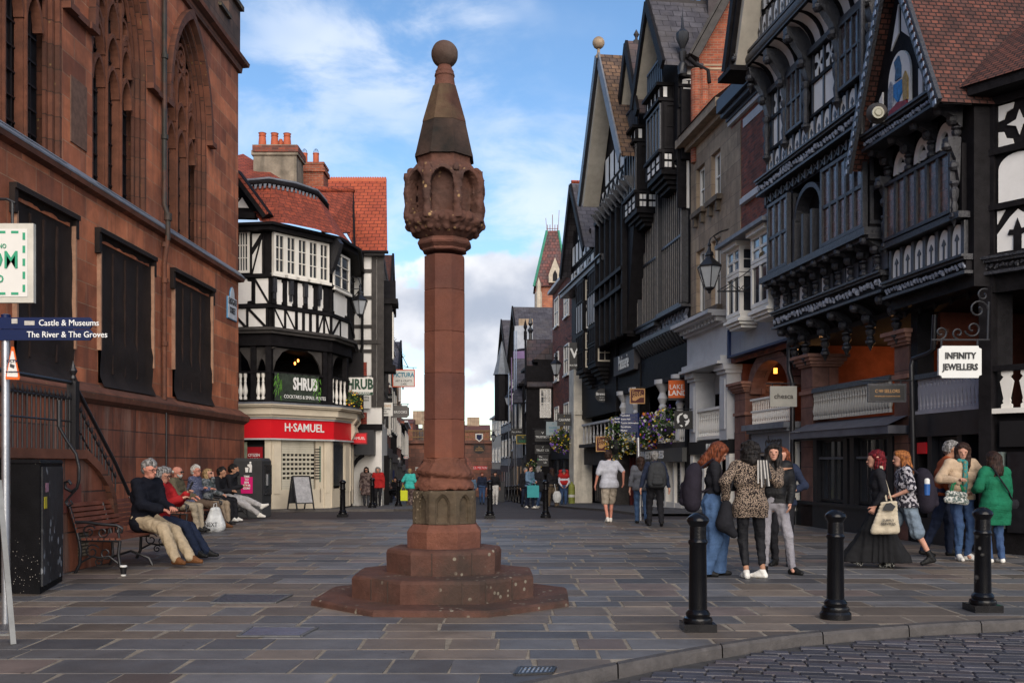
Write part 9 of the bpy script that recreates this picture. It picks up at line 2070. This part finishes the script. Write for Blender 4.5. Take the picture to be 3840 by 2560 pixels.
s2=sit('person in red puffer jacket holding a phone beside the quilted jacket man',-5.2,14.75,1.70,-8,hair=('bob',HGR),top=(fabric('red_puffer',(.30,.016,.018),scale=14),1.0,.0,.038),bot=(fabric('jeans_dark',(.014,.02,.04)),1,.012),shoe=(BSH,),glasses=1,head=(0,16),hands=[(.06,.36,.92,0,.6,.6,.9),(-.08,.34,.86)],kneehint=[(.1,.6,1),(-.1,.6,1)],feet=[(.08,.68,.08),(-.10,.62,.08)],h=.01)
ph=thing('phone','dark phone held by the person in the red puffer jacket','phone',tuple(s2['W']((0,.44,1.0)))); b=MB(); p_=Vector(s2['W']((0,.42,.98))); b.obox(p_,(.0,.07,0),(.06,0,.13),(.008,0,-.004)); b.build('case',C_K,ph); b=MB(); b.obox(p_+Vector((-.002,.004,.006)),(.0,.06,0),(.056,0,.12),(.001,0,0)); b.build('screen',M_grey,ph)
sit('bearded man in sunglasses, open olive jacket and pale shirt on the second bench',-6.85,20.3,1.70,-6,hair=('bald',HWH),beard=HWH,glasses=2,skin='ruddy',top=(fabric('olive_jacket',(.10,.085,.055)),1.0,0,.028),bot=(fabric('stone_chino',(.30,.25,.18)),1,.012),shoe=(BSH,))
sit('white haired man in navy checked shirt with folded arms and brown trousers',-6.85,21.5,1.72,-6,hair=('short',HWH),glasses=1,skin='ruddy',head=(12,-4),top=(fabric('navy_check',(.035,.045,.10),(.16,.17,.24),'check',scale=44),1.0,0,.026,'shirt'),bot=(fabric('brown_trousers',(.10,.07,.05)),1,.012),shoe=(BRS,),fat=1.2,hands=[(-.10,.24,.84),(.10,.26,.82)],feet=[(.1,.62,.08),(-.1,.55,.08)])
sit('blonde woman in sunglasses and camouflage jacket, hand at her chin',-6.95,22.7,1.62,-12,hair=('bob',HBL),glasses=2,head=(0,-10),top=(fabric('camo_cloth',(.06,.075,.08),(.18,.19,.20),'patch',scale=14),1.0,0,.03),bot=(fabric('tan_trousers',(.26,.2,.14)),1,.01),shoe=(BSH,),hands=[(.1,.34,.72),(-.02,.16,1.10,0,-.1,1,.6)])
sit('young man in black hoodie hunched forward on the farthest bench',-7.2,24.1,1.68,-8,lean=14,hair=('short',HBK),skin='tan',head=(0,4),top=(BLK,1.0,0,.034),bot=(BLK,1,.02),shoe=(WSH,),hands=[(.10,.42,.74),(-.08,.42,.74)])
sit('young man with hand to face and pale grey joggers, legs crossed, by the bin',-7.1,25.0,1.74,-6,lean=6,hair=('short',HBK),skin='tan',top=(BLK,1.0,0,.03),bot=(fabric('grey_joggers',(.34,.33,.33)),.95,.016),shoe=(WSH,),hands=[(.02,.20,1.12,0,.1,.9,.7),(-.08,.34,.8)],feet=[(-.06,.95,.30,30),(.04,.82,.08)])
cr=soft('carrier_bag','white plastic carrier bag with black capital letters on the ground by the second bench','bag',[((-6.31+.05*t,20.8,.10+.36*t),(-6.13-.05*t,20.9,.10+.36*t),.12-.065*t,.12-.065*t,.03) for t in (0,.12,.25,.38,.5,.62,.75,.88,1)],fabric('white_plastic',(.52,.53,.52),rough=.4),.012,.012,
 parts=(('handle',lambda b: b.tube([(-6.26,20.85,.45),(-6.25,20.88,.58),(-6.22,20.95,.60),(-6.22,20.98,.46)],.008,5),fabric('white_plastic',(.5,.5,.5))),))
fk=Fac((-6.5,20.70),(-6.0,20.70)); text(fk,'NEXT',.27,.16,.13,.10,Mblk,cr,sxs=.8,name='print')
def far(label,px,py,top_px,phi,hair,top,bot,shoe=BSH,**k):
 x,y=G(px,py); H=(py-top_px)/FPX*y; H=min(max(H,1.5),1.86); d=dict(h=.022,feet=[(.08,.14,.08),(-.08,-.12,.09)]); d.update(k)
 return person(label,x,y,phi,H,hair=hair,top=top,bot=bot,shoe=(shoe,),**d)
TEAL=fabric('teal_cloth',(.05,.40,.36)); RED=fabric('red_cloth',(.34,.02,.02)); FLO=fabric('brown_floral',(.16,.12,.11),(.06,.04,.04),'patch',scale=12); BLU=fabric('blue_grey_cloth',(.12,.19,.28)); OLV=fabric('olive_cord',(.12,.09,.06)); WTR=fabric('white_trousers',(.50,.49,.47))
far('woman in patterned brown coat and sunglasses on the left pavement',1374,1902,1788,-85,('bob',HBK),(FLO,1.0,-.40,.04),(CHA,1,.01),glasses=2)
far('woman in open red jacket over grey jumper on the left pavement',1418,1902,1790,-90,('bob',HGR),(RED,1.0,-.1,.035),(BLK,1,.01))
far('woman in turquoise top and patterned trousers walking away on the left',1536,1898,1781,80,('short',HBL),(TEAL,.5,-.12,.045,'shirt'),(FLO,1,.03),fat=1.1,shoe=WSH,hands=[(.36,.1,.95),(-.3,.1,.9)])
x,y=G(1536,1898); yb_=thing('shopping_bag','bright yellow shopping bag carried by the turquoise top woman','bag',(AT(1513,1856,y).x,y,AT(1513,1856,y).z)); p_=yb_.location; b=MB(); b.box(p_.x-.19,p_.x+.17,p_.y-.05,p_.y+.05,p_.z-.22,p_.z+.2); b.build('pouch',mat('acid_yellow',(.55,.6,.02),.6,.1,3,0),yb_); b=MB(); b.tube([p_+Vector((-.1,0,.2)),p_+Vector((-.02,0,.42)),p_+Vector((.1,0,.2))],.012,5); b.build('handle',mat('acid_yellow'),yb_)
far('man in dark blue sweater and jeans walking towards the camera',1808,1890,1778,-88,('short',HAU),(NAV,1.0,-.03,.024),(DEN2,1,.012),beard=HAU,skin='ruddy')
far('woman in black jacket and white trousers walking towards the camera',1857,1891,1780,-92,('short',HBK),(BLK,1.0,.0,.024),(WTR,1,.02),shoe=WSH)
far('red haired woman in blue jacket passing behind the cross',1772,1882,1793,-95,('long',HAU),(BLU,1.0,-.05,.02),(DEN2,1,.01))
far('man in black jacket at the left of the group on the right pavement',1968,1900,1770,-60,('short',HGR),(BLK,1.0,-.1,.03),(NAV,1,.012))
far('woman in blue grey jumper with teal bag in the group on the right pavement',1984,1905,1777,-40,('short',HBR),(BLU,1.0,-.05,.028),(NAV,1,.012),glasses=2,shoe=WSH,hands=[(.05,.3,1.1),(-.1,.28,1.05)])
x,y=G(1984,1905); tb2=thing('shopping_bag','teal shopping bag against the blue grey jumper','bag',AT(1998,1838,y-.3)); p_=tb2.location; b=MB(); b.box(p_.x-.2,p_.x+.22,p_.y-.05,p_.y+.05,p_.z-.25,p_.z+.18); b.build('pouch',mat('teal_bag',(.03,.26,.28),.6,.1,3,0),tb2); b=MB(); b.tube([p_+Vector((-.1,0,.18)),p_+Vector((0,0,.45)),p_+Vector((.1,0,.18))],.012,5); b.build('handle',mat('teal_bag'),tb2)
far('grey haired woman in long black padded coat at the right of the group',2017,1904,1783,60,('bob',HGR),(BLK,1.0,-.25,.05),(DEN2,1,.01),shoe=WSH,feet=[(.08,.2,.08),(-.08,-.25,.12,-30)])
far('long haired woman in dark top and olive trousers with a carrier bag',2072,1900,1776,120,('long',HBR),(BLK,1.0,-.05,.04),(OLV,1,.03),shoe=WSH,feet=[(.1,.2,.08),(-.1,-.2,.08)])
x,y=G(2072,1900); cb2=thing('carrier_bag','white carrier bag hanging from the hand of the olive trousers woman','bag',AT(2089,1862,y-.2)); p_=cb2.location; b=MB(); b.ball(p_,.2,8,sc=(.85,.5,1.35)); b.build('pouch',fabric('white_plastic',(.5,.5,.5)),cb2,smooth=60); b=MB(); b.tube([p_+Vector((-.05,0,.22)),p_+Vector((-.1,0,.5))],.012,5); b.build('handle',fabric('white_plastic',(.5,.5,.5)),cb2)
far('man in red padded waistcoat, white sleeves and grey cap',2114,1896,1778,-88,None,(fabric('white_sleeve',(.5,.5,.55)),1.0,.0,.018,'shirt'),(DEN2,1,.016),hat=fabric('grey_cap',(.08,.09,.11)),hands=[(.12,.22,.95),(-.12,.22,.95)],elb=[(1,-.2,-.2),(-1,-.2,-.2)])
x,y=G(2114,1896)
vw=bpy.data.objects['person' if False else [o.name for o in bpy.data.objects if o.get('label','').startswith('man in red padded')][0]]
z_=gz(y); Fv,lov,_=field([((x-.09,y,z_+.98),(x+.09,y,z_+.98),.145,.145,.04),((x-.1,y,z_+1.25),(x+.1,y,z_+1.25),.15,.15,.04),((x-.13,y,z_+1.44),(x+.13,y,z_+1.44),.09,.09,.04)],.02,.03); Vq,Qq=nets(Fv,lov,.02); netobj(Vq,Qq,'waistcoat',RED,vw)
far('small distant person in grey with backpack beyond the bollard row',1910,1868,1795,85,('short',HBR),(CHA,1.0,-.05,.03),(NAV,1,.012))
far('distant dark clothed person walking left of the cross shaft',1566,1870,1789,80,('short',HBK),(BLK,1.0,-.05,.03),(BLK,1,.012))
far('distant person with red face beside the black jacket woman',1838,1872,1790,-90,('short',HBR),(CHA,1.0,-.05,.02),(BLK,1,.012),skin='ruddy')
far('distant person in blue at the far left pavement',1500,1872,1796,-60,('short',HBR),(BLU,1.0,-.05,.02),(NAV,1,.012))
far('distant person in brown by the arcade on the left',1352,1892,1800,-90,('bob',HBR),(OLV,1.0,-.1,.03),(BLK,1,.012))
for i,(px,lb,tp) in enumerate(((1448,'grey haired person seated at the dark pavement table, left one',FLO),(1478,'dark clothed person seated at the pavement table, right one',BLK))):
 x,y=AT(px,1890,50).x,50+i*.4; person(lb,x,y,-60-60*i,1.68,z0=gz(50)+.0,pel=.54,lean=-4,hair=('short',HWH if i == 0 else HBK),top=(tp,1.0,0,.03),bot=(BLK,1,.012),shoe=(BSH,),hands=[(.12,.34,.8),(-.12,.34,.8)],feet=[(.1,.45,.08),(-.1,.45,.08)],h=.024)
 ch=thing('chair','dark metal cafe chair under the %s seated person' % ('left' if i == 0 else 'right'),'chair',(x,y,gz(50)),'cafe chairs'); b=MB(); b.box(x-.22,x+.22,y-.2,y+.22,gz(50)+.42,gz(50)+.45); b.build('seat',M_iron,ch)
 for sx,sy in ((-1,-1),(1,-1),(-1,1),(1,1)): b=MB(); b.tube([(x+sx*.2,y+sy*.19,gz(50)),(x+sx*.2,y+sy*.19,gz(50)+.43)],.014,5); b.build('leg',M_iron,ch)
 b=MB(); b.box(x-.22,x+.22,y+.2,y+.23,gz(50)+.5,gz(50)+.85); b.build('backrest',M_iron,ch)
x=AT(1464,0,50.2).x; tt_=thing('cafe_table','small dark pavement cafe table between the two seated people','table',(x,49.6,gz(50))); b=MB(); b.lathe([(.4,.70),(.4,.73)],tt_.location,16); b.build('tabletop',M_iron,tt_); b=MB(); b.lathe([(.25,0),(.04,.04),(.03,.7)],tt_.location,10); b.build('pedestal',M_iron,tt_)
